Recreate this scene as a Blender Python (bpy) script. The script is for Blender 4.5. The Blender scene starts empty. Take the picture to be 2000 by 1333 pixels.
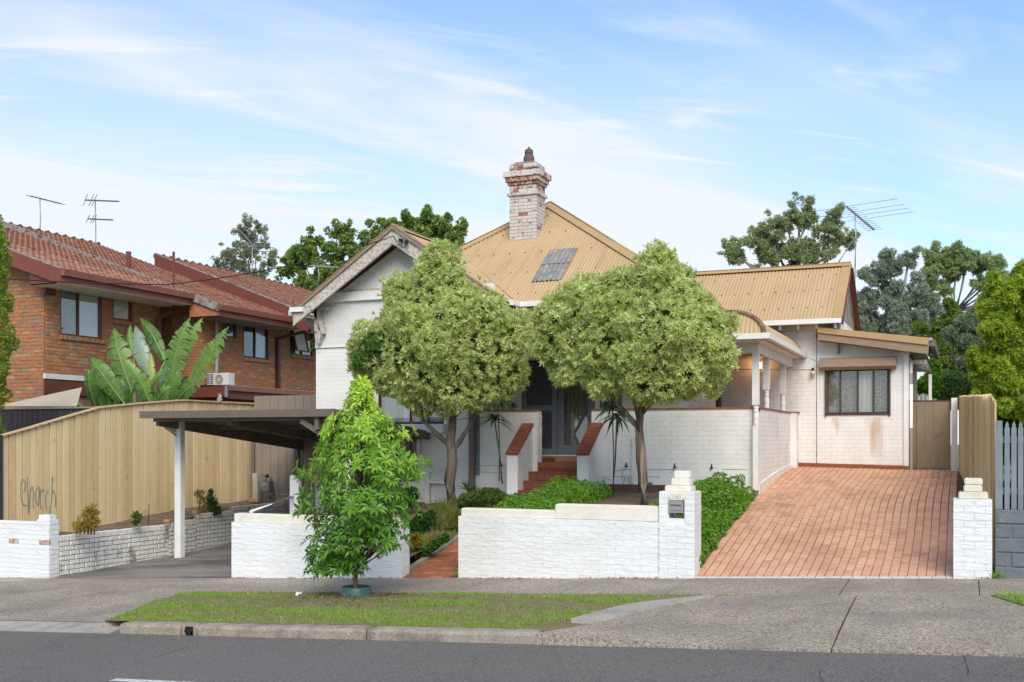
import bpy, bmesh, math, random
import numpy as np
from mathutils import Vector, Matrix
random.seed(7); np.random.seed(7)
R = math.radians
SC = bpy.context.scene
COL = SC.collection
# ------------------------------------------------------------------ camera
F = 2100.0; TH = R(22.9); SN = math.sin(TH); CS = math.cos(TH); CH = 1.85; HY = 860.0
cam_d = bpy.data.cameras.new('camera'); cam = bpy.data.objects.new('camera', cam_d); COL.objects.link(cam)
cam.location = (0, 0, CH); cam.rotation_euler = (R(90), 0, TH)
cam_d.sensor_width = 36; cam_d.lens = F / 2000 * 36; cam_d.shift_y = (HY - 666.5) / 2000
cam_d.clip_start = 0.1; cam_d.clip_end = 2000
SC.camera = cam
# ------------------------------------------------------------------ sky and sun
SUN_DIR = Vector((0.38, -0.68, 0.66)).normalized()      # towards the sun
sun_el = math.asin(SUN_DIR.z); sun_az = math.atan2(SUN_DIR.x, SUN_DIR.y)
W_ = bpy.data.worlds.new('World'); SC.world = W_; W_.use_nodes = True
nt = W_.node_tree; N = nt.nodes; L = nt.links
for n in list(N): N.remove(n)
out = N.new('ShaderNodeOutputWorld'); bg = N.new('ShaderNodeBackground'); L.new(bg.outputs[0], out.inputs[0])
sky = N.new('ShaderNodeTexSky'); sky.sky_type = 'NISHITA'; sky.sun_disc = False
sky.sun_elevation = sun_el; sky.sun_rotation = sun_az; sky.air_density = 1.0; sky.dust_density = 0.6; sky.ozone_density = 1.4
tc = N.new('ShaderNodeTexCoord')
sep = N.new('ShaderNodeSeparateXYZ'); L.new(tc.outputs['Generated'], sep.inputs[0])
def M(op, a, b=None, c=None, clamp=False):
    m = N.new('ShaderNodeMath'); m.operation = op; m.use_clamp = clamp
    for i, v in enumerate((a, b, c)):
        if v is None: continue
        if isinstance(v, (int, float)): m.inputs[i].default_value = v
        else: L.new(v, m.inputs[i])
    return m.outputs[0]
zz = M('ADD', M('MAXIMUM', sep.outputs[2], 0.0), 0.16)
px = M('DIVIDE', sep.outputs[0], zz); py = M('DIVIDE', sep.outputs[1], zz)
cmb = N.new('ShaderNodeCombineXYZ'); L.new(px, cmb.inputs[0]); L.new(py, cmb.inputs[1])
def cloud(rot, sx, sy, scale, detail, dist, lo, hi, off=(0, 0, 0)):
    mp = N.new('ShaderNodeMapping'); mp.vector_type = 'TEXTURE'; mp.inputs['Rotation'].default_value = (0, 0, R(rot)); mp.inputs['Scale'].default_value = (1 / sx, 1 / sy, 1)
    mp.inputs['Location'].default_value = off
    L.new(cmb.outputs[0], mp.inputs[0])
    no = N.new('ShaderNodeTexNoise'); no.inputs['Scale'].default_value = scale; no.inputs['Detail'].default_value = detail
    no.inputs['Roughness'].default_value = .55; no.inputs['Distortion'].default_value = dist; L.new(mp.outputs[0], no.inputs[0])
    mr = N.new('ShaderNodeMapRange'); mr.interpolation_type = 'SMOOTHSTEP'; L.new(no.outputs[0], mr.inputs[0])
    mr.inputs[1].default_value = lo; mr.inputs[2].default_value = hi
    return mr.outputs[0]
c1 = cloud(50, .34, 1.15, 1.1, 7, 1.7, .46, .74, (3.6, 1.1, 0))
c2 = cloud(40, .62, 2.3, 2.0, 7, 2.0, .50, .78, (8.3, 2.2, 0))
c3 = cloud(58, .5, .9, .7, 3, .3, .30, .66, (1.0, 5.0, 0))
veil = M('MULTIPLY', c3, .48)
streak = M('MULTIPLY', M('ADD', M('MULTIPLY', c1, .85), M('MULTIPLY', c2, .70)), M('ADD', M('MULTIPLY', c3, .75), .25))
hz = M('MULTIPLY', M('POWER', M('SUBTRACT', 1.0, M('MAXIMUM', sep.outputs[2], 0.0)), 3.5), .50)
fac = M('MINIMUM', M('ADD', M('ADD', veil, streak), hz), .93)
mix = N.new('ShaderNodeMix'); mix.data_type = 'RGBA'
L.new(fac, mix.inputs['Factor'])
gain = N.new('ShaderNodeMix'); gain.data_type = 'RGBA'; gain.blend_type = 'MULTIPLY'; gain.inputs['Factor'].default_value = 1
L.new(sky.outputs[0], gain.inputs['A']); gain.inputs['B'].default_value = (.46, .65, .82, 1)
L.new(gain.outputs['Result'], mix.inputs['A'])
mix.inputs['B'].default_value = (3.05, 3.12, 3.2, 1)
L.new(mix.outputs['Result'], bg.inputs[0]); bg.inputs[1].default_value = 0.12
sd = bpy.data.lights.new('sun', 'SUN'); sd.energy = 1.36; sd.angle = R(38); sd.color = (1, .91, .77)
sun = bpy.data.objects.new('sun', sd); COL.objects.link(sun)
sun.rotation_euler = SUN_DIR.to_track_quat('Z', 'Y').to_euler(); sun.location = (5, -10, 20)
SC.view_settings.view_transform = 'Standard'; SC.view_settings.look = 'None'
SC.view_settings.exposure = 1.34; SC.view_settings.gamma = 1; SC.view_settings.use_curve_mapping = False

# ------------------------------------------------------------------ survey helpers (pixel of the photo -> point on a known plane)
def ray(u, v):
    r = (u - 1000) / F
    return Vector((-SN + r * CS, CS + r * SN, (HY - v) / F))
CAM = Vector((0, 0, CH))
def PY(u, v, Y): d = ray(u, v); return CAM + d * (Y / d.y)
def PX(u, v, X): d = ray(u, v); return CAM + d * (X / d.x)
def PZ(u, v, Z): d = ray(u, v); return CAM + d * ((Z - CH) / d.z)
SA, SB, SCX, YF = 0.168, 0.05, 0.025, 14.2
def sz(x, y): return SA + SB * x + SCX * (y - YF)           # street / footpath surface
def PS(u, v, dz=0.0):
    d = ray(u, v); k = (CH - SA + SCX * YF - dz) / (SB * d.x + SCX * d.y - d.z)
    return CAM + d * k

# ------------------------------------------------------------------ object helpers
WO = {}
def tag(o, label=None, cat=None, group=None, kind=None):
    if label: o['label'] = label
    if cat: o['category'] = cat
    if group: o['group'] = group
    if kind: o['kind'] = kind
    return o
def thing(name, loc, label, cat, group=None):
    o = bpy.data.objects.new(name, None); COL.objects.link(o); o.location = loc; o.empty_display_size = .2
    WO[o] = Vector(loc); return tag(o, label, cat, group)
def link(name, me, parent=None, kind=None, label=None):
    o = bpy.data.objects.new(name, me); COL.objects.link(o)
    if parent is not None: o.parent = parent; o.location = -WO[parent]
    WO[o] = Vector((0, 0, 0))
    return tag(o, label, None, None, kind)
def rot_of(d, up=Vector((0, 0, 1))):
    d = d.normalized(); x = d.cross(up)
    if x.length < 1e-4: x = Vector((1, 0, 0))
    x.normalize(); y = x.cross(d).normalized()
    return x, y
class MB:
    def __init__(s): s.v = []; s.f = []; s.m = []; s.mi = 0; s.sm = []
    def add(s, vs, fs, smooth=False):
        b = len(s.v); s.v += [tuple(p) for p in vs]
        for f in fs: s.f.append(tuple(b + i for i in f)); s.m.append(s.mi); s.sm.append(smooth)
        return s
    def box(s, a, b):
        x0, x1 = sorted((a[0], b[0])); y0, y1 = sorted((a[1], b[1])); z0, z1 = sorted((a[2], b[2]))
        v = [(x, y, z) for z in (z0, z1) for y in (y0, y1) for x in (x0, x1)]
        return s.add(v, [(0, 2, 3, 1), (4, 5, 7, 6), (0, 1, 5, 4), (2, 6, 7, 3), (0, 4, 6, 2), (1, 3, 7, 5)])
    def obox(s, c, ax, ay, az):       # oriented box, half axes
        c = Vector(c); v = []
        for k in (-1, 1):
            for j in (-1, 1):
                for i in (-1, 1): v.append(c + ax * i + ay * j + az * k)
        return s.add(v, [(0, 2, 3, 1), (4, 5, 7, 6), (0, 1, 5, 4), (2, 6, 7, 3), (0, 4, 6, 2), (1, 3, 7, 5)])
    def beam(s, p, q, w, h, up=Vector((0, 0, 1))):      # bar from p to q, width w, height h
        p = Vector(p); q = Vector(q); d = (q - p); x, y = rot_of(d, up)
        return s.obox((p + q) / 2, d / 2, x * w / 2, y * h / 2)
    def tube(s, pts, rad, n=8, cap=True, smooth=True):
        pts = [Vector(p) for p in pts]; b = len(s.v); m = len(pts)
        if isinstance(rad, (int, float)): rad = [rad] * m
        px_ = None
        for i, p in enumerate(pts):
            d = (pts[min(i + 1, m - 1)] - pts[max(i - 1, 0)])
            if d.length < 1e-6: d = Vector((0, 0, 1))
            d.normalize()
            if px_ is None: x, y = rot_of(d)
            else:
                x = (px_ - d * px_.dot(d)).normalized(); y = d.cross(x)
            px_ = x
            for j in range(n):
                a = 2 * math.pi * j / n; s.v.append(tuple(p + (x * math.cos(a) + y * math.sin(a)) * rad[i]))
        for i in range(m - 1):
            for j in range(n):
                k = (j + 1) % n; s.f.append((b + i * n + j, b + i * n + k, b + (i + 1) * n + k, b + (i + 1) * n + j)); s.m.append(s.mi); s.sm.append(smooth)
        if cap:
            s.f.append(tuple(b + j for j in range(n))[::-1]); s.m.append(s.mi); s.sm.append(False)
            s.f.append(tuple(b + (m - 1) * n + j for j in range(n))); s.m.append(s.mi); s.sm.append(False)
        return s
    def lathe(s, c, prof, n=16, sx=1, sy=1):            # prof: (radius, z)
        c = Vector(c); b = len(s.v); m = len(prof)
        for r, z in prof:
            for j in range(n):
                a = 2 * math.pi * j / n; s.v.append((c.x + r * sx * math.cos(a), c.y + r * sy * math.sin(a), c.z + z))
        for i in range(m - 1):
            for j in range(n):
                k = (j + 1) % n; s.f.append((b + i * n + j, b + i * n + k, b + (i + 1) * n + k, b + (i + 1) * n + j)); s.m.append(s.mi); s.sm.append(True)
        s.f.append(tuple(b + (m - 1) * n + j for j in range(n))); s.m.append(s.mi); s.sm.append(False)
        return s
    def prism(s, poly, d):                               # polygon (3D pts) extruded by vector d
        n = len(poly); poly = [Vector(p) for p in poly]; d = Vector(d)
        fs = [tuple(range(n)), tuple(range(2 * n - 1, n - 1, -1))] + [(i, i + n, (i + 1) % n + n, (i + 1) % n) for i in range(n)]
        return s.add(poly + [p + d for p in poly], fs)
    def sweep(s, prof, pts, nrm=None):                   # prof (a,b) in plane (side, up) swept along pts
        b = len(s.v); m = len(pts); n = len(prof); pts = [Vector(p) for p in pts]
        for i, p in enumerate(pts):
            d0 = (pts[i] - pts[i - 1]).normalized() if i else (pts[1] - pts[0]).normalized()
            d1 = (pts[i + 1] - pts[i]).normalized() if i < m - 1 else d0
            d = (d0 + d1).normalized(); x = d.cross(Vector((0, 0, 1))).normalized(); up = x.cross(d).normalized()
            k = 1 / max(.3, d.dot(d0))
            for a, c in prof: s.v.append(tuple(p + x * a * k + up * c))
        for i in range(m - 1):
            for j in range(n):
                k = (j + 1) % n; s.f.append((b + i * n + j, b + i * n + k, b + (i + 1) * n + k, b + (i + 1) * n + j)); s.m.append(s.mi); s.sm.append(False)
        s.f.append(tuple(b + j for j in range(n))[::-1]); s.m.append(s.mi); s.sm.append(False)
        s.f.append(tuple(b + (m - 1) * n + j for j in range(n))); s.m.append(s.mi); s.sm.append(False)
        return s
    def build(s, name, mats, parent=None, kind=None, label=None, bevel=0):
        me = bpy.data.meshes.new(name); me.from_pydata(s.v, [], s.f)
        if not isinstance(mats, (list, tuple)): mats = [mats]
        for m in mats: me.materials.append(m)
        me.polygons.foreach_set('material_index', s.m); me.polygons.foreach_set('use_smooth', s.sm)
        bm = bmesh.new(); bm.from_mesh(me); bmesh.ops.recalc_face_normals(bm, faces=bm.faces)
        if bevel: bmesh.ops.bevel(bm, geom=list(bm.edges), offset=bevel, segments=2, affect='EDGES', clamp_overlap=True)
        bm.to_mesh(me); bm.free(); me.update()
        return link(name, me, parent, kind, label)
def fast_mesh(name, V, Fc, nper, mats, midx=None, tint=None, smooth=False):
    """V (n,3) array, Fc (m,nper) array"""
    me = bpy.data.meshes.new(name); nv = len(V); nf = len(Fc)
    me.vertices.add(nv); me.vertices.foreach_set('co', V.astype(np.float32).ravel())
    me.loops.add(nf * nper); me.loops.foreach_set('vertex_index', Fc.astype(np.int32).ravel())
    me.polygons.add(nf); me.polygons.foreach_set('loop_start', (np.arange(nf) * nper).astype(np.int32))
    for m in mats: me.materials.append(m)
    if midx is not None: me.polygons.foreach_set('material_index', midx.astype(np.int32))
    me.polygons.foreach_set('use_smooth', np.full(nf, bool(smooth)))
    if tint is not None:
        a = me.attributes.new('tint', 'FLOAT', 'FACE'); a.data.foreach_set('value', tint.astype(np.float32))
    me.update(calc_edges=True); me.validate()
    return me
# a unit piece (brick, tile, paver, board): chamfered on its outer (+Z) side; local box -.5...5
def piece_template(ch=0.06):
    h = .5; i = .5 - ch
    v = [(-h, -h, -h), (h, -h, -h), (h, h, -h), (-h, h, -h), (-h, -h, h - .12), (h, -h, h - .12), (h, h, h - .12), (-h, h, h - .12),
         (-i, -i, h), (i, -i, h), (i, i, h), (-i, i, h)]
    q = [(8, 9, 10, 11), (4, 5, 9, 8), (5, 6, 10, 9), (6, 7, 11, 10), (7, 4, 8, 11), (0, 1, 5, 4), (1, 2, 6, 5), (2, 3, 7, 6), (3, 0, 4, 7)]
    return np.array(v), np.array(q)
PT = piece_template(); PTW = piece_template(.007)
def pieces(parent, name, items, mats, limit=300, stuff_name=None, tmpl=None, label=None):
    """items: (centre, xaxis*len, yaxis*len, zaxis*depth, material index). nearest ones are objects, the rest one stuff part"""
    tv, tq = tmpl if tmpl is not None else PT
    items = sorted(items, key=lambda it: (Vector(it[0]) - CAM).length)
    near = items[:limit]; far = items[limit:]
    shared = {}
    for c, ax, ay, az, mi in near:
        if mi not in shared:
            me = bpy.data.meshes.new(name); me.from_pydata([tuple(p) for p in tv], [], [tuple(int(i) for i in f) for f in tq]); me.materials.append(mats[mi]); shared[mi] = me
        o = bpy.data.objects.new(name, shared[mi]); COL.objects.link(o); o.parent = parent
        m = Matrix(((ax[0], ay[0], az[0], c[0] - WO[parent].x), (ax[1], ay[1], az[1], c[1] - WO[parent].y), (ax[2], ay[2], az[2], c[2] - WO[parent].z), (0, 0, 0, 1)))
        o.matrix_basis = m
        if label: o['label'] = label
    if far:
        C = np.array([list(i[0]) for i in far]); X = np.array([list(i[1]) for i in far]); Y = np.array([list(i[2]) for i in far]); Z = np.array([list(i[3]) for i in far])
        mi = np.array([i[4] for i in far])
        V = C[:, None, :] + tv[None, :, 0:1] * X[:, None, :] + tv[None, :, 1:2] * Y[:, None, :] + tv[None, :, 2:3] * Z[:, None, :]
        n = len(far); m = len(tv)
        Q = tq[None] + (np.arange(n) * m)[:, None, None]
        me = fast_mesh(stuff_name or name + 'work', V.reshape(-1, 3), Q.reshape(-1, 4), 4, mats, np.repeat(mi, len(tq)))
        link(stuff_name or name + 'work', me, parent, 'stuff')
def brick_items(O, U, Nn, length, z0, z1, zstep=.086, blen=.24, holes=(), nm=1, gap=.010, depth=.09, jit=.003, top=None, weights=None, batter=0, bot=None):
    """bricks on a vertical face: O corner, U horizontal unit, Nn outward normal"""
    O = Vector(O); U = Vector(U); Nn = Vector(Nn); out_ = []
    rows = int((z1 - z0) / zstep + .02)
    for r in range(rows):
        z = z0 + (r + .5) * zstep; u = -blen / 2 if r % 2 else 0.0
        while u < length - .02:
            a = max(u, 0); b = min(u + blen, length); u += blen
            if b - a < .04: continue
            segs = [(a, b)]
            for (h0, h1, hz0, hz1) in holes:
                if hz0 < z + zstep * .4 and hz1 > z - zstep * .4:
                    ns = []
                    for s0, s1 in segs:
                        if s1 <= h0 or s0 >= h1: ns.append((s0, s1)); continue
                        if s0 < h0: ns.append((s0, h0))
                        if s1 > h1: ns.append((h1, s1))
                    segs = ns
            for s0, s1 in segs:
                if s1 - s0 < .03: continue
                mid = (s0 + s1) / 2
                if top and z + zstep * .5 > top(mid): continue
                if bot and z + zstep * .5 < bot(mid): continue
                d = depth + random.uniform(-jit, jit)
                c = O + U * mid + Vector((0, 0, z)) - Nn * (depth * .5 - (d - depth)) 
                c.z = z
                mi = random.choices(range(nm), weights)[0] if nm > 1 else 0
                out_.append((c, U * (s1 - s0 - gap), Vector((0, 0, 1)) * (zstep - gap), Nn * depth, mi))
    return out_
def sheet(parent, name, O, U, length, z0, z1, holes, mat, Nn=None, back=.012, kind=None, topfn=None, mb=None):
    """vertical sheet with rectangular holes"""
    O = Vector(O); U = Vector(U); xs = sorted({0, length} | {h[0] for h in holes} | {h[1] for h in holes}); zs = sorted({z0, z1} | {h[2] for h in holes} | {h[3] for h in holes})
    xs = [x for x in xs if 0 <= x <= length]; zs = [z for z in zs if z0 <= z <= z1]
    own = mb is None; mb = mb or MB(); off = -(Nn * back) if Nn else Vector((0, 0, 0))
    for i in range(len(xs) - 1):
        for j in range(len(zs) - 1):
            cx = (xs[i] + xs[i + 1]) / 2; cz = (zs[j] + zs[j + 1]) / 2
            if any(h[0] < cx < h[1] and h[2] < cz < h[3] for h in holes): continue
            P = [O + U * xs[i] + off, O + U * xs[i + 1] + off]
            mb.add([(P[0].x, P[0].y, zs[j]), (P[1].x, P[1].y, zs[j]), (P[1].x, P[1].y, zs[j + 1]), (P[0].x, P[0].y, zs[j + 1])], [(0, 1, 2, 3)])
    # reveals of the holes
    if Nn:
        for h in holes:
            a = O + U * h[0] + off; b = O + U * h[1] + off; dn = -Nn * .12
            c4 = [Vector((a.x, a.y, h[2])), Vector((b.x, b.y, h[2])), Vector((b.x, b.y, h[3])), Vector((a.x, a.y, h[3]))]
            for k in range(4):
                p, q = c4[k], c4[(k + 1) % 4]; mb.add([p, q, q + dn, p + dn], [(0, 1, 2, 3)])
    if own: return mb.build(name, mat, parent, kind)
    return mb

# ------------------------------------------------------------------ materials
MT = {}
def mat(name, col, col2=None, scale=3.0, rough=.8, bump=0.0, bscale=40.0, dirt=None, dscale=.7, damt=.5, spec=.3, detail=5, stretch=(1, 1, 1), metal=0.0, d_lo=.5, d_hi=.7, dstretch=(1, 1, 1), fine=0.0, fscale=150):
    m = bpy.data.materials.new(name); m.use_nodes = True; t = m.node_tree; n = t.nodes; l = t.links
    b = n['Principled BSDF']; b.inputs['Roughness'].default_value = rough; b.inputs['Specular IOR Level'].default_value = spec; b.inputs['Metallic'].default_value = metal
    g = n.new('ShaderNodeNewGeometry')
    def noise(sc, st, det=5, rgh=.6):
        mp = n.new('ShaderNodeMapping'); mp.inputs['Scale'].default_value = st; l.new(g.outputs['Position'], mp.inputs[0])
        no = n.new('ShaderNodeTexNoise'); no.inputs['Scale'].default_value = sc; no.inputs['Detail'].default_value = det; no.inputs['Roughness'].default_value = rgh
        l.new(mp.outputs[0], no.inputs[0]); return no.outputs[0]
    def ramp(x, lo, hi):
        r = n.new('ShaderNodeMapRange'); r.inputs[1].default_value = lo; r.inputs[2].default_value = hi; l.new(x, r.inputs[0]); return r.outputs[0]
    def mixc(f, a, b_):
        x = n.new('ShaderNodeMix'); x.data_type = 'RGBA'
        if isinstance(f, float): x.inputs['Factor'].default_value = f
        else: l.new(f, x.inputs['Factor'])
        for s_, val in (('A', a), ('B', b_)):
            if isinstance(val, tuple): x.inputs[s_].default_value = (*val, 1)
            else: l.new(val, x.inputs[s_])
        return x.outputs['Result']
    c = col
    if col2: c = mixc(ramp(noise(scale, stretch, detail), .33, .67), col, col2)
    if fine:
        k = n.new('ShaderNodeMix'); k.data_type = 'RGBA'; k.blend_type = 'MULTIPLY'; k.inputs['Factor'].default_value = 1
        if isinstance(c, tuple): k.inputs['A'].default_value = (*c, 1)
        else: l.new(c, k.inputs['A'])
        gr = n.new('ShaderNodeMapRange'); gr.inputs[1].default_value = .38; gr.inputs[2].default_value = .62; gr.inputs[3].default_value = 1 - fine; gr.inputs[4].default_value = 1 + fine
        l.new(noise(fscale, (1, 1, 1), 3, .8), gr.inputs[0]); l.new(gr.outputs[0], k.inputs['B']); c = k.outputs['Result']
    if dirt:
        f = ramp(noise(dscale, dstretch, 6, .65), d_lo, d_hi); mu = n.new('ShaderNodeMath'); mu.operation = 'MULTIPLY'; mu.inputs[1].default_value = damt; l.new(f, mu.inputs[0])
        c = mixc(mu.outputs[0], c, dirt)
    if isinstance(c, tuple): b.inputs['Base Color'].default_value = (*c, 1)
    else: l.new(c, b.inputs['Base Color'])
    if bump:
        bp = n.new('ShaderNodeBump'); bp.inputs['Strength'].default_value = 1.0; bp.inputs['Distance'].default_value = bump
        l.new(noise(bscale, stretch, 4), bp.inputs['Height']); l.new(bp.outputs[0], b.inputs['Normal'])
    MT[name] = m; return m
def leafmat(name, c1, c2, c3=None, rough=.5, trans=.35, spec=.35):
    m = bpy.data.materials.new(name); m.use_nodes = True; t = m.node_tree; n = t.nodes; l = t.links
    b = n['Principled BSDF']; b.inputs['Roughness'].default_value = rough; b.inputs['Specular IOR Level'].default_value = spec
    at = n.new('ShaderNodeAttribute'); at.attribute_name = 'tint'
    rp = n.new('ShaderNodeValToRGB'); l.new(at.outputs['Fac'], rp.inputs[0])
    e = rp.color_ramp.elements; e[0].position = 0; e[0].color = (*c1, 1); e[1].position = .75 if c3 else 1; e[1].color = (*c2, 1)
    if c3: x = rp.color_ramp.elements.new(1.0); x.color = (*c3, 1)
    l.new(rp.outputs[0], b.inputs['Base Color'])
    tr = n.new('ShaderNodeBsdfTranslucent'); l.new(rp.outputs[0], tr.inputs[0]); trans = min(.5, trans + .1)
    ms = n.new('ShaderNodeMixShader'); ms.inputs[0].default_value = trans
    l.new(b.outputs[0], ms.inputs[1]); l.new(tr.outputs[0], ms.inputs[2]); l.new(ms.outputs[0], n['Material Output'].inputs[0])
    MT[name] = m; return m
white = mat('white_paint', (.77, .76, .73), (.69, .675, .64), 2.2, .75, .004, 30, dirt=(.34, .31, .26), dscale=1.3, damt=.35, d_lo=.52, d_hi=.75, dstretch=(1, 1, .6))
white_front = mat('fence_white_paint', (.77, .775, .775), (.70, .70, .69), 1.7, .8, .016, 11, stretch=(.7, .7, 2.2), dirt=(.42, .40, .33), dscale=1.0, damt=.28, d_lo=.55, d_hi=.75)
white_cap = mat('coping_cream_paint', (.77, .735, .65), (.69, .65, .555), 3, .8, .008, 22, dirt=(.38, .34, .25), dscale=2.2, damt=.35)
white_grey = mat('veranda_white_paint', (.76, .745, .705), (.67, .655, .615), 2.0, .8, .006, 26, dirt=(.32, .29, .24), dscale=1.6, damt=.4, dstretch=(1, 1, .4))
render_wh = mat('roughcast', (.80, .785, .75), (.73, .71, .67), 5, .9, .03, 38, dirt=(.42, .39, .34), dscale=.9, damt=.25)
white_old = mat('old_white_brick_paint', (.76, .74, .69), (.66, .63, .57), 6, .85, .006, 35, dirt=(.16, .145, .12), dscale=2.6, damt=.75, d_lo=.59, d_hi=.68, dstretch=(1, 1, .5))
mortar_dark = mat('dirty_mortar', (.17, .15, .125), (.30, .28, .24), 7, .95)
mortar_red = mat('tan_mortar', (.30, .21, .13), (.23, .16, .10), 6, .95, .004, 60)
trim_white = mat('trim_white', (.77, .76, .73), (.69, .68, .64), 4, .6)
trim_worn = mat('weathered_white_timber', (.46, .41, .36), (.64, .60, .55), 9, .8, .01, 30, dirt=(.22, .175, .14), dscale=16, damt=.7, d_lo=.47, d_hi=.62, stretch=(.6, .6, 3))
roof_tan = mat('tan_roof_sheet', (.50, .345, .185), (.45, .31, .16), 1.2, .55, dirt=(.30, .185, .09), dscale=1.6, damt=.5, d_lo=.52, d_hi=.75, spec=.4, dstretch=(4.5, .45, .45))
roof_cap = mat('tan_roof_flashing', (.46, .305, .145), (.41, .27, .125), 2, .55)
brown_fascia = mat('brown_fascia', (.30, .215, .145), (.25, .18, .12), 4, .6, .002, 40, stretch=(1, 1, 6))
brown_dark = mat('dark_brown_paint', (.075, .05, .038), (.055, .038, .03), 4, .5)
taupe = mat('taupe_metal', (.165, .135, .11), (.14, .115, .092), 3, .5)
taupe_dk = mat('underside_timber', (.20, .17, .145), (.14, .12, .10), 5, .8, .004, 30)
maroon = mat('maroon_paint', (.165, .05, .035), (.13, .037, .028), 3, .45, dirt=(.25, .13, .10), dscale=3, damt=.3)
maroon_dk = mat('maroon_dark_frame', (.08, .025, .02), (.06, .02, .016), 3, .4)
soffit = mat('cream_soffit', (.78, .75, .67), (.70, .67, .60), 3, .7)
galv = mat('galvanised_steel', (.40, .41, .42), (.30, .31, .32), 8, .4, metal=.4)
gunmetal = mat('antenna_metal', (.22, .22, .22), (.16, .15, .145), 8, .5, metal=.4)
lead_grey = mat('weathered_barge', (.33, .30, .27), (.20, .17, .15), 4, .8, dirt=(.06, .04, .035), dscale=5, damt=.8, d_lo=.52, d_hi=.62)
BR = [mat('brick_orange', (.52, .20, .075), (.42, .155, .06), 12, .9, .004, 60, dirt=(.12, .06, .04), dscale=9, damt=.4), mat('brick_red', (.46, .18, .095), (.38, .145, .08), 12, .9, .004, 60, dirt=(.11, .06, .045), dscale=9, damt=.45),
      mat('brick_brown', (.35, .18, .105), (.28, .145, .09), 12, .9, .004, 60), mat('brick_tan', (.50, .28, .15), (.42, .225, .11), 12, .9, .004, 60, dirt=(.16, .08, .05), dscale=8, damt=.4), mat('brick_olive', (.34, .22, .13), (.27, .175, .105), 12, .9, .004, 60)]
TILE = [mat('roof_tile_terracotta', (.37, .175, .11), (.31, .145, .09), 7, .8, .004, 50, dirt=(.16, .08, .055), dscale=3, damt=.4), mat('roof_tile_pink', (.43, .225, .15), (.36, .18, .12), 7, .8, .004, 50), mat('roof_tile_dark', (.27, .12, .075), (.22, .10, .07), 7, .8, .004, 50)]
PAV = [mat('paver_salmon', (.62, .345, .22), (.575, .31, .19), 5, .75, .002, 60, dirt=(.30, .17, .11), dscale=.8, damt=.55), mat('paver_light', (.66, .385, .25), (.61, .345, .215), 5, .75, .002, 60, dirt=(.33, .19, .13), dscale=.8, damt=.5), mat('paver_red', (.58, .305, .19), (.54, .275, .165), 5, .75, .002, 60, dirt=(.28, .15, .10), dscale=.8, damt=.55)]
PATHB = [mat('path_brick', (.38, .135, .065), (.30, .10, .05), 4, .85, .003, 50, dirt=(.13, .06, .04), dscale=3, damt=.4), mat('path_brick_light', (.46, .20, .10), (.38, .155, .08), 4, .85, .003, 50)]
pav_gap = mat('paver_joint', (.15, .085, .055), (.11, .06, .04), 5, .95)
strip_tile = mat('cream_strip_tile', (.62, .57, .50), (.53, .48, .42), 4, .7)
step_red = mat('step_tile', (.26, .085, .045), (.20, .065, .035), 5, .5, .002, 40)
cap_red = mat('red_brick_capping', (.31, .10, .05), (.24, .075, .04), 6, .7, .003, 50)
asphalt = mat('asphalt', (.180, .164, .147), (.152, .138, .124), .5, .9, .012, 160, dirt=(.16, .155, .15), dscale=.45, damt=.6, fine=.42, fscale=42, dstretch=(.25, 1, 1))
concrete = mat('footpath_concrete', (.38, .325, .258), (.305, .258, .202), .9, .9, .010, 140, dirt=(.185, .16, .135), dscale=.8, damt=.6, d_lo=.45, d_hi=.7, fine=.5, fscale=34)
conc_pale = mat('pale_concrete', (.40, .37, .325), (.33, .30, .26), 3, .9, .008, 90, dirt=(.20, .175, .145), dscale=3, damt=.5, fine=.25, fscale=80)
kerb_m = mat('kerb_stone', (.37, .315, .255), (.28, .24, .195), 5, .9, .012, 60, dirt=(.12, .10, .08), dscale=4, damt=.6, d_lo=.5, d_hi=.66, fine=.3, fscale=60)
slab_m = mat('stained_slab', (.29, .265, .235), (.20, .185, .168), .8, .85, .006, 60, dirt=(.05, .047, .045), dscale=.5, damt=.75, d_lo=.44, d_hi=.62, dstretch=(.6, 1.6, 1), fine=.25, fscale=50)
soil = mat('soil', (.125, .09, .06), (.20, .15, .10), 4, 1, .02, 40, fine=.4, fscale=60)
verge_soil = mat('verge_soil', (.24, .18, .11), (.18, .15, .075), 2.5, 1, .02, 40, dirt=(.16, .19, .05), dscale=1.5, damt=.6, d_lo=.4, d_hi=.6, fine=.35, fscale=50)
far_grass = mat('far_grass', (.10, .13, .05), (.16, .15, .08), .5, 1)
paling = [mat('paling_honey', (.72, .54, .30), (.64, .47, .25), 5, .8, .003, 25, stretch=(4, 4, .35), dirt=(.27, .165, .07), dscale=3.2, damt=.5, d_lo=.62, d_hi=.72), mat('paling_pale', (.76, .60, .35), (.69, .53, .30), 5, .8, .003, 25, stretch=(4, 4, .35), dirt=(.30, .19, .085), dscale=3.6, damt=.5, d_lo=.62, d_hi=.72),
          mat('paling_brown', (.66, .485, .26), (.59, .425, .22), 5, .8, .003, 25, stretch=(4, 4, .35), dirt=(.24, .145, .06), dscale=3.2, damt=.5, d_lo=.6, d_hi=.72)]
pal_grey = mat('paling_grey', (.30, .26, .21), (.20, .17, .135), 6, .9, .004, 25, stretch=(4, 4, .4))
black_wood = mat('black_stained_timber', (.035, .032, .034), (.055, .048, .05), 6, .8, .003, 25, stretch=(4, 4, .4))
reed = [mat('reed_gold', (.72, .53, .27), (.62, .44, .21), 8, .8, stretch=(4, 4, .3)), mat('reed_pale', (.80, .62, .35), (.70, .53, .28), 8, .8, stretch=(4, 4, .3)), mat('reed_brown', (.50, .34, .16), (.56, .39, .19), 8, .8, stretch=(4, 4, .3))]
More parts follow.
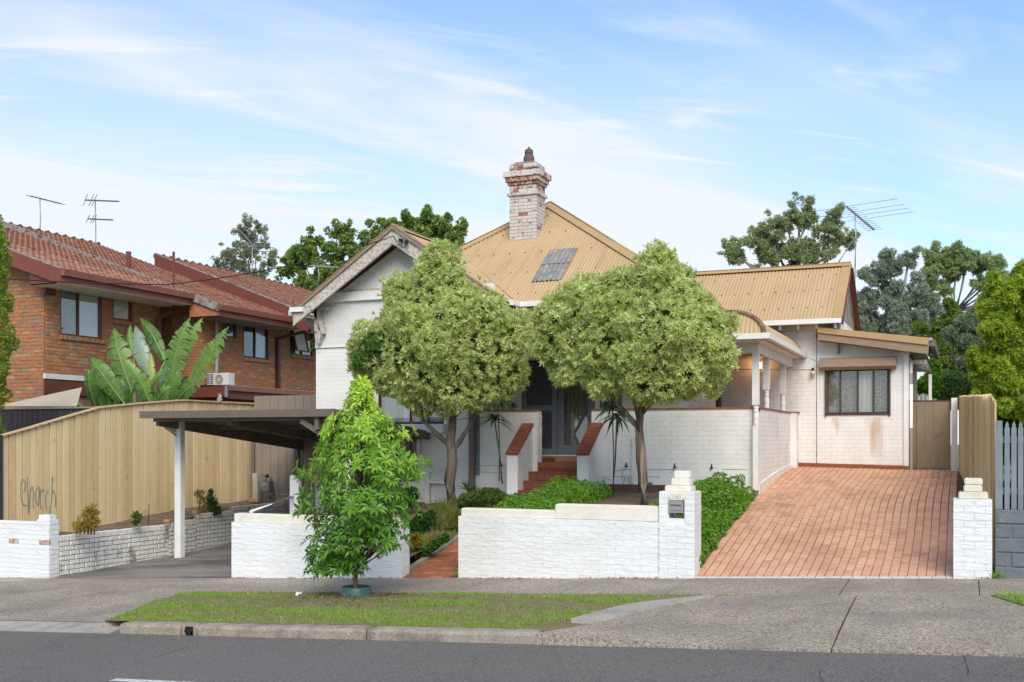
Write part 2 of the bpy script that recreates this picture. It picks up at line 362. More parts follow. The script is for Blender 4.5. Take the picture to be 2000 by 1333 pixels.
cb_brown = mat('brown_sheet_metal', (.25, .185, .115), (.215, .16, .10), 3, .5, dirt=(.10, .08, .06), dscale=2.4, damt=.6, d_lo=.6, d_hi=.68)
cb_taupe = mat('taupe_sheet_metal', (.26, .215, .175), (.23, .19, .155), 3, .6)
blue_grey = mat('blue_grey_paint', (.22, .25, .275), (.17, .195, .215), 3, .7, .003, 30, dirt=(.34, .33, .31), dscale=5, damt=.5, d_lo=.64, d_hi=.72)
slate_wall = mat('peeling_grey_blue_paint', (.165, .19, .205), (.12, .14, .15), 3, .8, .012, 22, dirt=(.36, .31, .26), dscale=2.8, damt=.8, d_lo=.62, d_hi=.66)
door_blue = mat('slate_blue_door_paint', (.185, .205, .24), (.16, .178, .21), 4, .5)
bark = mat('bark', (.17, .135, .105), (.10, .08, .062), 9, .95, .02, 30, stretch=(1, 1, .3), dirt=(.28, .24, .19), dscale=4, damt=.5)
bark_two = mat('two_tone_bark', (.13, .085, .055), (.34, .28, .22), 7, .95, .02, 30, stretch=(2.2, 2.2, .12), detail=2)
bark_pale = mat('pale_gum_bark', (.36, .33, .29), (.20, .175, .15), 3, .9)
bark_young = mat('young_bark', (.15, .09, .055), (.22, .14, .09), 20, .85)
curtain = mat('net_curtain', (.55, .56, .53), (.36, .37, .35), 14, .9, stretch=(3, 3, .05), detail=2)
lace = mat('lace_curtain', (.30, .285, .27), (.085, .08, .075), 38, .9, detail=1)
blind = mat('white_blind', (.78, .79, .78), (.70, .71, .70), 2, .8)
dark_in = mat('dark_interior', (.015, .015, .016), None, 1, .9)
black_m = mat('black_rubber', (.02, .02, .02), None, 1, .6)
green_tub = mat('dark_green_plastic', (.035, .10, .092), (.028, .08, .075), 6, .45, dirt=(.16, .16, .12), dscale=6, damt=.35)
ac_white = mat('ivory_plastic', (.62, .60, .55), (.56, .54, .49), 3, .5)
meter_grey = mat('meter_grey_paint', (.20, .19, .18), (.15, .14, .13), 6, .5)
pot_clay = mat('chimney_pot_clay', (.15, .105, .09), (.11, .08, .07), 6, .7)
cem = mat('cement_flaunching', (.24, .19, .16), (.17, .13, .11), 6, .9, .01, 40)
CHM = [mat('peeling_white_brick', (.58, .53, .49), (.47, .42, .38), 7, .9, .006, 50, dirt=(.27, .10, .06), dscale=9, damt=.9, d_lo=.56, d_hi=.6), mat('peeling_red_brick', (.33, .135, .08), (.26, .10, .065), 9, .9, .006, 50, dirt=(.52, .47, .43), dscale=9, damt=.9, d_lo=.50, d_hi=.54), mat('mostly_white_brick', (.60, .56, .52), (.52, .48, .44), 7, .9, .006, 50, dirt=(.27, .11, .07), dscale=7, damt=.8, d_lo=.63, d_hi=.66)]
skyl = mat('mossy_translucent_sheet', (.30, .28, .26), (.17, .16, .15), 7, .6, dirt=(.40, .39, .36), dscale=9, damt=.4, d_lo=.55, d_hi=.7)
sail_m = mat('beige_sail_cloth', (.50, .42, .32), (.45, .375, .28), 2, .8)
paint_line = mat('road_line_paint', (.62, .62, .60), (.48, .48, .46), 12, .8, dirt=(.13, .13, .13), dscale=14, damt=.8, d_lo=.56, d_hi=.62)
steel_mail = mat('zinc_letterbox', (.36, .35, .34), (.29, .28, .27), 12, .45, metal=.3)
def glass_mat():
    m = bpy.data.materials.new('window_glass'); m.use_nodes = True; t = m.node_tree; n = t.nodes; l = t.links
    for x in list(n):
        if x.type != 'OUTPUT_MATERIAL': n.remove(x)
    o = n['Material Output']; g = n.new('ShaderNodeBsdfGlossy'); g.inputs['Roughness'].default_value = .02; tr = n.new('ShaderNodeBsdfTransparent'); tr.inputs[0].default_value = (.93, .95, .94, 1)
    fr = n.new('ShaderNodeLayerWeight'); fr.inputs[0].default_value = .5; pw = n.new('ShaderNodeMath'); pw.operation = 'POWER'; pw.inputs[1].default_value = 4.0; l.new(fr.outputs['Facing'], pw.inputs[0]); mu = n.new('ShaderNodeMath'); mu.operation = 'MULTIPLY_ADD'; mu.inputs[1].default_value = .85; mu.inputs[2].default_value = .10; l.new(pw.outputs[0], mu.inputs[0])
    x = n.new('ShaderNodeMixShader'); l.new(mu.outputs[0], x.inputs[0]); l.new(tr.outputs[0], x.inputs[1]); l.new(g.outputs[0], x.inputs[2]); l.new(x.outputs[0], o.inputs[0]); return m
glass = glass_mat()
def emis(name, col, st):
    m = bpy.data.materials.new(name); m.use_nodes = True; b = m.node_tree.nodes['Principled BSDF']; b.inputs['Base Color'].default_value = (*col, 1); b.inputs['Emission Color'].default_value = (*col, 1); b.inputs['Emission Strength'].default_value = st; return m
# ================================================================== SETTING
def grid_sheet(name, xs, ys, zf, m, kind='structure', mats=None, midx=None):
    mb = MB(); nx = len(xs)
    V = [(x, y, zf(x, y)) for y in ys for x in xs]
    Fs = [(j * nx + i, j * nx + i + 1, (j + 1) * nx + i + 1, (j + 1) * nx + i) for j in range(len(ys) - 1) for i in range(nx - 1)]
    mb.add(V, Fs); o = mb.build(name, m, None, kind); return o
cl = lambda x, a, b: max(a, min(b, x))
lin = lambda a, b, n: [a + (b - a) * i / (n - 1) for i in range(n)]
YK = 10.32       # kerb face
DROP = .125
def road_z(x, y): return SA + SB * x + SCX * (YK - YF) - DROP
grid_sheet('ground', [-900, -200, -60, 0, 60, 200, 900], [-900, -60, 0, 60, 200, 900], lambda x, y: SB * cl(x, -60, 40) - 1.4, far_grass)
grid_sheet('road', lin(-60, 40, 3), [-6, YK], road_z, asphalt)
# painted line
a = PS(218, 1325, -.19); ly = a.y
mbl = MB()
p0 = PZ(220, 1326, road_z(-7.2, ly)); yl = p0.y
mbl.add([(x, y, road_z(x, y) + .004) for x, y in ((p0.x, yl - .05), (p0.x + 3.0, yl - .05), (p0.x + 3.0, yl + .06), (p0.x, yl + .06))], [(0, 1, 2, 3)])
mbl.build('road_line', paint_line, None, 'structure')
# cracks in the asphalt
mbc = MB()
for (u0, v0, u1, v1, w) in ((1882, 1262, 1890, 1318, .010), (1890, 1318, 2010, 1322, .006), (250, 1302, 372, 1262, .006), (1600, 1308, 1608, 1333, .006), (0, 1303, 90, 1306, .008)):
    P = PZ(u0, v0, -.2); Q = PZ(u1, v1, -.2)
    for _ in range(4):
        P = PZ(u0, v0, road_z(P.x, 0)); Q = PZ(u1, v1, road_z(Q.x, 0))
    n = 12; pts = []
    for i in range(n + 1):
        t = i / n; x = P.x + (Q.x - P.x) * t + random.uniform(-.012, .012); y = P.y + (Q.y - P.y) * t + random.uniform(-.012, .012); pts.append(Vector((x, y, road_z(x, y) + .003)))
    d = (Q - P).normalized(); s = Vector((-d.y, d.x, 0)) * w / 2
    for i in range(n):
        k = random.uniform(.5, 1.3); mbc.add([pts[i] - s * k, pts[i + 1] - s * k, pts[i + 1] + s * k, pts[i] + s * k], [(0, 1, 2, 3)])
mbc.build('road_crack', black_m, None, 'structure')
# footpath slabs: Y 12.80 .. 14.2, each bay its own slab; crossovers and verge in front
YV = 12.85
foot = thing('footpath', (-5, 13.5, sz(-5, 13.5)), None, None); foot['kind'] = 'structure'
js = sorted([-16.9, -14.9, PS(1660, 1131).x, PS(1350, 1130).x, PS(1159, 1130).x, PS(965, 1130).x, PS(1911, 1130).x, -8.6, -10.6, -12.7, 1.9, 4, -19.5, -23])
for i in range(len(js) - 1):
    x0, x1 = js[i] + .006, js[i + 1] - .006; dz = random.uniform(-.004, .004)
    mb = MB(); mb.add([(x0, YV, sz(x0, YV) + dz), (x1, YV, sz(x1, YV) + dz), (x1, YF + .02, sz(x1, YF) + dz), (x0, YF + .02, sz(x0, YF) + dz), (x0, YV, sz(x0, YV) - .15), (x1, YV, sz(x1, YV) - .15), (x1, YF + .02, sz(x1, YF) - .15), (x0, YF + .02, sz(x0, YF) - .15)],
                      [(0, 1, 2, 3), (0, 4, 5, 1), (1, 5, 6, 2), (3, 2, 6, 7), (0, 3, 7, 4)])
    mb.build('paving_slab', concrete, foot)
mb = MB(); mb.add([(js[0], YV, sz(js[0], YV) - .02), (js[-1], YV, sz(js[-1], YV) - .02), (js[-1], YF + .05, sz(js[-1], YF) - .02), (js[0], YF + .05, sz(js[0], YF) - .02)], [(0, 1, 2, 3)]); mb.build('slab_joint', soil, foot)
# right crossover
def cross_z(x, y):
    t = cl((YV - y) / (YV - YK), 0, 1); return sz(x, y) - .100 * t * t * (cl((x - XR0 + .1) / 1.9, 0, 1) if x > -8 else 1)
XR0 = PS(1083, 1235, -.1).x
xr = lambda y: XR0 + .02 + (cl((y - YK) / (YV - YK), 0, 1)) * .55
def slab_poly(name, P, zf, m, parent, th=.12, dz=0):
    mb = MB(); n = len(P); top = [(x, y, zf(x, y) + dz) for x, y in P]; bot = [(x, y, zf(x, y) - th) for x, y in P]
    mb.add(top + bot, [tuple(range(n))] + [(i, (i + 1) % n, (i + 1) % n + n, i + n) for i in range(n)]); return mb.build(name, m, parent)
cro = thing('driveway_crossover', (-1.5, 11.5, 0), None, None); cro['kind'] = 'structure'
xj = PS(1635, 1250, -.1).x; YM = PS(1700, 1203, -.03).y
xe = PS(2000, 1180).x
def xg(y):       # boundary with the verge (pale curved strip)
    a = PS(1180, 1222, -.06); b = PS(1290, 1190, -.03); c = PS(1400, 1164)
    pts = [(YK, XR0 + .02), (a.y, a.x), (b.y, b.x), (c.y, c.x), (YV, c.x + .3)]
    for i in range(4):
        if y <= pts[i + 1][0]: t = (y - pts[i][0]) / max(1e-6, pts[i + 1][0] - pts[i][0]); return pts[i][1] + (pts[i + 1][1] - pts[i][1]) * t
    return pts[-1][1]
for (fx0, fx1) in ((xg, lambda y: xj - .008), (lambda y: xj + .008, lambda y: 4.2)):
    for (y0, y1) in ((YK - .02, YM - .004), (YM + .004, YV - .006)):
        ys = lin(y0, y1, 7); mb = MB(); V = []
        for y in ys:
            for t in lin(0, 1, 13): x = fx0(y) + (fx1(y) - fx0(y)) * t; V.append((x, y, cross_z(x, y)))
        Fs = [(j * 13 + i, j * 13 + i + 1, j * 13 + i + 14, j * 13 + i + 13) for j in range(6) for i in range(12)]
        nb = len(V); V += [(x, y, z - .2) for x, y, z in V[:13]]; Fs += [(i, nb + i, nb + i + 1, i + 1) for i in range(12)]
        mb.add(V, Fs); mb.build('concrete_slab', concrete, cro)
mb = MB(); mb.add([(xj - .02, YK, cross_z(xj, YK) - .012), (xj + .02, YK, cross_z(xj, YK) - .012), (xj + .02, YV, cross_z(xj, YV) - .012), (xj - .02, YV, cross_z(xj, YV) - .012)], [(0, 1, 2, 3)]); mb.build('slab_joint', soil, cro)
# pale edging strip pieces that bound the verge
strip_pts = [PS(1112, 1224, -.07), PS(1180, 1208, -.04), PS(1255, 1184, -.01), PS(1300, 1172), PS(1385, 1164)]
for i in range(len(strip_pts) - 1):
    p, q = strip_pts[i], strip_pts[i + 1]; y0, y1 = p.y, q.y
    xa, xb = xg(y0), xg(y1); w0, w1 = (.34, .42, .48, .30)[i], (.42, .48, .30, .05)[i]
    P = [(xa - w0, y0 + .01), (xa - .005, y0 - .01), (xb - .005, y1 - .02), (xb - w1, y1)]
    slab_poly('edging_stone', P, sz, conc_pale, cro, .12, .014)
# left crossover + gutter strip
crl = thing('left_driveway_crossover', (-11, 11.5, -.5), None, None); crl['kind'] = 'structure'
_va, _vb = PS(238, 1203), PS(350, 1162)
xl1 = lambda y: _va.x + (_vb.x - _va.x) * cl((y - _va.y) / (_vb.y - _va.y), 0, 1) ** 1.3 + .05
for (y0, y1) in ((YK + .42, YV - .006),):
    ys = lin(y0, y1, 7); 
    for fx0, fx1 in ((lambda y: -26.0, lambda y: -12.1 - (12.85 - y) * .32), (lambda y: -12.085 - (12.85 - y) * .32, xl1)):
        V = []
        for y in ys:
            for t in (0, .5, 1): x = fx0(y) + (fx1(y) - fx0(y)) * t; V.append((x, y, cross_z(x, y)))
        mb = MB(); mb.add(V, [(j * 3 + i, j * 3 + i + 1, j * 3 + i + 4, j * 3 + i + 3) for j in range(6) for i in range(2)]); mb.build('concrete_slab', concrete, crl)
ga = [(-26, YK - .02), (PS(228, 1215).x, YK - .02), (PS(228, 1215).x, YK + .41), (-26, YK + .41)]
slab_poly('gutter_slab', ga, lambda x, y: road_z(x, y) + .012 + cl((y - YK) / .41, 0, 1) * (cross_z(x, YK + .42) - .004 - road_z(x, y) - .012), conc_pale, crl, .1)
slab_poly('pale_slab', [(-18.5, 13.3), (-16.6, 13.3), (-14.75, YF - .01), (-18.5, YF - .01)], sz, conc_pale, crl, .02, .010)
# kerb stones
kerb = thing('kerb', (-6, YK, sz(-6, YK)), None, None); kerb['kind'] = 'structure'
ku = [226, 312, 352, 392, 741, 1082]
for i in range(len(ku) - 1):
    if i == 1: continue
    x0 = PS(ku[i], 1228, -.05).x + .006; x1 = PS(ku[i + 1], 1228, -.05).x - .006
    if i == 0: x1 = PS(362, 1228, -.05).x - .05
    if i == 2: x0 = PS(378, 1228, -.05).x + .03
    mb = MB(); n = 10
    prof = [(0, -.20), (0, .085), (.012, .112), (.04, .122), (.19, .125), (.19, -.2)]
    for j in range(n):
        xa = x0 + (x1 - x0) * j / n; xb = x0 + (x1 - x0) * (j + 1) / n
        ja = 0 if j == 0 else jb; jb = random.uniform(-.008, .008)
        m_ = len(prof); V = [(xa, YK + a + ja * (a < .1), road_z(xa, 0) + b + ja * .5) for a, b in prof] + [(xb, YK + a + jb * (a < .1), road_z(xb, 0) + b + jb * .5) for a, b in prof]
        Fs = [(k, k + 1, k + 1 + m_, k + m_) for k in range(m_ - 1)]
        if j == 0: Fs.append(tuple(range(m_)))
        if j == n - 1: Fs.append(tuple(range(2 * m_ - 1, m_ - 1, -1)))
        mb.add(V, Fs)
    mb.build('kerb_stone', kerb_m, kerb)
# stormwater outlet (a hole between the kerb stones with a pipe)
xo = PS(370, 1228, -.05).x
mb = MB(); mb.tube([(xo, YK + .01, road_z(xo, 0) + .055), (xo, YK + .2, road_z(xo, 0) + .055)], .052, 14); mb.build('drain_outlet', dark_in, kerb)
mb = MB(); mb.box((xo - .10, YK + .03, road_z(xo, 0) + .10), (xo + .12, YK + .19, road_z(xo, 0) + .124)); mb.box((xo - .10, YK + .03, road_z(xo, 0) - .1), (xo - .052, YK + .19, road_z(xo, 0) + .10)); mb.build('kerb_lintel', kerb_m, kerb)
# rounded old bluestone end block at the left crossover
c = PS(236, 1206, -.02); mb = MB()
V = []; m_ = 9
for (r_, h_) in ((1.0, -.12), (1.0, .02), (.93, .07), (.75, .10), (.3, .115)):
    for j in range(14):
        a = 2 * math.pi * j / 14; k = 1 + .08 * math.sin(3 * a + 1)
        V.append((c.x + .14 * r_ * k * math.cos(a) + .03, c.y + .30 * r_ * k * math.sin(a) - .02, road_z(c.x, 0) + .03 + h_))
mb.add(V, [(i * 14 + j, i * 14 + (j + 1) % 14, (i + 1) * 14 + (j + 1) % 14, (i + 1) * 14 + j) for i in range(4) for j in range(14)] + [tuple(56 + j for j in range(14))], True)
mb.build('kerb_end_stone', kerb_m, kerb)

# verge (raised soil bed, grass on it)
xv0 = PS(242, 1190).x
_va, _vb = PS(238, 1203), PS(350, 1162)
def vleft(y): return _va.x + (_vb.x - _va.x) * cl((y - _va.y) / (_vb.y - _va.y), 0, 1) ** 1.3
def verge_x(y): return (vleft(y), xg(y) - (.42 if y < 12.2 else .15 if y < 12.7 else 0.05))
def verge_z(x, y):
    t = cl((y - YK - .19) / (YV - YK - .19), 0, 1); e = cl((xg(y) - .3 - x) / 1.3, 0, 1); hump = e * (.055 * math.sin(math.pi * t) + .012 * math.sin(x * 3 + y * 5) * math.sin(math.pi * t)) - (1 - e) * .012
    return sz(x, y) - .004 + hump
ys = lin(YK + .185, YV - .003, 12); mb = MB(); V = []
for y in ys:
    a, b = verge_x(y)
    b = xg(y) + .03
    for i in range(40): x = a + (b - a) * i / 39; V.append((x, y, verge_z(x, y) - (.02 if i > 36 else 0)))
mb.add(V, [(j * 40 + i, j * 40 + i + 1, (j + 1) * 40 + i + 1, (j + 1) * 40 + i) for j in range(11) for i in range(39)], True)
mb.build('verge', verge_soil, None, 'structure')
GC, GC2 = PS(1936, 1161), PS(1990, 1181)
slab_poly('verge_bank', [(GC.x + 1.6, 10.9), (4.2, 10.9), (4.2, YV), (GC.x, YV), (GC2.x, GC2.y)], lambda x, y: sz(x, y) + .01, verge_soil, cro, .1).name = 'verge_soil'

# grass: individual blades in one stuff mesh
green_blade = leafmat('grass_blade', (.13, .27, .03), (.32, .54, .06), (.50, .42, .20), trans=.4)
def grass(name, pts, hmin, hmax, w, label, tint=None, mm=None, lean=.5, cat='grass'):
    P = np.array(pts); n = len(P)
    a = np.random.rand(n) * 2 * np.pi; h = hmin + (hmax - hmin) * np.random.rand(n) ** 1.5
    side = np.stack([np.cos(a), np.sin(a), np.zeros(n)], 1) * w * (.6 + .8 * np.random.rand(n))[:, None]
    ld = np.random.randn(n, 3) * lean; ld[:, 2] = 1; ld = ld / np.linalg.norm(ld, axis=1)[:, None]
    mid = P + ld * (h * .55)[:, None]; ld2 = ld.copy(); ld2[:, :2] *= 1.9; ld2[:, 2] *= .8; ld2 /= np.linalg.norm(ld2, axis=1)[:, None]; tip = mid + ld2 * (h * .5)[:, None]
    V = np.stack([P - side, P + side, mid + side * .7, mid - side * .7, tip, tip], 1)
    idx = np.arange(n)[:, None] * 6
    Fc = np.concatenate([idx + np.array([0, 1, 2]), idx + np.array([0, 2, 3]), idx + np.array([3, 2, 4])], 0)
    t = tint if tint is not None else np.random.rand(n) * .8
    me = fast_mesh(name, V.reshape(-1, 3), Fc, 3, [mm or green_blade], None, np.tile(t, 3)); o = link(name, me); tag(o, label, cat, None, 'stuff'); return o
def fbm(x, y): return (math.sin(x * 1.7 + 1.3 * math.sin(y * 2.1 + .5)) + math.sin(y * 3.3 + x * .9 + 2) + .7 * math.sin(x * 4.3 - y * 2.7) + .5 * math.sin(x * 9.1 + y * 7.3)) / 3.2
tubP = PS(696, 1168)
pts = []; tn = []
for _ in range(80000):
    y = random.uniform(YK + .2, YV - .01); a, b = verge_x(y); x = random.uniform(a, b)
    d = math.hypot(x - tubP.x, (y - tubP.y) * 1.4); bare = fbm(x * 1.3, y * 2.2) * .5 + .5
    left = cl((x - a) / 7, 0, 1)
    keep = .06 + .9 * cl((.56 - bare) * 3.4, 0, 1)
    if y < 11.2: keep += .35
    if d < 1.15: keep *= cl((d - .35) / .9, 0.03, 1) * .6
    if -9.5 < x < -6.2 and y > 11.5: keep *= .45
    if random.random() > keep: continue
    pts.append((x, y, verge_z(x, y) - .004)); g = random.random() * .45 + .40 * (1 - bare) + (.15 if y < 11.3 else 0)
    if random.random() < .12 + .45 * bare: g = random.uniform(.85, 1)
    tn.append(cl(g, 0, 1))
grass('verge_grass', pts, .02, .062, .0035, 'patchy green grass on the nature strip round the young street tree', np.array(tn), lean=.7)
pts = [(random.uniform(GC.x, 3.6), random.uniform(10.95, YV), 0) for _ in range(14000)]; pts = [(x, y, sz(x, y) + .008) for x, y, _ in pts if x > GC.x + max(0, YV - y) * (GC2.x - GC.x) / (YV - GC2.y)]
grass('corner_grass', pts, .03, .11, .004, 'lush bright grass patch at the far right edge of the footpath', np.random.rand(len(pts)) * .3 + .45)
# fallen leaves and mulch on the verge
litter_m = leafmat('leaf_litter', (.12, .07, .04), (.34, .20, .07), (.45, .38, .10), trans=.1)
def litter(name, pts, size, label, mm=litter_m, tint=None):
    n = len(pts); P = np.array(pts); a = np.random.rand(n) * 6.28; s = size * (.5 + np.random.rand(n)); tl = np.random.randn(n, 2) * .25
    d = np.stack([np.cos(a), np.sin(a), tl[:, 0]], 1) * s[:, None]; e = np.stack([-np.sin(a), np.cos(a), tl[:, 1]], 1) * s[:, None] * .45
    V = np.stack([P - d, P + e, P + d, P - e], 1); me = fast_mesh(name, V.reshape(-1, 3), np.arange(n * 4).reshape(-1, 4), 4, [mm], None, np.random.rand(n) if tint is None else tint)
    o = link(name, me); tag(o, label, 'leaf litter', None, 'stuff'); return o
pts = []
for _ in range(1500):
    r = abs(random.gauss(0, .55)); a = random.random() * 6.28; x = tubP.x + r * math.cos(a) + .1; y = tubP.y + r * math.sin(a) * .8
    if YK + .2 < y < YV - .05 and r > .26: pts.append((x, y, verge_z(x, y) + .008))
pts2 = []
for (xa_, xb_) in ((-10.9, -7.8), (-6.85, -3.3), (-.14, .30), (-18, -14.8)):
    x = xa_
    while x < xb_:
        x += random.expovariate(70); 
        if fbm(x * 3, 1.3) > -.25: pts2.append((x, YF - .006 - abs(random.gauss(0, .012)), sz(x, YF) + .006 + abs(random.gauss(0, .006))))
litter('wall_foot_debris', pts2, .016, 'dark soil and leaf crumbs along the foot of the white front walls', tint=np.random.rand(len(pts2)) * .1)
litter('bark_mulch', pts, .018, 'brown bark mulch and litter round the green watering ring', tint=np.random.rand(len(pts)) * .4)
pts = [(x, y, verge_z(x, y) + .03) for x, y in ((random.uniform(-9.5, -3.8), random.uniform(10.6, 12.8)) for _ in range(420))]
litter('fallen_leaves', pts, .022, 'scattered yellow and brown fallen leaves on the grass strip')

# ------------------------------------------------------------------ property ground levels
XDL0, XDL1, YD1 = -3.36, -3.50, 23.75        # driveway left edge front / back, back end
XDR0, XDR1 = -.13, -.16
def drive_z(x, y):
    t = cl((y - YF) / (YD1 - YF), 0, 1.2); z0 = SA + SB * x + .004; z1 = 1.30 - .022 * (x + 3.44)
    return z0 + (z1 - z0) * (t + .52 * t * (1 - t))
dr = thing('driveway', (-1.8, 18, drive_z(-1.8, 18)), None, None); dr['kind'] = 'structure'
ys = lin(YF, YD1, 24); mb = MB(); V = []
for y in ys:
    t = (y - YF) / (YD1 - YF)
    for s in (0, .33, .66, 1): x = (XDL0 + (XDL1 - XDL0) * t) * (1 - s) + (XDR0 + .15 + .0 * t) * s; V.append((x, y, drive_z(x, y) - .010))
mb.add(V, [(j * 4 + i, j * 4 + i + 1, (j + 1) * 4 + i + 1, (j + 1) * 4 + i) for j in range(23) for i in range(3)], True); mb.build('paver_bed', pav_gap, dr)
items = []; NC = 29; y = YF + .075
def dframe(x, y, w, l, dz=0, hh=.05):
    tx = Vector((1, 0, drive_z(x + .05, y) - drive_z(x - .05, y))); tx.z /= .1; tx = Vector((1, 0, tx.z)).normalized()
    ty = Vector((0, 1, (drive_z(x, y + .05) - drive_z(x, y - .05)) / .1)).normalized(); nz = tx.cross(ty)
    return (Vector((x, y, drive_z(x, y) + dz)) - nz * hh / 2, tx * w, ty * l, nz * hh)
row = 0; LY = .205
for col in range(NC):
    yy = YF + .075 + (LY / 2 if col % 2 else 0) * 0 + random.uniform(0, .01); off = (0, .07, .13)[col % 3]
    yy -= off
    while yy < YD1 - .02:
        y0 = max(yy, YF + .075); y1 = min(yy + LY, YD1); yy += LY
        if y1 - y0 < .03: continue
        ym = (y0 + y1) / 2; t = (ym - YF) / (YD1 - YF); xa = XDL0 + (XDL1 - XDL0) * t; xb = XDR0 + (XDR1 - XDR0) * t
        w = (xb - xa) / NC; bend = .035 * math.sin(ym * .9) * math.sin(math.pi * (col + .5) / NC)
        x = xa + w * (col + .5) + bend
        f = dframe(x, ym, w - .008, y1 - y0 - .004, random.uniform(-.0025, .0025))
        items.append((*f, random.choices((0, 1, 2), (5, 4, 2))[0]))
pieces(dr, 'paver', items, PAV, 300, 'pavers')
items = []
x = XDL0 + .01
while x < XDR0: items.append((*dframe(x + .078, YF + .035, .150, .062, .002), 0)); x += .156
pieces(dr, 'edge_tile', items, [strip_tile])
# dish of pavers up to the right boundary at the top
# garden surfaces
def gz_right(x, y): return .66 + .05 * (y - YF) + .02 * (x + 5)
def gz_left(x, y): t = cl((y - YF) / 5, 0, 1); return cl(SA + SB * x + .25 + .32 * t, -9, 9)
def bedr(x, y): t = cl((x + 4.1) / .62, 0, 1); return gz_right(x, y) * (1 - t) + (drive_z(XDL0, y) - .012) * t + .02 * math.sin(x * 5) * math.sin(y * 4) * (1 - t)
grid_sheet('garden_bed', lin(-6.75, -4.15, 7) + [-4.0, -3.85, -3.7, -3.55, XDL0 + .0], lin(YF + .12, 19.9, 14), bedr, soil)
grid_sheet('left_garden', lin(-11.0, -7.86, 10), lin(YF + .12, 20.5, 10), lambda x, y: (.02 + .11 * (y - YF) if x > -9 else .30 + .05 * (y - YF)) + .02 * math.sin(x * 5) * math.sin(y * 4), soil)
# brick path up to the steps
PX0, PX1, PY1 = -7.80, -6.80, 18.2
def path_z(x, y): t = (y - YF); return SA + SB * x + .005 + .20 * t
pa = thing('brick_path', (-7.3, 15, path_z(-7.3, 15)), None, None); pa['kind'] = 'structure'
slab_poly('path_bed', [(PX0, YF), (PX1, YF), (PX1, PY1), (PX0, PY1)], lambda x, y: path_z(x, y) - .008, pav_gap, pa, .3)
items = []; r_ = 0; y = YF + .01
while y < PY1:
    L_ = .222; x = PX0 - (L_ / 2 if r_ % 2 else 0)
    while x < PX1 - .02:
        a = max(x, PX0); b = min(x + L_, PX1); x += L_
        if b - a < .04: continue
        xm = (a + b) / 2; ty = Vector((0, 1, .20)).normalized(); tx = Vector((1, 0, .05)).normalized(); nz = tx.cross(ty)
        items.append((Vector((xm, y + .05, path_z(xm, y + .05) + random.uniform(-.003, .003))) - nz * .02, tx * (b - a - .008), ty * .094, nz * .04, random.choices((0, 1), (4, 1))[0]))
    y += .102; r_ += 1
pieces(pa, 'path_brick', items, PATHB, 300, 'path_bricks')
mb = MB(); mb.add([], []); 
for k in range(8):
    y0 = YF + .02 + k * .5; y1 = y0 + .49; z0 = path_z(PX0, y0); z1 = path_z(PX0, y1)
    mb.add([(PX0 - .10, y0, z0 - .1), (PX0 - .01, y0, z0 - .1), (PX0 - .01, y0, z0 + .05), (PX0 - .10, y0, z0 + .05), (PX0 - .10, y1, z1 - .1), (PX0 - .01, y1, z1 - .1), (PX0 - .01, y1, z1 + .05), (PX0 - .10, y1, z1 + .05)], [(0, 1, 2, 3), (7, 6, 5, 4), (3, 2, 6, 7), (0, 3, 7, 4), (1, 5, 6, 2)])
mb.build('path_edging', kerb_m, pa)
# carport slab
XR_ = -14.80
def slabz(x, y): return SA + SB * x + .03 * (y - YF)
grid_sheet('carport_slab', lin(XR_ + .0, -10.7, 6), lin(YF + .02, 22.2, 6), slabz, slab_m)
mb = MB(); a = slabz(-12, 15.9); mb.add([(XR_, 15.8, slabz(XR_, 15.8) + .003), (-10.9, 15.3, slabz(-10.9, 15.3) + .003), (-10.9, 15.318, slabz(-10.9, 15.3) + .003), (XR_, 15.818, slabz(XR_, 15.8) + .003)], [(0, 1, 2, 3)]); mb.build('slab_crack', conc_pale, None, 'structure')
# bed between the retaining wall and the timber fence

grid_sheet('back_yard', lin(-60, 60, 9), [23.9, 40, 90], lambda x, y: 1.15, far_grass)
grid_sheet('neighbour_yard', [-45, -30, -16.4], [YF + .1, 20, 40], lambda x, y: .2, far_grass)
# ================================================================== FRONT WALLS
X_ = Vector((1, 0, 0)); Y_ = Vector((0, 1, 0)); Z_ = Vector((0, 0, 1))
def wall_bricks(parent, x0, x1, y0, y1, z0, z1, m, side=True, gap=.0006, z0f=None):
    it = brick_items((x0, y0, 0), X_, -Y_, x1 - x0, z0, z1, gap=gap, jit=.0012, depth=.06, bot=z0f)
    if side: it += brick_items((x1, y0 + .055, 0), Y_, X_, y1 - y0 - .055, z0, z1, gap=gap, jit=.004, depth=.06, bot=None)
    pieces(parent, 'brick', it, [m], tmpl=PTW)
def front_wall(x0, x1, ztop, zcop, label, y1=YF + .24, name='garden_wall', extra=()):
    zb = sz((x0 + x1) / 2, YF); t = thing(name, ((x0 + x1) / 2, YF + .12, zb), label, 'wall')
    mb = MB(); mb.add([(x, y, z) for x, za in ((x0 + .01, sz(x0, YF) - .1), (x1 - .01, sz(x1, YF) - .1)) for y in (YF + .012, y1) for z in (za, zcop)], [(0, 1, 3, 2), (4, 6, 7, 5), (0, 2, 6, 4), (0, 4, 5, 1), (2, 3, 7, 6), (1, 5, 7, 3)])
    mb.build('wall_core', white_front, t)
    zs = zcop - .086 * math.ceil((zcop - sz(x0, YF)) / .086)
    wall_bricks(t, x0, x1, YF, y1, zs, zcop + .001, white_front, z0f=lambda u: sz(x0 + u, YF) + .005)
    mb = MB(); mb.box((x0 + .03, YF + .025, zcop - .01), (x1 - .0, y1 - .02, ztop)); 
    for k in range(len(extra)): mb.box(*extra[k])
    mb.build('coping', white_cap, t, bevel=.014)
    return t
xa, xb = PY(452, 1130, YF).x, PY(785, 1130, YF).x
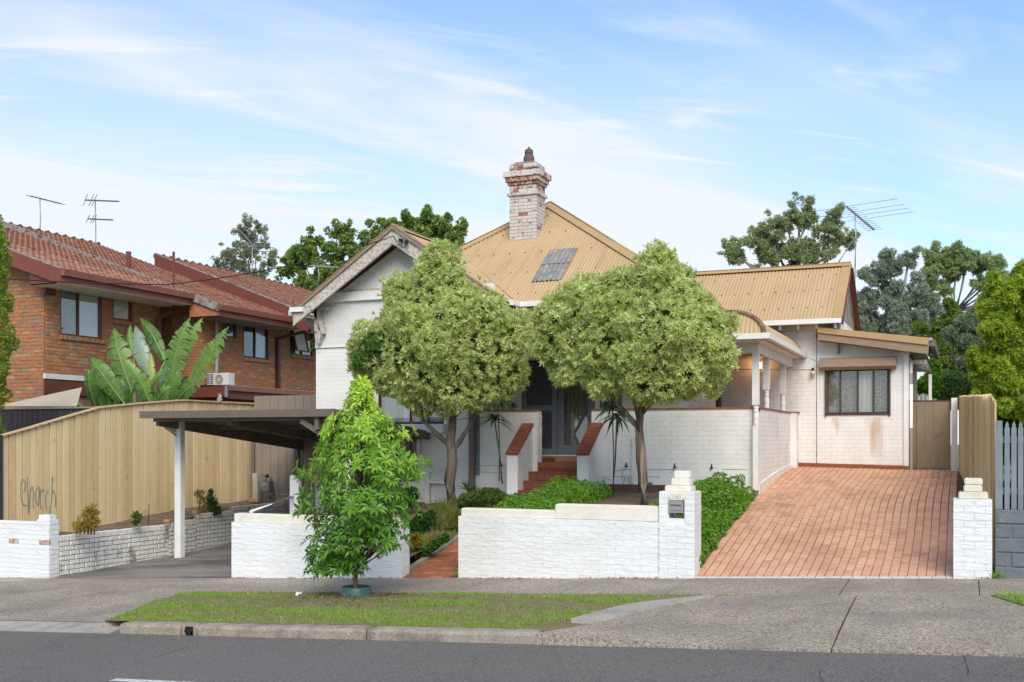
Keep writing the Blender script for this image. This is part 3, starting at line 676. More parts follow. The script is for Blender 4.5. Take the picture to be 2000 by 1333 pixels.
zt = PY(452, 1003, YF).z; wl = front_wall(xa, xb, zt, PY(452, 1020, YF).z, 'white painted brick garden wall between the carport driveway and the brick path, behind the young street tree')
xc, xd, xe_ = PY(895, 1130, YF).x, PY(1083, 1130, YF).x, PY(1288, 1130, YF).x
z1_, z2_ = PY(900, 993, YF).z, PY(1085, 985, YF).z
wr = front_wall(xc, xe_, z1_, z1_ - .115, 'long white painted brick garden wall with a stepped cream coping beside the letterbox pillar',
                extra=[((xd, YF + .012, z1_ - .12), (xe_ - .002, YF + .235, z2_))])
def tiers(mb, x0, x1, y0, y1, lst):
    for (a, b, za, zb_, dy) in lst: mb.box((a, y0 + dy, za), (b, y1 - dy, zb_))
# letterbox pillar with a hole through it
px0, px1 = xe_, PY(1357, 1130, YF).x; py1 = YF + .40
pil = thing('letterbox_pillar', ((px0 + px1) / 2, YF + .2, sz(px0, YF)), 'white brick pillar holding the letterbox at the left side of the tiled driveway', 'pillar')
zt = PY(1320, 961, YF).z; hx0, hx1 = PY(1306, 1000, YF).x, PY(1337, 1000, YF).x; hz0, hz1 = PY(1320, 1013, YF).z, PY(1320, 977, YF).z
mb = MB(); g = .012; yb = py1; zb = sz(px0, YF) - .1
mb.box((px0 + g, YF - .02 + g, zb), (px1 - g, yb, hz0)); mb.box((px0 + g, YF - .02 + g, hz1), (px1 - g, yb, zt - .002)); mb.box((px0 + g, YF - .02 + g, hz0), (hx0, yb, hz1)); mb.box((hx1, YF - .02 + g, hz0), (px1 - g, yb, hz1))
mb.build('pillar_core', white_front, pil)
it = brick_items((px0, YF - .02, 0), X_, -Y_, px1 - px0, zt - .086 * 14, zt, gap=.0018, jit=.0012, depth=.03, holes=[(hx0 - px0 - .005, hx1 - px0 + .005, hz0 - .0, hz1)], bot=lambda u: sz(px0, YF)) + brick_items((px1, YF - .02, 0), Y_, X_, .40, zt - .086 * 14, zt, gap=.0018, jit=.0012, depth=.03)
pieces(pil, 'brick', it, [white_front], tmpl=PTW)
mb = MB(); w = px1 - px0
tz = [zt, PY(1320, 949, YF).z, PY(1320, 935, YF).z, PY(1320, 922, YF).z + .01]
mb.box((px0 + .0, YF - .02, zt - .03), (px1, py1, zt + .004)); 
for k, (u0, u1) in enumerate(((1297, 1347), (1308, 1344), (1312, 1343))): mb.box((PY(u0, 900, YF).x, YF + .04 + k * .035, tz[k] - .004), (PY(u1, 900, YF).x, py1 - .05 - .04 * k, tz[k + 1]))
mb.build('stepped_cap', white_cap, pil, bevel=.012)
# letterbox
lbx = thing('letterbox', ((hx0 + hx1) / 2, YF - .03, hz1 - .17), 'grey metal letterbox set in the white brick pillar', 'letterbox')
lz0 = PY(1320, 1000, YF).z; mb = MB(); mb.box((hx0 + .004, YF - .03, lz0), (hx1 - .012, YF + .34, hz1 - .003)); mb.build('box', steel_mail, lbx, bevel=.004)
mb = MB(); mb.box((hx0 + .03, YF - .045, hz1 - .060), (hx1 - .035, YF - .028, hz1 - .048)); mb.box((hx0 + .03, YF - .04, lz0 + .028), (hx1 - .035, YF - .028, lz0 + .034)); mb.build('slot_lip', galv, lbx)
mb = MB(); mb.box((hx0 + .032, YF - .0335, hz1 - .072), (hx1 - .037, YF - .029, hz1 - .060)); mb.build('slot', dark_in, lbx)
mb = MB(); mb.box((hx0 + .002, YF - .026, lz0 - .014), (hx1 + .002, YF - .018, lz0)); mb.build('frame', steel_mail, lbx)
def text(parent, name, s, loc, rot, size, m, ext=.001, label=None):
    cu = bpy.data.curves.new(name, 'FONT'); cu.body = s; cu.size = size; cu.extrude = ext; cu.align_x = 'CENTER'; cu.align_y = 'CENTER'
    o = bpy.data.objects.new(name, cu); COL.objects.link(o); bpy.context.view_layer.update()
    me = bpy.data.meshes.new_from_object(o.evaluated_get(bpy.context.evaluated_depsgraph_get())); bpy.data.objects.remove(o)
    me.transform(Matrix.Translation(loc) @ rot.to_4x4()); me.materials.clear(); me.materials.append(m); return link(name, me, parent, None, label)
RF = Matrix.Rotation(R(90), 3, 'X')
text(lbx, 'lettering', 'LETTERS', Vector(((hx0 + hx1) / 2 - .003, YF - .0315, (hz1 + lz0) / 2 - .004)), RF, .033, galv)
npl = thing('house_number', ((hx0 + hx1) / 2, YF - .03, hz1 + .02), 'cream house number plate above the letterbox', 'number plate')
mb = MB(); mb.box((PY(1310, 970, YF).x, YF - .031, hz1 + .002), (PY(1334, 970, YF).x, YF - .020, hz1 + .098)); mb.build('plate', white_cap, npl)
text(npl, 'digits', '140', Vector(((hx0 + hx1) / 2 + .005, YF - .034, hz1 + .045)), RF, .085, mat('worn_digit', (.33, .31, .27), (.62, .58, .5), 60, .8), .002)
# right pillar
qx0, qx1 = PY(1862, 1130, YF).x, PY(1938, 1130, YF).x; zt = PY(1900, 975, YF).z
p2 = thing('gate_pillar', ((qx0 + qx1) / 2, YF + .2, sz(0, YF)), 'white brick pillar with a stepped cap at the right side of the tiled driveway', 'pillar')
mb = MB(); mb.box((qx0 + .012, YF - .008, -.0), (qx1 - .012, YF + .38, zt - .002)); mb.build('pillar_core', white_front, p2)
it = brick_items((qx0, YF - .02, 0), X_, -Y_, qx1 - qx0, zt - .086 * 13, zt, gap=.0018, jit=.0012, depth=.03, bot=lambda u: sz(0, YF) - .02) + brick_items((qx0, YF + .38, 0), -Y_, -X_, .40, zt - .086 * 13, zt, gap=.007, depth=.03)
pieces(p2, 'brick', it, [white_front], tmpl=PTW)
mb = MB(); a1 = PY(1900, 962, YF).z; a2 = PY(1900, 935, YF).z; mb.box((PY(1872, 900, YF).x, YF + .01, zt - .004), (PY(1930, 900, YF).x, YF + .34, a1)); mb.box((PY(1882, 900, YF).x, YF + .05, a1 - .002), (PY(1919, 900, YF).x, YF + .28, a1 + (a2 - a1) * .5)); mb.box((PY(1883.5, 900, YF).x, YF + .055, a1 + (a2 - a1) * .5), (PY(1919.5, 900, YF).x, YF + .275, a2))
mb.build('stepped_cap', white_cap, p2, bevel=.012)
# left end wall (old painted brick)
lx0, lx1 = -19.0, PY(96, 1130, YF).x
lw = thing('end_wall', (-16, YF + .1, sz(-16, YF)), 'old white painted front wall with chipped red brick patches at the far left', 'wall')
zl = PY(20, 1024, YF).z; zl2 = PY(90, 1018, YF).z
mb = MB(); mb.box((lx0, YF + .012, -1), (lx1 - .012, YF + .23, zl)); mb.build('wall_core', white_old, lw)
chip = mat('chipped_brick_patch', (.62, .60, .55), (.30, .12, .07), 9, .9, .01, 40)
it = brick_items((lx0, YF, 0), X_, -Y_, lx1 - lx0, zl - .086 * 13, zl, gap=.002, jit=.002, depth=.04, bot=lambda u: sz(lx0 + u, YF) - .02) + brick_items((lx1, YF + .035, 0), Y_, X_, .19, zl - .086 * 13, zl, gap=.006, depth=.04)
for (u, v) in ((30, 1050), (88, 1057)):
    p = PY(u, v, YF); best = min(range(len(it)), key=lambda i: (it[i][0] - p).length); c = it[best]; it[best] = (c[0], c[1], c[2], c[3], 1)
pieces(lw, 'brick', it, [white_front, chip], tmpl=PTW)
mb = MB(); mb.box((lx0, YF + .02, zl - .004), (PY(78, 1000, YF).x, YF + .2, zl + .05)); mb.box((PY(70, 1000, YF).x, YF + .005, zl - .003), (lx1 - .0, YF + .22, zl + .10)); mb.box((PY(72, 1000, YF).x, YF + .03, zl + .09), (lx1 - .03, YF + .2, zl2 + .10)); mb.build('coping', white_front, lw, bevel=.012)
# retaining wall of single painted bricks, stepping up to the rear
rw = thing('retaining_wall', (XR_, 17, -.4), 'low white painted brick retaining wall with dark joints along the carport slab', 'wall')
segs = [(YF + .24, PX(330, 1020, XR_).y, PX(250, 1036, XR_).z), ]
ya, yb_, yc = PX(330, 1015, XR_).y, PX(385, 1005, XR_).y, PX(455, 990, XR_).y
seg = [(YF + .235, ya, PX(115, 1047, XR_).z), (ya, yb_, PX(340, 1019, XR_).z), (yb_, yc, PX(400, 1003, XR_).z), (yc, 22.2, PX(450, 992, XR_).z + .02)]
def ret_top(y):
    for a, b, z in seg:
        if a <= y <= b: return z
    return seg[-1][2]
it = []
for (a, b, z) in seg:
    zz0 = z - .086 * 12; 
    hdr = .11
    # header-on-edge course on top, then stretchers
    y = a
    while y < b - .02:
        y2 = min(y + .082, b); it.append((Vector((XR_ + random.uniform(-.003, .003) - .05, (y + y2) / 2, z - hdr / 2 + random.uniform(-.004, .004))), Y_ * (y2 - y - .010), Z_ * (hdr - .01), X_ * .1, 0)); y = y2
    it += brick_items((XR_, a, 0), Y_, X_, b - a, z - hdr - .086 * 11, z - hdr, gap=.012, depth=.1, jit=.004, bot=lambda u, a=a: slabz(XR_, a + u) + .0)
pieces(rw, 'brick', it, [white_old], 300)
mb = MB()
for (a, b, z) in seg: mb.box((XR_ - .11, a, -.9), (XR_ - .012, b, z - .012))
mb.build('mortar_core', mortar_dark, rw)
lb = tag(MB().box((XR_ - .12, ya - .02, PX(340, 1019, XR_).z - .004), (XR_ + .01, ya + .2, PX(340, 1019, XR_).z + .05)).build('loose_brick', BR[3]), 'loose orange brick lying on the first step of the retaining wall', 'brick')
tag(MB().box((XR_ - .12, yb_ - .02, PX(400, 1003, XR_).z + .002), (XR_ + .01, yb_ + .1, PX(400, 1003, XR_).z + .07)).build('loose_brick', BR[3], bevel=.01), 'loose rounded orange brick lying on the second step of the retaining wall', 'brick')

# ================================================================== LEFT TIMBER FENCE
XF = -16.2
fe = thing('paling_fence', (XF, 17, 0), 'honey coloured vertical paling fence with blue grey graffiti along the left boundary', 'fence')
topk = [(0, 855), (60, 838), (100, 826), (150, 811), (200, 797), (280, 789), (360, 783), (420, 786), (500, 790), (618, 796)]
botk = [(0, 1022), (60, 1032), (112, 1046), (200, 1026), (300, 1004), (380, 990), (497, 976), (618, 960)]
def interp(tab, u):
    for i in range(len(tab) - 1):
        if u <= tab[i + 1][0]: t = (u - tab[i][0]) / (tab[i + 1][0] - tab[i][0]); return tab[i][1] + t * (tab[i + 1][1] - tab[i][1])
    return tab[-1][1]
def proj(p):
    d = Vector(p) - CAM; k = -SN * d.x + CS * d.y; return 1000 + F * (CS * d.x + SN * d.y) / k, HY - F * d.z / k
y = PX(3, 850, XF).y; ye = PX(497, 850, XF).y; i = 0; tops = []; items = []
yend = 24.2
while y < yend:
    w = .155 if i % 2 == 0 else .165
    u = proj((XF, y + w / 2, 2))[0]
    zt = PX(u, interp(topk, u), XF).z; zb = PX(u, interp(botk, u), XF).z - .35
    dx = .007 if i % 2 else 0; grey = y > ye
    ax = Y_ * (w - .014)
    lean = random.uniform(-.006, .006)
    items.append((Vector((XF + dx - .008, y + w / 2, (zt + zb) / 2)), ax, Vector((0, lean, zt - zb)), X_ * .018, (3 if grey else random.choices((0, 1, 2), (4, 3, 2))[0])))
    tops.append(Vector((XF + .01, y, zt))); y += w; i += 1
PBT = piece_template(.012)
pieces(fe, 'paling', items, paling + [pal_grey], 300, tmpl=PBT)
mb = MB(); 
for i in range(0, len(tops) - 1): mb.beam(tops[i] + Z_ * .012, tops[i + 1] + Z_ * .012, .085, .032)
mb.build('capping', paling[2], fe)
mb = MB()
for i in range(0, len(tops) - 1):
    mb.add([(XF - .022, tops[i].y, -.3), (XF - .022, tops[i + 1].y, -.3), (XF - .022, tops[i + 1].y, tops[i + 1].z - .02), (XF - .022, tops[i].y, tops[i].z - .02)], [(0, 1, 2, 3)])
mb.build('gap_shade_sheet', black_wood, fe)  # black sheet added behind the palings so their gaps read as shade
mb = MB(); mb.box((XF - .08, tops[0].y + .1, .4), (XF - .03, yend, .5)); mb.box((XF - .08, tops[0].y + .1, 1.5), (XF - .03, yend, 1.6)); mb.build('rail', paling[2], fe)
mb = MB(); mb.box((XF - .03, tops[0].y - .10, -.5), (XF + .06, tops[0].y - .02, tops[0].z + .02)); mb.build('end_post', black_wood, fe)
ub = [(PX(u, interp(botk, u), XF).y, PX(u, interp(botk, u), XF).z) for u in range(60, 620, 20)]
def fence_z(y):
    if y <= ub[0][0]: return ub[0][1]
    for i in range(len(ub) - 1):
        if y <= ub[i + 1][0]: t = (y - ub[i][0]) / (ub[i + 1][0] - ub[i][0]); return ub[i][1] + t * (ub[i + 1][1] - ub[i][1])
    return ub[-1][1]
def bed_z(x, y): t = cl((x - XF) / (XR_ - .1 - XF), 0, 1); return fence_z(y) * (1 - t) + (ret_top(y) - .03) * t
grid_sheet('raised_bed', [-15.9] + lin(XF, XR_ - .09, 6), lin(YF + .24, 22.2, 26), lambda x, y: bed_z(x, y) + .012 * math.sin(x * 7 + y * 5), soil)
# graffiti: flat spray strokes lying on the palings
spray = bpy.data.materials.new('spray_paint'); spray.use_nodes = True; b_ = spray.node_tree.nodes['Principled BSDF']; b_.inputs['Base Color'].default_value = (.16, .215, .24, 1); b_.inputs['Alpha'].default_value = .62; b_.inputs['Roughness'].default_value = .8
def gz_(p): return (20 + p[0] / 11.108, 900 + p[1] / 11.108)
strokes = [[(285, 680), (320, 620), (325, 500), (280, 410), (240, 480), (228, 640), (238, 820), (265, 920), (310, 975), (360, 965)],
           [(370, 350), (372, 500), (385, 700), (390, 900), (395, 1080), (400, 1150)],
           [(400, 1150), (420, 850), (440, 650), (470, 560), (498, 640), (500, 850), (498, 980), (512, 1040)],
           [(640, 570), (590, 600), (555, 690), (550, 830), (580, 930), (610, 970), (625, 800), (640, 600), (650, 780), (655, 960), (680, 1060)],
           [(655, 700), (700, 640), (750, 665)], [(825, 640), (780, 740), (765, 880), (775, 1010), (800, 1070)],
           [(912, 355), (905, 550), (900, 800), (880, 980), (860, 1160)], [(900, 740), (940, 655), (975, 740), (985, 900), (975, 1010)]]
mb = MB()
for st in strokes:
    P = [PX(*gz_(p), XF + .0215) for p in st]; Q = []
    for i in range(len(P) - 1):
        for k in range(4): 
            t = k / 4; p0 = P[max(i - 1, 0)]; p1 = P[i]; p2_ = P[i + 1]; p3 = P[min(i + 2, len(P) - 1)]
            Q.append(.5 * ((2 * p1) + (p2_ - p0) * t + (2 * p0 - 5 * p1 + 4 * p2_ - p3) * t * t + (3 * p1 - p0 - 3 * p2_ + p3) * t ** 3))
    Q.append(P[-1]); L0 = []; 
    for i, q in enumerate(Q):
        d = (Q[min(i + 1, len(Q) - 1)] - Q[max(i - 1, 0)]).normalized(); s = Vector((0, -d.z, d.y)) * .012; L0 += [q - s, q + s]
    mb.add(L0, [(2 * i, 2 * i + 1, 2 * i + 3, 2 * i + 2) for i in range(len(Q) - 1)])
mb.build('graffiti', spray, fe)
# dark stained fence behind, shade sail
bf = thing('dark_fence', (-18, 17.4, 1), 'black stained timber fence behind the raked top of the honey palings', 'fence')
zt = PY(100, 799, 17.4).z; items = []; x = -21.5
while x < XF - .1:
    items.append((Vector((x + .07, 17.4, zt / 2)), X_ * .135, Z_ * zt, -Y_ * .02, 0)); x += .145
pieces(bf, 'paling', items, [black_wood], tmpl=PBT)
mb = MB(); mb.box((-21.5, 17.36, zt), (XF - .1, 17.45, zt + .035)); mb.build('capping', pal_grey, bf)
A = PY(8, 790, 18.1); B = PY(160, 757, 18.5); C_ = PY(150, 794, 17.8); D_ = PY(5, 794, 17.9)
mb = MB(); n = 8; V = []
for j in range(n + 1):
    for i in range(n + 1):
        s, t = i / n, j / n; p = A.lerp(B, s).lerp(D_.lerp(C_, s), t); V.append((p.x, p.y, p.z - .10 * math.sin(math.pi * s) * math.sin(math.pi * t)))
mb.add(V, [(j * (n + 1) + i, j * (n + 1) + i + 1, (j + 1) * (n + 1) + i + 1, (j + 1) * (n + 1) + i) for j in range(n) for i in range(n)], True)
tag(mb.build('shade_sail', sail_m), 'beige shade sail stretched over the neighbour yard behind the dark fence', 'shade sail')

# ================================================================== CARPORT
cp = thing('carport', (-12.3, 17.5, -.4), 'flat roofed carport with taupe gutter and white post over the left driveway', 'carport')
CYF = 16.1
g0 = PY(280, 801, CYF); g1 = PY(655, 802, CYF); cz = (g0.z + g1.z) / 2; cx0, cx1 = g0.x, g1.x; CYB = 19.62
def croof(y): return cz - .02 - (y - CYF) * .105
gp = [(0, 0), (.0, -.10), (.03, -.135), (.10, -.135), (.11, -.02), (.11, 0)]
mb = MB()
mb.sweep([(a - .0, b) for a, b in gp], [(cx0, CYF, cz), (cx1, CYF, cz)]); mb.box((cx0, CYF - .10, cz - .012), (cx1, CYF + .02, cz)); mb.build('gutter', taupe, cp)
for fj in (.27, .52): MB().box((cx0 + fj * (cx1 - cx0), CYF - .115, cz - .14), (cx0 + (fj + .003) * (cx1 - cx0), CYF - .09, cz + .002)).build('gutter_joint', taupe_dk, cp)
mb = MB()
yR = CYB + .02
mb.add([(cx0, CYF, croof(CYF)), (cx1, CYF, croof(CYF)), (cx1, yR, croof(yR)), (cx0, 21.6, croof(21.6)), ], [(0, 1, 2, 3)]); 
x = cx0
while x < cx1:
    yb = CYB if x > -12.9 else 21.6
    mb.add([(x, CYF + .02, croof(CYF) + .002), (x + .04, CYF + .02, croof(CYF) - .022), (x + .11, CYF + .02, croof(CYF) - .022), (x + .15, CYF + .02, croof(CYF) + .002), (x, yb, croof(yb) + .002), (x + .04, yb, croof(yb) - .022), (x + .11, yb, croof(yb) - .022), (x + .15, yb, croof(yb) + .002)], [(0, 1, 5, 4), (1, 2, 6, 5), (2, 3, 7, 6)]); x += .18
mb.build('roof_deck', taupe_dk, cp)
mb = MB()                                    # right-hand barge, tapering as it runs back to the house
mb.add([(cx1 - .02, CYF - .1, cz), (cx1 + .03, CYF - .1, cz), (cx1 + .03, CYB, croof(CYB) + .02), (cx1 - .02, CYB, croof(CYB) + .02), (cx1 - .02, CYF - .1, cz - .16), (cx1 + .03, CYF - .1, cz - .16), (cx1 + .03, CYB, croof(CYB) - .15), (cx1 - .02, CYB, croof(CYB) - .15)], [(0, 1, 2, 3), (4, 7, 6, 5), (0, 4, 5, 1), (1, 5, 6, 2), (2, 6, 7, 3), (3, 7, 4, 0)])
mb.build('barge_board', taupe, cp)
mb = MB()
for x, yb in ((-14.28, 21.4), (-12.6, CYB - .05), (cx1 - .35, CYB - .05)):
    mb.beam((x, CYF + .25, croof(CYF + .25) - .13), (x, yb, croof(yb) - .13), .07, .19)
mb.beam((cx0 + .1, CYF + .18, cz - .15), (cx1 - .05, CYF + .18, cz - .15), .05, .09)
mb.beam((cx0 + .1, 18.2, croof(18.2) - .06), (cx1 - .05, 18.2, croof(18.2) - .06), .06, .07)
mb.build('rafter', taupe_dk, cp)
pb_ = PS(351, 1078); pxx = -14.28; py_ = PX(351, 1078, pxx).y
mb = MB(); mb.box((pxx - .075, py_ - .07, slabz(pxx, py_) - .05), (pxx + .075, py_ + .07, croof(py_) - .03)); mb.build('post', trim_white, cp, bevel=.008)
mb = MB(); mb.beam((pxx - .25, py_ - .35, croof(py_ - .35) - .07), (pxx - .02, py_ - .03, croof(py_) - .33), .05, .10); mb.build('brace', trim_worn, cp)
mb = MB(); mb.box((cx1 - .42, CYF - .02, cz - .36), (cx1 - .34, CYF + .3, cz - .14)); mb.beam((cx1 - .72, CYF + .02, cz - .20), (cx1 - .38, CYF + .10, cz - .42), .05, .09); mb.build('bracket', taupe, cp)
mb = MB(); mb.box((cx1 - .42, 17.1, slabz(cx1, 17) - .1), (cx1 - .30, 17.22, croof(17.1) - .1)); mb.build('post', trim_white, cp)
# sheet metal screen at the back of the carport
sc_ = thing('sheet_metal_screen', (-14, 21.3, .4), 'taupe sheet metal screen at the back of the carport behind the gas meter', 'screen')
x = PY(497, 900, 21.25).x; xs_c = x; items = []
while x < -12.0: items.append((Vector((x + .115, 21.25, 1.4)), X_ * .222, Z_ * 3.0, -Y_ * .03, 0)); x += .232
pieces(sc_, 'panel', items, [cb_taupe], tmpl=PBT)
mb = MB(); mb.box((xs_c - .04, 21.18, -.3), (xs_c + .04, 21.24, 1.9)); mb.box((PY(580, 900, 21.2).x - .05, 21.16, -.3), (PY(580, 900, 21.2).x + .05, 21.23, 1.9)); mb.build('post', taupe, sc_)
# gas meter with pipes, timber post beside it
GY = 21.0; gm = thing('gas_meter', tuple(PY(530, 965, GY)), 'grey gas meter with bent pipes in front of the taupe screen', 'gas meter')
def gp_(x, y): return PY(380 + x / 7.404, 840 + y / 7.404, GY)
a, b = gp_(1010, 740), gp_(1120, 885); mb = MB(); mb.box((a.x, GY - .12, b.z), (b.x, GY + .08, a.z)); mb.build('body', meter_grey, gm, bevel=.012)
a, b = gp_(1030, 765), gp_(1095, 805); mb = MB(); mb.box((a.x, GY - .135, b.z), (b.x, GY - .118, a.z)); mb.build('dial', galv, gm)
c = gp_(1045, 665); mb = MB(); mb.tube([(c.x, GY - .16, c.z), (c.x, GY + .02, c.z)], .052, 14); mb.build('regulator', meter_grey, gm)
mb = MB(); q = lambda *L: [Vector((gp_(x, y).x, GY - .02, gp_(x, y).z)) for x, y in L]
mb.tube(q((975, 960), (975, 690), (990, 668), (1040, 668)), .018); mb.tube(q((1040, 700), (1040, 745)), .022); mb.tube(q((1110, 740), (1115, 700), (1135, 675), (1160, 670), (1178, 695), (1172, 760), (1190, 890), (1208, 940), (1300, 935), (1420, 925)), .014); mb.tube(q((1190, 895), (1120, 930), (1060, 940), (1025, 975)), .012); mb.tube(q((1200, 868), (1420, 868)), .008)
mb.build('pipe', galv, gm)
a, b = gp_(875, 625), gp_(945, 980); tag(MB().box((a.x, GY - .1, b.z - .02), (b.x, GY, a.z)).build('timber_stake', mat('stake_timber', (.46, .42, .33), (.38, .34, .27), 6, .8)), 'pale grey timber stake standing left of the gas meter', 'stake')
a, b = gp_(845, 985), gp_(975, 1040); tag(MB().box((a.x, GY - .16, b.z), (b.x, GY - .02, a.z)).build('loose_brick', BR[3], bevel=.006), 'orange brick lying at the foot of the timber stake by the gas meter', 'brick')
# white post and handrail
hy = 17.3; a = PY(575, 930, hy); 
wp = thing('white_post', (a.x, hy, .2), 'short white timber post with a chamfered top behind the left garden wall', 'post')
x0, x1 = PY(566, 940, hy).x, PY(583, 940, hy).x; zt = PY(575, 928, hy).z; mb = MB(); mb.prism([(x0, hy, -.1), (x1, hy, -.1), (x1, hy, zt - .09), (x0 + .04, hy, zt), (x0, hy, zt - .03)], (0, .1, 0)); mb.build('post', trim_white, wp)
mb = MB(); mb.tube([PY(490, 1000, YF + .9), PY(571, 971, hy - .03)], .030, 10); tag(mb.build('handrail', trim_white), 'white round handrail sloping up to the short white post behind the left wall', 'handrail')
# ================================================================== THE HOUSE
YG, YM_, YR_ = 19.65, 20.5, 23.6
xg0, xg1 = PY(617, 700, YG).x, PY(917, 700, YG).x
GZ = 4.62
hs = thing('white_brick_house', (-7.5, 21, .7), 'white painted brick house with a tan corrugated roof, gable wing and veranda', 'house')
WC = MB()   # wall cores
# gable wing with window hole
def P_(u, v, Y): return PY(u, v, Y)
wz0, wz1 = P_(800, 829, YG).z, P_(800, 700, YG).z; wx0, wx1 = P_(738, 800, YG).x, P_(868, 800, YG).x
led = P_(850, 912, YG).z; rc = P_(635, 678, YG).z
hole = (wx0 - xg0, wx1 - xg0, wz0, wz1)
it = brick_items((xg0, YG, 0), X_, -Y_, xg1 - xg0, led, rc, gap=.0016, jit=.0013, depth=.05, holes=[hole])
sheet(hs, 'gable_wall', (xg0, YG, 0), X_, xg1 - xg0, .2, GZ + .4, [hole], white, -Y_, .006)
mbw = MB(); mbw.box((xg0, YG + .14, .2), (xg1, 24.5, GZ + .3)); mbw.box((xg0, YG + .006, .2), (xg0 + .02, YG + .15, GZ)); mbw.box((xg1 - .02, YG + .008, .2), (xg1, YG + .15, GZ))
# roughcast above
apx = (xg0 + xg1) / 2 - .0
apz = PY(768, 443, YG - .45).z; apX = PY(768, 443, YG - .45).x
mb = MB(); mb.prism([(xg0 - .004, YG - .022, rc), (xg1 + .004, YG - .022, rc), (xg1 + .004, YG - .022, GZ), (apX, YG - .022, apz - .25), (xg0 - .004, YG - .022, GZ)], (0, .016, 0)); mb.build('roughcast_panel', render_wh, hs)
mb = MB(); bz0, bz1 = P_(640, 592, YG).z, P_(640, 575, YG).z; xL = P_(622, 580, YG).x
mb.box((xL, YG - .10, bz0), (2 * apX - xL, YG - .02, bz1)); mb.build('gable_band', trim_white, hs)
mb = MB(); mb.box((xL + .05, YG - .065, bz1 + .0), (2 * apX - xL - .05, YG - .02, bz1 + .055)); mb.build('gable_moulding', mat('worn_moulding', (.34, .26, .20), (.56, .50, .44), 14, .9, stretch=(1, 1, 3)), hs)
mb = MB(); mb.box((xg0 - .004, YG - .035, rc - .02), (xg1 + .004, YG - .004, rc + .012)); mb.box((P_(845, 912, YG).x, YG - .035, led - .03), (xg1 + .006, YG - .002, led)); mb.build('string_course', white, hs)
# base of the gable wing: rough plinth, panels
mb = MB(); mb.box((xg0, YG - .03, 0), (xg1 + .004, YG + .1, led - .03)); mb.build('plinth', white_grey, hs)
a = P_(860, 945, YG - .05); 
mb = MB(); mb.box((P_(836, 940, YG).x, YG - .13, .2), (P_(842, 940, YG).x + .02, YG - .03, P_(840, 922, YG).z)); mb.box((P_(838, 940, YG).x, YG - .15, P_(840, 944, YG).z), (P_(880, 940, YG).x, YG - .03, P_(840, 938, YG).z)); mb.build('vent_ledge', white_old, hs)
# window of the gable wing
def window(parent, name, x0, x1, z0, z1, Y, frame_m, nb, inner, fw=.05, depth=.05, mull=(), glassm=None, inner2=None):
    fr = MB(); fr.box((x0, Y, z0), (x0 + fw, Y + depth, z1)); fr.box((x1 - fw, Y, z0), (x1, Y + depth, z1)); fr.box((x0 + fw, Y, z0), (x1 - fw, Y + depth, z0 + fw)); fr.box((x0 + fw, Y, z1 - fw), (x1 - fw, Y + depth, z1))
    for m in mull: fr.box((m - .018, Y + .004, z0 + fw), (m + .018, Y + depth - .004, z1 - fw))
    w = fr.build(name, frame_m, parent); WO[w] = Vector((0, 0, 0))
    xs = [x0 + fw] + list(mull) + [x1 - fw]
    for i in range(len(xs) - 1): MB().box((xs[i] + .004, Y + .022, z0 + fw), (xs[i + 1] - .004, Y + .027, z1 - fw)).build('pane', glass, w)
    ins = inner if isinstance(inner, (list, tuple)) else [inner]
    for i, m in enumerate(ins):
        a = x0 + fw + (x1 - x0 - 2 * fw) * i / len(ins); b = x0 + fw + (x1 - x0 - 2 * fw) * (i + 1) / len(ins)
        n = max(4, int((b - a) / .04)); c = MB(); V = []
        for k in range(n + 1):
            xx = a + (b - a) * k / n; yy = Y + depth + .035 + .012 * math.sin(k * 1.9)
            V += [(xx, yy, z0 + fw), (xx, yy, z1 - fw)]
        c.add(V, [(2 * k, 2 * k + 2, 2 * k + 3, 2 * k + 1) for k in range(n)], True); c.build('curtain', m, w)
    return w
window(hs, 'window', wx0, wx1, wz0 + .005, wz1 - .005, YG + .03, maroon_dk, 3, [curtain, blind, curtain], .045, .05, (P_(800, 800, YG).x, P_(834, 800, YG).x))
mb = MB(); mb.box((P_(735, 840, YG).x, YG - .16, P_(800, 846, YG - .1).z), (P_(866, 840, YG).x + .06, YG - .0, P_(800, 830, YG - .1).z)); mb.build('window_sill', white_grey, hs)
mb = MB(); mb.box((wx1 + .0, YG - .03, wz0), (wx1 + .07, YG - .002, wz1)); mb.build('window_trim', trim_white, hs)
# brown panel below, inside the carport
x = xg0; items = []
xe2 = P_(817, 900, YG).x
while x < xe2: items.append((Vector((min(x + .1, xe2 - .1), YG - .045, (led - .3 + P_(800, 850, YG).z) / 2)), X_ * .19, Z_ * (P_(800, 850, YG).z - led + .3), -Y_ * .02, 0)); x += .2
pieces(hs, 'lining_panel', items, [cb_taupe], tmpl=PBT)
mb = MB(); mb.box((xe2, YG - .07, led - .15), (xe2 + .06, YG - .02, P_(817, 858, YG).z)); mb.build('lining_edge', white_grey, hs)
# main body, right wing
xs0 = P_(1333, 700, YM_).x; xs0 = -5.03
mbw.box((xg1 + .0, YM_ + .14, .4), (xs0 - .006, 25.5, 4.5)); xrt = -1.09
mbw.box((xs0 - .3, YR_ + .15, .8), (-2.42, 26.5, 4.4)); mbw.box((-2.95, YR_ + .152, .8), (xrt, 27.2, 3.6))
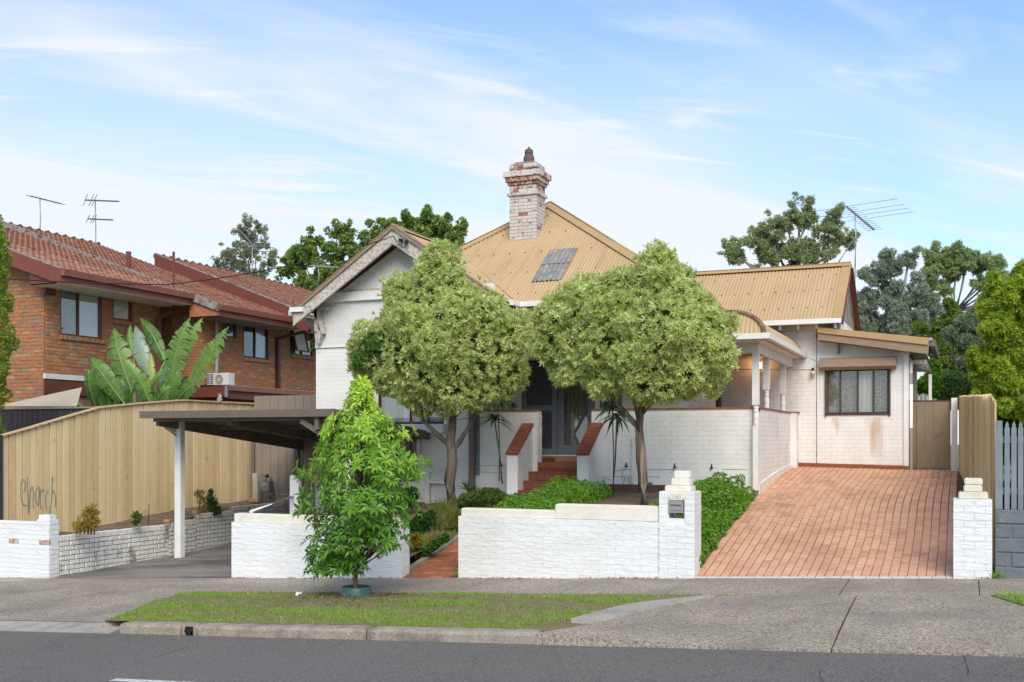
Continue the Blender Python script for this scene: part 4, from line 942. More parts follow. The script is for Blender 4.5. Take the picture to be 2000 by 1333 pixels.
# front wall of the body (mostly in the veranda), with door openings
dz0 = P_(1090, 889, YM_).z
X1018, X1087, X1162 = P_(1018, 800, YM_).x, P_(1087, 800, YM_).x, P_(1162, 800, YM_).x
x1215 = P_(1215, 790, YM_).x
holes_m = [(X1018 - xg1, X1162 - xg1, dz0, 3.9), (X1162 - xg1 + .1, x1215 - xg1, 2.0, 3.7)]
it += brick_items((xg1, YM_, 0), X_, -Y_, xs0 - xg1, 1.5, 4.3, gap=.0016, jit=.0013, depth=.05, holes=holes_m)
sheet(hs, 'front_wall', (xg1, YM_, 0), X_, xs0 - xg1, .5, 4.5, holes_m, white_grey, -Y_, .006)
it += brick_items((xs0, YM_ + .05, 0), Y_, X_, YR_ - YM_ - .05 - .25, 1.5, 4.3, gap=.0016, jit=.0013, depth=.05)
sheet(hs, 'side_wall', (xs0, YM_ + .002, 0), Y_, YR_ - YM_, .5, 4.5, [], white_grey, X_, .006)
# right wing wall Y=23.6
x1405 = P_(1403, 780, YR_).x
Xr0 = xs0
holes_r = []
wa, wb = P_(1615, 760, YR_).x, P_(1736, 760, YR_).x; wza, wzb = P_(1675, 808, YR_).z, P_(1675, 722, YR_).z
holes_r = [(wa - Xr0, wb - Xr0, wza, wzb)]
topr = lambda u: 4.36 if Xr0 + u < -2.95 else 3.98 - (Xr0 + u + 2.95) * .145
it += brick_items((Xr0, YR_, 0), X_, -Y_, xrt - Xr0, 1.0, 4.34, gap=.0016, jit=.0013, depth=.05, holes=holes_r, top=topr)
mb = MB(); sheet(hs, 'x', (Xr0, YR_, 0), X_, xrt - Xr0, .8, 3.62, holes_r, white, -Y_, .006, mb=mb)
mb.prism([(Xr0, YR_ + .006, 3.62), (-2.95, YR_ + .006, 3.62), (-2.95, YR_ + .006, 4.4), (Xr0, YR_ + .006, 4.4)], (0, .14, 0)); mb.prism([(-2.95, YR_ + .006, 3.62), (xrt, YR_ + .006, 3.62), (xrt, YR_ + .006, 3.70), (-2.95, YR_ + .006, 4.0)], (0, .14, 0)); mb.build('right_wing_wall', white, hs)
mbw.build('wall', white, hs)
# cracks / control joint
mb = MB(); xk = P_(1595, 700, YR_).x; mb.box((xk - .008, YR_ - .008, 1.35), (xk + .008, YR_ + .001, 4.15)); mb.build('control_joint', lead_grey, hs)
mb = MB(); mb.tube([P_(1558, 699, YR_ - .01), P_(1577, 697, YR_ - .01), P_(1594, 705, YR_ - .01)], .006, 5); mb.tube([P_(1430, 722, YR_ - .01), P_(1585, 722, YR_ - .01)], .007, 5); mb.build('cable', white_grey, hs)
rust = bpy.data.materials.new('rust_stain'); rust.use_nodes = True; rn = rust.node_tree.nodes; rl = rust.node_tree.links; rb = rn['Principled BSDF']; rb.inputs['Base Color'].default_value = (.62, .42, .25, 1); rb.inputs['Roughness'].default_value = .9
rg_ = rn.new('ShaderNodeNewGeometry'); rm = rn.new('ShaderNodeMapping'); rm.inputs['Scale'].default_value = (2.6, 1, .5); rno = rn.new('ShaderNodeTexNoise'); rno.inputs['Scale'].default_value = 1.6; rr_ = rn.new('ShaderNodeMapRange'); rr_.inputs[1].default_value = .56; rr_.inputs[2].default_value = .80; rr_.inputs[4].default_value = .6
rl.new(rg_.outputs['Position'], rm.inputs[0]); rl.new(rm.outputs[0], rno.inputs[0]); rl.new(rno.outputs[0], rr_.inputs[0]); rl.new(rr_.outputs[0], rb.inputs['Alpha'])
MB().add([(wa + .1, YR_ - .006, 1.5), (wb - .1, YR_ - .006, 1.5), (wb - .1, YR_ - .006, wza - .08), (wa + .1, YR_ - .006, wza - .08)], [(0, 1, 2, 3)]).build('rust_stain', rust, hs)
# tile skirting at the foot of the right wing
items = []; x = P_(1552, 910, YR_).x
while x < xrt - .02: items.append((Vector((x + .09, YR_ - .02, drive_z(x, YR_) + .035)), X_ * .172, Z_ * .09, -Y_ * .03, 0)); x += .178
pieces(hs, 'skirting_tile', items, [step_red])
# window with lace + roller shutter
w = window(hs, 'window', wa, wb, wza, wzb, YR_ + .01, brown_dark, 4, [lace, lace, curtain, lace], .03, .05, (P_(1641, 760, YR_).x, P_(1675, 760, YR_).x, P_(1706, 760, YR_).x))
mb = MB(); mb.box((wa - .035, YR_ - .045, wza - .05), (wa - .0, YR_ - .002, wzb)); mb.box((wb + .0, YR_ - .045, wza - .05), (wb + .035, YR_ - .002, wzb)); mb.box((wa, YR_ - .03, wza - .03), (wb, YR_ + .01, wza)); mb.build('shutter_rail', brown_dark, hs)
sa, sb_ = P_(1602, 700, YR_).x, P_(1751, 700, YR_).x; s0, s1 = P_(1675, 720, YR_).z, P_(1675, 699, YR_).z
mb = MB(); mb.prism([(sa, YR_, s1 + .01), (sa, YR_ - .18, s1 - .02), (sa, YR_ - .20, s0 + .03), (sa, YR_ - .13, s0 - .03), (sa, YR_, s0 - .03)], (sb_ - sa, 0, 0)); sh = mb.build('shutter_box', brown_fascia, hs)
# lean-to roof, fascia, gutter
YF2 = YR_ - .40
A, B = PY(1597, 640, YF2), PY(1815, 661, YF2); C2, D2 = PY(1813, 692, YF2), PY(1597, 664, YF2)
mb = MB(); mb.prism([A, B, C2, D2], (0, .03, 0)); mb.build('fascia', brown_fascia, hs)
mid1, mid2 = PY(1597, 650, YF2 - .035), PY(1813, 674, YF2 - .035)
mb = MB(); mb.prism([A + Vector((0, -.04, .005)), B + Vector((0, -.04, .005)), mid2, mid1], (0, .037, 0)); mb.build('barge_cap', roof_cap, hs)
mb = MB(); dY = 3.9
mb.prism([A + Vector((0, .03, 0)), B + Vector((0, .03, 0)), B + Vector((0, .03, -.03)), A + Vector((0, .03, -.03))], (0, dY, 0)); mb.build('lean_to_roof', roof_tan, hs)
mb = MB(); mb.prism([D2 + Vector((0, .03, .03)), C2 + Vector((-.05, .03, .05)), C2 + Vector((-.05, .03, .02)), D2 + Vector((0, .03, 0))], (0, dY, 0)); mb.build('lean_to_soffit', taupe, hs)
mb = MB(); bx = B.x; mb.sweep([(0, 0), (0, -.11), (.03, -.14), (.11, -.14), (.12, 0)], [(bx - .01, YF2 + .0, B.z - .02), (bx - .01, YF2 + dY, B.z - .02)]); mb.build('lean_to_gutter', taupe, hs)
mb = MB(); mb.box((bx - .02, YF2 - .03, B.z - .05), (bx + .06, YF2 + .03, B.z + .01)); mb.build('gutter_end', galv, hs)
mb = MB()
for k in range(5): mb.box((xrt + .02, YR_ + .05 + .7 * k, 3.42), (bx - .06, YR_ + .10 + .7 * k, 3.50))
mb.build('eave_bearer', trim_worn, hs)
mb = MB(); mb.box((xrt - .10, YR_ - .035, 1.25), (xrt + .0, YR_ - .003, 3.66)); mb.box((xrt - .16, YR_ - .05, 3.60), (xrt + .02, YR_ - .003, 3.68)); mb.build('corner_board', trim_white, hs)
mb = MB(); mb.tube([(xrt + .05, YR_ - .02, 1.2), (xrt + .05, YR_ - .02, 3.0)], .032, 10); mb.tube([(xrt + .05, YR_ - .02, 3.0), (xrt + .05, YR_ - .02, 3.45)], .03, 10); mb.build('downpipe', trim_white, hs)
mb = MB(); mb.box((xrt + .05, YR_ + .35, 1.2), (xrt + .14, YR_ + .5, 3.4)); mb.build('side_post', taupe, hs); mb = MB(); mb.tube([(xrt + .36, 25.4, 1.2), (xrt + .36, 25.4, 3.3)], .035, 8); mb.build('rear_downpipe', trim_white, hs)

# ---- corrugated roofs
def corr(name, O, U, V, Nn, ulen, lo, hi, m, pitch=.076, amp=.0095, parent=hs, mb=None, skip=None):
    n = int(ulen / (pitch / 6)); us = np.linspace(0, ulen, n + 1); P = []; O = Vector(O)
    own = mb is None; mb = mb or MB(); 
    for u in us:
        h = amp * math.sin(2 * math.pi * u / pitch); a, b = lo(u), hi(u)
        p = O + U * float(u) + Nn * h; P += [p + V * a, p + V * max(b, a)]
    mb.add(P, [(2 * i, 2 * i + 2, 2 * i + 3, 2 * i + 1) for i in range(n) if hi(us[i]) > lo(us[i]) or hi(us[i + 1]) > lo(us[i + 1])], True)
    if own: return mb.build(name, m, parent)
YE = 20.1; ZE = 4.63; xEL, xER = -13.2, -4.72
ap = PY(1075, 398, 23.7); pit = (ap.z - ZE) / (ap.y - YE); Vd = Vector((0, 1, pit)); lenV = Vd.length; Vd.normalize(); Nd = Vector((0, -pit, 1)).normalized()
LV = (ap.y - YE) * lenV
gR = 6.15  # gable ridge
gz_rg = PY(768, 443, 19.2); grz = gz_rg.z; grx = gz_rg.x
yval = YE + (grz - ZE) / pit
xgr_e = 2 * grx - (PY(577, 603, 19.2).x)          # right eave of the gable roof
def hi_main(u):
    x = xEL + u
    if x < ap.x: return LV * (x - xEL) / (ap.x - xEL)
    return LV * (xER - x) / (xER - ap.x)
def lo_main(u):
    x = xEL + u
    xv0 = xgr_e          # valley runs from (xgr_e, YE) up to (grx, yval)
    if x >= xv0: return 0
    if x > grx: return (yval - YE) * lenV * (xv0 - x) / (xv0 - grx)
    return (yval - YE) * lenV
sk_a, sk_b = PY(1075, 488, 22), PY(1038, 550, 21.5)
corr('main_roof', (xEL, YE, ZE), X_, Vd, Nd, xER - xEL, lo_main, hi_main, roof_tan)
# back and side slopes of the hip roof (plain sheets, seen from the side only)
mb = MB(); ybk = 2 * ap.y - YE
mb.add([(xER, YE, ZE), (xER, ybk, ZE), tuple(ap)], [(0, 1, 2)]); mb.add([(xEL, YE, ZE), (xEL, ybk, ZE), tuple(ap)], [(0, 2, 1)]); mb.add([(xEL, ybk, ZE), (xER, ybk, ZE), tuple(ap)], [(0, 1, 2)]); mb.build('hip_slope', roof_tan, hs)
mb = MB()
def capstrip(mb, p, q, w=.13, t=.012):
    p = Vector(p); q = Vector(q); d = (q - p).normalized(); x, y = rot_of(d)
    mb.add([p - x * w - y * .05, p + y * .045, p + x * w - y * .05, q - x * w - y * .05, q + y * .045, q + x * w - y * .05], [(0, 1, 4, 3), (1, 2, 5, 4)])
    mb.tube([p + y * .035, q + y * .035], .028, 8)
capstrip(mb, (xER, YE, ZE), ap, .17); capstrip(mb, (xEL + 2.3, YE + (ap.y - YE) * .5, ZE + (ap.z - ZE) * .5), ap, .15); mb.build('hip_capping', roof_cap, hs)
# skylight sheet
def on_main(u, v, lift):
    d = ray(u, v); o = CAM; p0 = Vector((xEL, YE, ZE)) + Nd * lift; k = (p0 - o).dot(Nd) / d.dot(Nd); return o + d * k
s1, s2 = on_main(1038, 550, .026), on_main(1093, 550, .026); tl = on_main(1075, 488, .026)
ul = s2.x - s1.x; vl = (tl - s1).dot(Vd); hgt = vl
corr('skylight_sheet', (s1.x, s1.y, s1.z), X_, Vd, Nd, ul, lambda u: 0, lambda u: hgt, skyl, .105, .012)
mb = MB(); m_ = s1 + Vd * hgt * .52; mb.beam(m_ + Nd * .012, m_ + X_ * ul + Nd * .012, .03, .01); mb.build('skylight_batten', galv, hs)
# roof screws
mb = MB()
def screws(O, U, V, Nn, ulen, rows, lo, hi, st=.38):
    for r in rows:
        u = random.uniform(0, .2)
        while u < ulen:
            if lo(u) + .1 < r < hi(u) - .1: c = Vector(O) + U * u + V * r + Nn * .014; mb.obox(c, U * .011, V * .011, Nn * .006)
            u += st
screws((xEL, YE, ZE), X_, Vd, Nd, xER - xEL, (.35, 1.25, 2.15, 3.05, 3.9), lo_main, hi_main)
# gable wing roof: ridge along Y
gYf = 19.18; gxe = PY(577, 603, 19.2).x; gze = PY(577, 606, 19.2).z
pr_ = (grz - gze) / (grx - gxe)
for sgn in (1, -1):
    Vg = Vector((-sgn, 0, pr_)); lg = Vg.length; Vg.normalize(); Ng = Vector((sgn * pr_, 0, 1)).normalized(); LG = (grx - gxe) * lg
    if sgn > 0:
        zz_ = ZE
        # valley: y on the slope where main roof meets; height h above eave -> y = YE + h/pit
        tot = yval - gYf
        def lo_g(u): # u along Y from front; below valley line hidden
            y = gYf + u
            if y <= YE: return 0
            return (y - YE) * pit / pr_ * lg
        corr('gable_roof', (xgr_e, gYf, gze), Y_, Vg, Ng, tot, lo_g, lambda u: LG, roof_tan); screws((xgr_e, gYf, gze), Y_, Vg, Ng, tot, (.3, 1.2, 2.1), lo_g, lambda u: LG)
    else:
        corr('gable_roof', (gxe, gYf, gze), Y_, Vg, Ng, 6, lambda u: 0, lambda u: LG, roof_tan)
mb.build('roof_screws', brown_dark, hs, 'stuff')
mb = MB(); capstrip(mb, (grx, gYf - .02, grz), (grx, yval + .05, grz), .14); mb.build('ridge_capping', roof_cap, hs)
# barge boards of the gable
mb = MB(); mbc = MB()
for sgn in (-1, 1):
    e = Vector((grx + sgn * (grx - gxe) * 1.02, gYf, gze - .03)); a = Vector((grx, gYf, grz - .0))
    dn = Vector((0, 0, -1)); 
    mb.prism([a + dn * .05, e + dn * .05, e + dn * .30, a + dn * .33], (0, .035, 0)); mb.prism([a + dn * .30 + Vector((0, -.012, 0)), e + dn * .27 + Vector((0, -.012, 0)), e + dn * .31 + Vector((0, -.012, 0)), a + dn * .36 + Vector((0, -.012, 0))], (0, .06, 0))
    mbc.prism([a + Vector((0, -.04, .03)), e + Vector((0, -.04, .03)), e + Vector((0, -.04, -.06)), a + Vector((0, -.04, -.06))], (0, .05, 0))
    mbc.beam(a + Vector((0, .06, .03)), e + Vector((0, .06, .03)), .22, .015, Vector((0, 0, 1)))
mb.build('barge_board', trim_worn, hs); mbc.build('barge_flashing', brown_fascia, hs)
mb = MB(); 
for sgn in (-1, 1):
    e = Vector((grx + sgn * (grx - gxe) * 1.0, gYf + .04, gze - .06)); a = Vector((grx, gYf + .04, grz - .04)); mb.prism([a, e, e + Vector((0, 0, -.02)), a + Vector((0, 0, -.02))], (0, YG - gYf - .03, 0))
mb.build('verge_lining', trim_worn, hs)
# eave gutters and return
gprof = [(0, 0), (-.01, -.03), (.01, -.06), (.005, -.10), (.08, -.11), (.11, -.10), (.11, 0)]
mb = MB(); mb.sweep([(a, b) for a, b in gprof], [(gxe - .05, 22.0, gze + .0), (gxe - .05, gYf - .0, gze + .0)]); mb.box((PY(563, 600, gYf - .1).x, gYf - .06, PY(580, 610, gYf).z), (PY(588, 600, gYf - .1).x, gYf + .1, PY(580, 601, gYf).z)); mb.build('left_gutter', trim_white, hs)
ix = PY(1011, 594, YE - .05).x
mb = MB(); mb.sweep(gprof, [(ix, YE - .5, ZE + .0), (ix, YE - .06, ZE + .0), (xER + .05, YE - .06, ZE + .0)]); mb.build('main_gutter', trim_white, hs)
mb = MB(); mb.box((ix + .02, YE + .05, ZE - .28), (xER, YE + .08, ZE - .10)); mb.box((xg1, YE + .08, ZE - .30), (xER, YM_ + .2, ZE - .28)); mb.box((xER - .0, YE + .05, ZE - .28), (xER + .03, 23.5, ZE - .10)); mb.build('eave_fascia', taupe_dk, hs)
# carved bracket at the left corner
bk = MB(); cxb = PY(628, 650, YG - .1).x; q = lambda u, v: PY(u, v, YG - .16)
bk.prism([q(607, 603), q(620, 603), q(629, 630), q(632, 652), q(629, 652), q(618, 625)], (0, .09, 0)); bk.prism([q(607, 598), q(640, 600), q(640, 606), q(607, 606)], (0, .09, 0)); bk.prism([q(613, 603), q(618, 603), q(620, 640), q(622, 652), q(614, 652), q(613, 630)], (0, .09, 0)); bk.prism([q(614, 647), q(627, 647), q(626, 660), q(615, 660)], (0, .12, 0)); bk.prism([q(616, 660), q(625, 660), q(623, 671), q(617, 669)], (0, .10, 0)); bk.build('eave_bracket', trim_worn, hs)
mb = MB(); mb.tube([PY(593, 608, YG + .1), PY(592, 620, YG + .1), PY(598, 627, YG + .2), PY(612, 631, YG + .3)], .038, 8); mb.build('gutter_pipe', trim_worn, hs)
mb = MB(); c = PY(783, 470, gYf - .08); mb.obox(c, X_ * .03, Y_ * .05, Z_ * .03); mb.tube([PY(796, 474, gYf - .1), PY(790, 484, gYf - .1), PY(784, 482, gYf - .1), PY(770, 466, gYf - .1), PY(769, 462, gYf - .1)], .010, 6); mb.tube([PY(793, 473, gYf - .14), PY(793, 473, gYf - .03)], .045, 10); mb.build('service_connector', black_m, hs)
# right wing roof: eave at Y 23.2, ridge 25.2
rE = PY(1642, 622, 23.15); rRz = PY(1653, 517, 25.1).z; xw1 = rE.x; yb0, yb1 = 23.15, 25.1
prr = (rRz - rE.z) / (yb1 - yb0); Vr = Vector((0, 1, prr)); LR = Vr.length * (yb1 - yb0); Vr.normalize(); Nr = Vector((0, -prr, 1)).normalized()
corr('right_wing_roof', (-7.5, yb0, rE.z), X_, Vr, Nr, xw1 + 7.5, lambda u: 0, lambda u: LR, roof_tan)
mb = MB(); screws((-7.5, yb0, rE.z), X_, Vr, Nr, xw1 + 7.5, (.5, 1.25, 1.95), lambda u: 0, lambda u: LR, .3); mb.build('wing_roof_screws', brown_dark, hs, 'stuff')
mb = MB(); capstrip(mb, (-7.5, yb1, rRz), (xw1 + .02, yb1, rRz), .15); mb.beam(Vector((xw1 - .07, yb0, rE.z + .02)), Vector((xw1 - .07, yb1, rRz + .02)), .20, .015, Nr); mb.build('wing_capping', roof_cap, hs)
mb = MB(); mb.add([(-7.5, yb1, rRz), (xw1, yb1, rRz), (xw1, yb1 + 2, rRz - 2 * prr), (-7.5, yb1 + 2, rRz - 2 * prr)], [(0, 1, 2, 3)]); mb.build('rear_slope', roof_tan, hs)
mb = MB(); mb.prism([(xw1 - .09, yb0, rE.z - .04), (xw1 - .09, yb1, rRz - .06), (xw1 - .09, yb1 + 2, rE.z - .06), ], (.03, 0, 0)); mb.box((xw1 - .09, yb0 + .3, rE.z - .7), (xw1 - .06, yb1 + 2, rE.z - .04)); mb.build('wing_gable', lead_grey, hs)
mb = MB(); mb.beam((xw1 + .03, yb1 - .2, rRz - .12), (xw1 + .03, yb1 + 2.1, rE.z - .14), .03, .12, X_); mb.beam((xw1 + .02, yb1, rRz - .05), (xw1 + .02, yb0 + .1, rE.z - .08), .04, .1); mb.build('wing_barge', maroon, hs)
mb = MB(); mb.sweep(gprof, [(-7.2, yb0 - .02, rE.z - .0), (xw1 + .02, yb0 - .02, rE.z - .0)]); mb.build('wing_gutter', trim_white, hs)
for u in (1522, 1558, 1594, 1630): x = PY(u, 640, yb0).x; MB().box((x - .02, yb0 + .05, rE.z - .19), (x + .02, YR_ - .0, rE.z - .10)).build('rafter_tail', trim_white, hs)

# ---- chimney
ch = MB(); cy0 = 22.3
e0, e1 = PY(995, 430, cy0), PY(1048, 430, cy0); cxl, cxr = e0.x, e1.x
cy1 = PX(1064.5, 400, cxr).y
zz = lambda v: PY(1020, v, cy0).z
zb = zz(484)
chimney = MB(); chimney.box((cxl + .03, cy0 + .03, zb - .9), (cxr - .03, cy1 - .03, zz(318))); cho = chimney.build('chimney', mat('chimney_mortar', (.42, .35, .30), (.33, .26, .22), 6, .95), hs); 
def ring(z0, z1, o, mi_w, rows=None):
    x0, x1, y0, y1 = cxl - o, cxr + o, cy0 - o, cy1 + o; rows = rows or max(1, round((z1 - z0) / .078)); st = (z1 - z0) / rows; L_ = []
    for r in range(rows):
        z = z0 + st * (r + .5)
        for (O, U, Nn, ln) in (((x0, y0), X_, -Y_, x1 - x0), ((x1, y0 + .001), Y_, X_, y1 - y0), ((x0, y1), -Y_, -X_, y1 - y0), ((x1, y1), -X_, Y_, x1 - x0)):
            u = -.11 if r % 2 else 0
            while u < ln - .02:
                a, b = max(u, 0), min(u + .22, ln); u += .22
                if b - a < .03: continue
                c = Vector((O[0], O[1], z)) + U * ((a + b) / 2) - Nn * .05 + Nn * random.uniform(-.004, .004)
                L_.append((c, U * (b - a - .006), Z_ * (st - .007), Nn * .1, random.choices((0, 1, 2), mi_w)[0]))
    return L_
itc = ring(zb - .05, zz(382), 0, (6, 1, 8)); itc += ring(zz(382), zz(376), .045, (2, 0, 5), 1); itc += ring(zz(376), zz(361), 0, (3, 6, 2), 2)
itc += ring(zz(361), zz(355), .035, (1, 6, 1), 1); itc += ring(zz(355), zz(346), .075, (2, 4, 1), 1); itc += ring(zz(346), zz(335), .115, (2, 4, 2), 1); itc += ring(zz(335), zz(320), .0, (1, 6, 1), 2)
pieces(cho, 'brick', itc, CHM, 300, tmpl=PTW)
mb = MB(); mb.prism([(cxl - .09, cy0 - .09, zz(337)), (cxr + .09, cy0 - .09, zz(337)), (cxr + .09, cy1 + .09, zz(337)), (cxl - .09, cy1 + .09, zz(337))], (0, 0, .02))
mb.add([(cxl - .01, cy0 - .01, zz(330)), (cxr + .01, cy0 - .01, zz(330)), (cxr + .01, cy1 + .01, zz(330)), (cxl - .01, cy1 + .01, zz(330)), (cxl + .1, cy0 + .1, zz(314)), (cxr - .1, cy0 + .1, zz(314)), (cxr - .1, cy1 - .1, zz(314)), (cxl + .1, cy1 - .1, zz(314))], [(0, 1, 5, 4), (1, 2, 6, 5), (2, 3, 7, 6), (3, 0, 4, 7), (4, 5, 6, 7)]); mb.build('flaunching', cem, cho)
pc = PY(1033, 316, (cy0 + cy1) / 2); s_ = (PY(1033, 288, pc.y).z - pc.z)
MB().lathe((pc.x, pc.y, pc.z - .04), [(.115, 0), (.125, .10 * s_ / .3), (.12, .4 * s_), (.085, .66 * s_), (.10, .70 * s_), (.10, .76 * s_), (.085, .78 * s_), (.095, .84 * s_), (.09, .92 * s_), (.05, 1.0 * s_), (.02, 1.04 * s_), (.025, 1.12 * s_), (.0, 1.16 * s_)], 18).build('chimney_pot', pot_clay, cho)
mb = MB(); mb.obox(((cxl + cxr) / 2, cy0 - .04, zb + .01), X_ * ((cxr - cxl) / 2 + .03), Vector((0, .05, .05 * pit)), Nd * .01)
for k in range(4): mb.obox((cxr + .02, cy0 + .1 + k * (cy1 - cy0) / 4, zb + .03 + k * (cy1 - cy0) / 4 * pit), X_ * .03, Y_ * .09, Z_ * .05)
mb.build('flashing', galv, cho)

# ================================================================== VERANDA (part of the house)
VY, VX = 19.5, -3.44
vz = 2.43
stepL, stepR = PY(1050, 800, VY).x, PY(1155, 800, VY).x
it += brick_items((xg1 + .06, VY, 0), X_, -Y_, stepL - xg1 - .06, .3, vz - .02, gap=.002, jit=.0016, depth=.05); it += brick_items((stepR, VY, 0), X_, -Y_, VX - stepR, .3, vz - .02, gap=.002, jit=.0016, depth=.05)
it += brick_items((VX, VY + .05, 0), Y_, X_, YR_ - .25 - VY, .3, vz - .02, gap=.002, jit=.0016, depth=.05, bot=lambda u: drive_z(VX, VY + u) - .05)
it += brick_items((stepL, VY + .04, 0), Y_, X_, .2, 1.4, vz - .02, gap=.006, depth=.04)
sp = lambda y: P_(930, 800, VY)
mb = MB(); mb.box((xg1 + .0, VY + .006, .2), (stepL - .006, VY + .23, vz - .01)); mb.box((stepR + .0, VY + .006, .2), (VX - .006, VY + .23, vz - .01)); mb.box((VX - .23, VY + .1, .2), (VX - .006, YR_ - .2, vz - .01)); mb.box((xg1, VY + .2, .2), (stepR + 4, YR_, 1.45)) if False else None
mb.box((VX - .006, YR_ - .24, .8), (VX + .13, YR_ - .005, vz + .0)); mb.build('veranda_wall', white_grey, hs)
mb = MB(); mb.box((xg1 + .1, VY + .23, 1.3), (stepL, YM_ + .13, 1.50)); mb.box((stepL, VY + .0, 1.3), (stepR, YM_ + .13, dz0 - .13)); mb.box((stepR, VY + .23, 1.3), (VX - .2, YM_ + .13, 1.5)); mb.box((xs0 + .0, YM_ + .1, 1.3), (VX - .2, YR_ - .0, 1.5)); mb.build('veranda_floor', step_red, hs)
mb = MB(); mb.box((xg1 + .05, VY - .015, vz - .012), (stepL + .0, VY + .24, vz + .018)); mb.box((stepR - .0, VY - .015, vz - .012), (VX + .012, VY + .24, vz + .018)); mb.box((VX - .24, VY + .24, vz - .012), (VX + .012, YR_ - .2, vz + .018)); mb.box((VX - .006, YR_ - .25, vz), (VX + .16, YR_ - .0, vz + .02)); mb.build('wall_capping', cap_red, hs)
# plinth of the side wall, worn
mb = MB(); n = 8
V = []
for k in range(n + 1): y = VY - .03 + (YR_ - .3 - VY) * k / n; V += [(VX + .03, y, drive_z(VX, y) - .1), (VX + .03, y, drive_z(VX, y) + .17 - .10 * k / n), (VX - .01, y, drive_z(VX, y) + .17 - .10 * k / n)]
mb.add(V, [(3 * k, 3 * k + 3, 3 * k + 4, 3 * k + 1) for k in range(n)] + [(3 * k + 1, 3 * k + 4, 3 * k + 5, 3 * k + 2) for k in range(n)] + [(0, 1, 2)]); mb.build('side_plinth', white_old, hs)
# vents and small hooks
for (u, v) in ((1270, 947),):
    c = PY(u, v, VY); mb = MB(); mb.box((c.x - .05, VY - .008, c.z - .05), (c.x + .05, VY - .0, c.z + .05)); ve = mb.build('air_vent', white_grey, hs)
    mb = MB(); 
    for i in range(3):
        for j in range(3): mb.box((c.x - .043 + i * .03, VY - .012, c.z - .043 + j * .03), (c.x - .020 + i * .03, VY - .0085, c.z - .020 + j * .03))
    mb.build('vent_hole', dark_in, ve)
for (u, v) in ((1318, 913), (1390, 914), (1223, 911), (979, 910)):
    c = PY(u, v, VY - .02); mb = MB(); mb.obox(c, X_ * .022, Y_ * .03, Z_ * .012); mb.tube([c, c + Vector((0, -.005, .07))], .010, 6); mb.build('wall_bolt', black_m, hs)
# crack lines in the render of the veranda wall
mb = MB()
for L_ in (((1158, 905), (1176, 904)), ((1170, 931), (1180, 933), (1192, 938)), ((1200, 920), (1215, 917), (1245, 918)), ((1263, 917), (1292, 918), (1316, 917)), ((1412, 917), (1460, 918)), ((1200, 931), (1232, 930), (1290, 932)), ((935, 911), (960, 909), (988, 911)), ((935, 922), (985, 924))):
    pts = [PY(u, v, VY - .004) for u, v in L_]
    for a, b in zip(pts[:-1], pts[1:]): mb.beam(a, b, .004, .007)
mb.build('render_crack', lead_grey, hs)
# pilaster strip
a, b = PY(1234, 860, VY), PY(1245, 860, VY); mb = MB(); mb.box((a.x, VY - .03, .5), (b.x, VY - .0, 1.9)); mb.build('pilaster', white_grey, hs)
# cheek walls with brick cappings and the steps
CKY = 18.72; riser = .168
for sgn, (xa_, xb_, nm_) in enumerate((((PY(990, 900, CKY).x, PY(1011, 900, CKY).x, 'left')), ((PY(1127, 900, CKY).x, PY(1150, 900, CKY).x, 'right')))):
    zf_ = PY(1000, 886, CKY).z; zt_ = 2.14
    mb = MB(); mb.prism([(xa_, CKY, .3), (xa_, CKY, zf_), (xa_, VY, zt_), (xa_, VY, .3)], (xb_ - xa_, 0, 0)); mb.build('cheek_wall', white_front if 0 else white, hs)
    itk = []; y = CKY - .03; k = 0; dy = .105; sl = Vector((0, VY - CKY, zt_ - zf_)).normalized(); nn = Vector((0, -sl.z, sl.y)); tot = (Vector((0, VY, zt_)) - Vector((0, CKY, zf_))).length + .05
    s = -.04
    while s < tot - .05: c = Vector(((xa_ + xb_) / 2, CKY, zf_)) + sl * (s + dy / 2) + nn * .012; itk.append((c, X_ * (xb_ - xa_ + .03), sl * (dy - .008), nn * .045, 0)); s += dy
    pieces(hs, 'capping_brick', itk, [cap_red])
items = []; xa_, xb_ = PY(1011, 900, CKY).x + .0, PY(1127, 900, CKY).x
for k in range(6):
    z = dz0 - .14 - riser * k; y = VY + .05 - .265 * k; nt = 7
    for j in range(nt):
        w_ = (xb_ - xa_ + (.0)) / nt; xm = xa_ + w_ * (j + .5)
        items.append((Vector((xm, y - .01, z - riser / 2 - .01)), X_ * (w_ - .006), Z_ * (riser - .03), -Y_ * .04, 0))
        items.append((Vector((xm, y + .11, z - .012)), X_ * (w_ - .006), Y_ * .30, Z_ * .03, 0))
pieces(hs, 'step_tile', items, [step_red])
mb = MB()
for k in range(6): z = dz0 - .14 - riser * k; y = VY + .05 - .265 * k; mb.box((xa_ - .1, y + .02, -.2), (xb_ + .1, y + .5, z - .03))
mb.build('step_core', mortar_dark, hs)
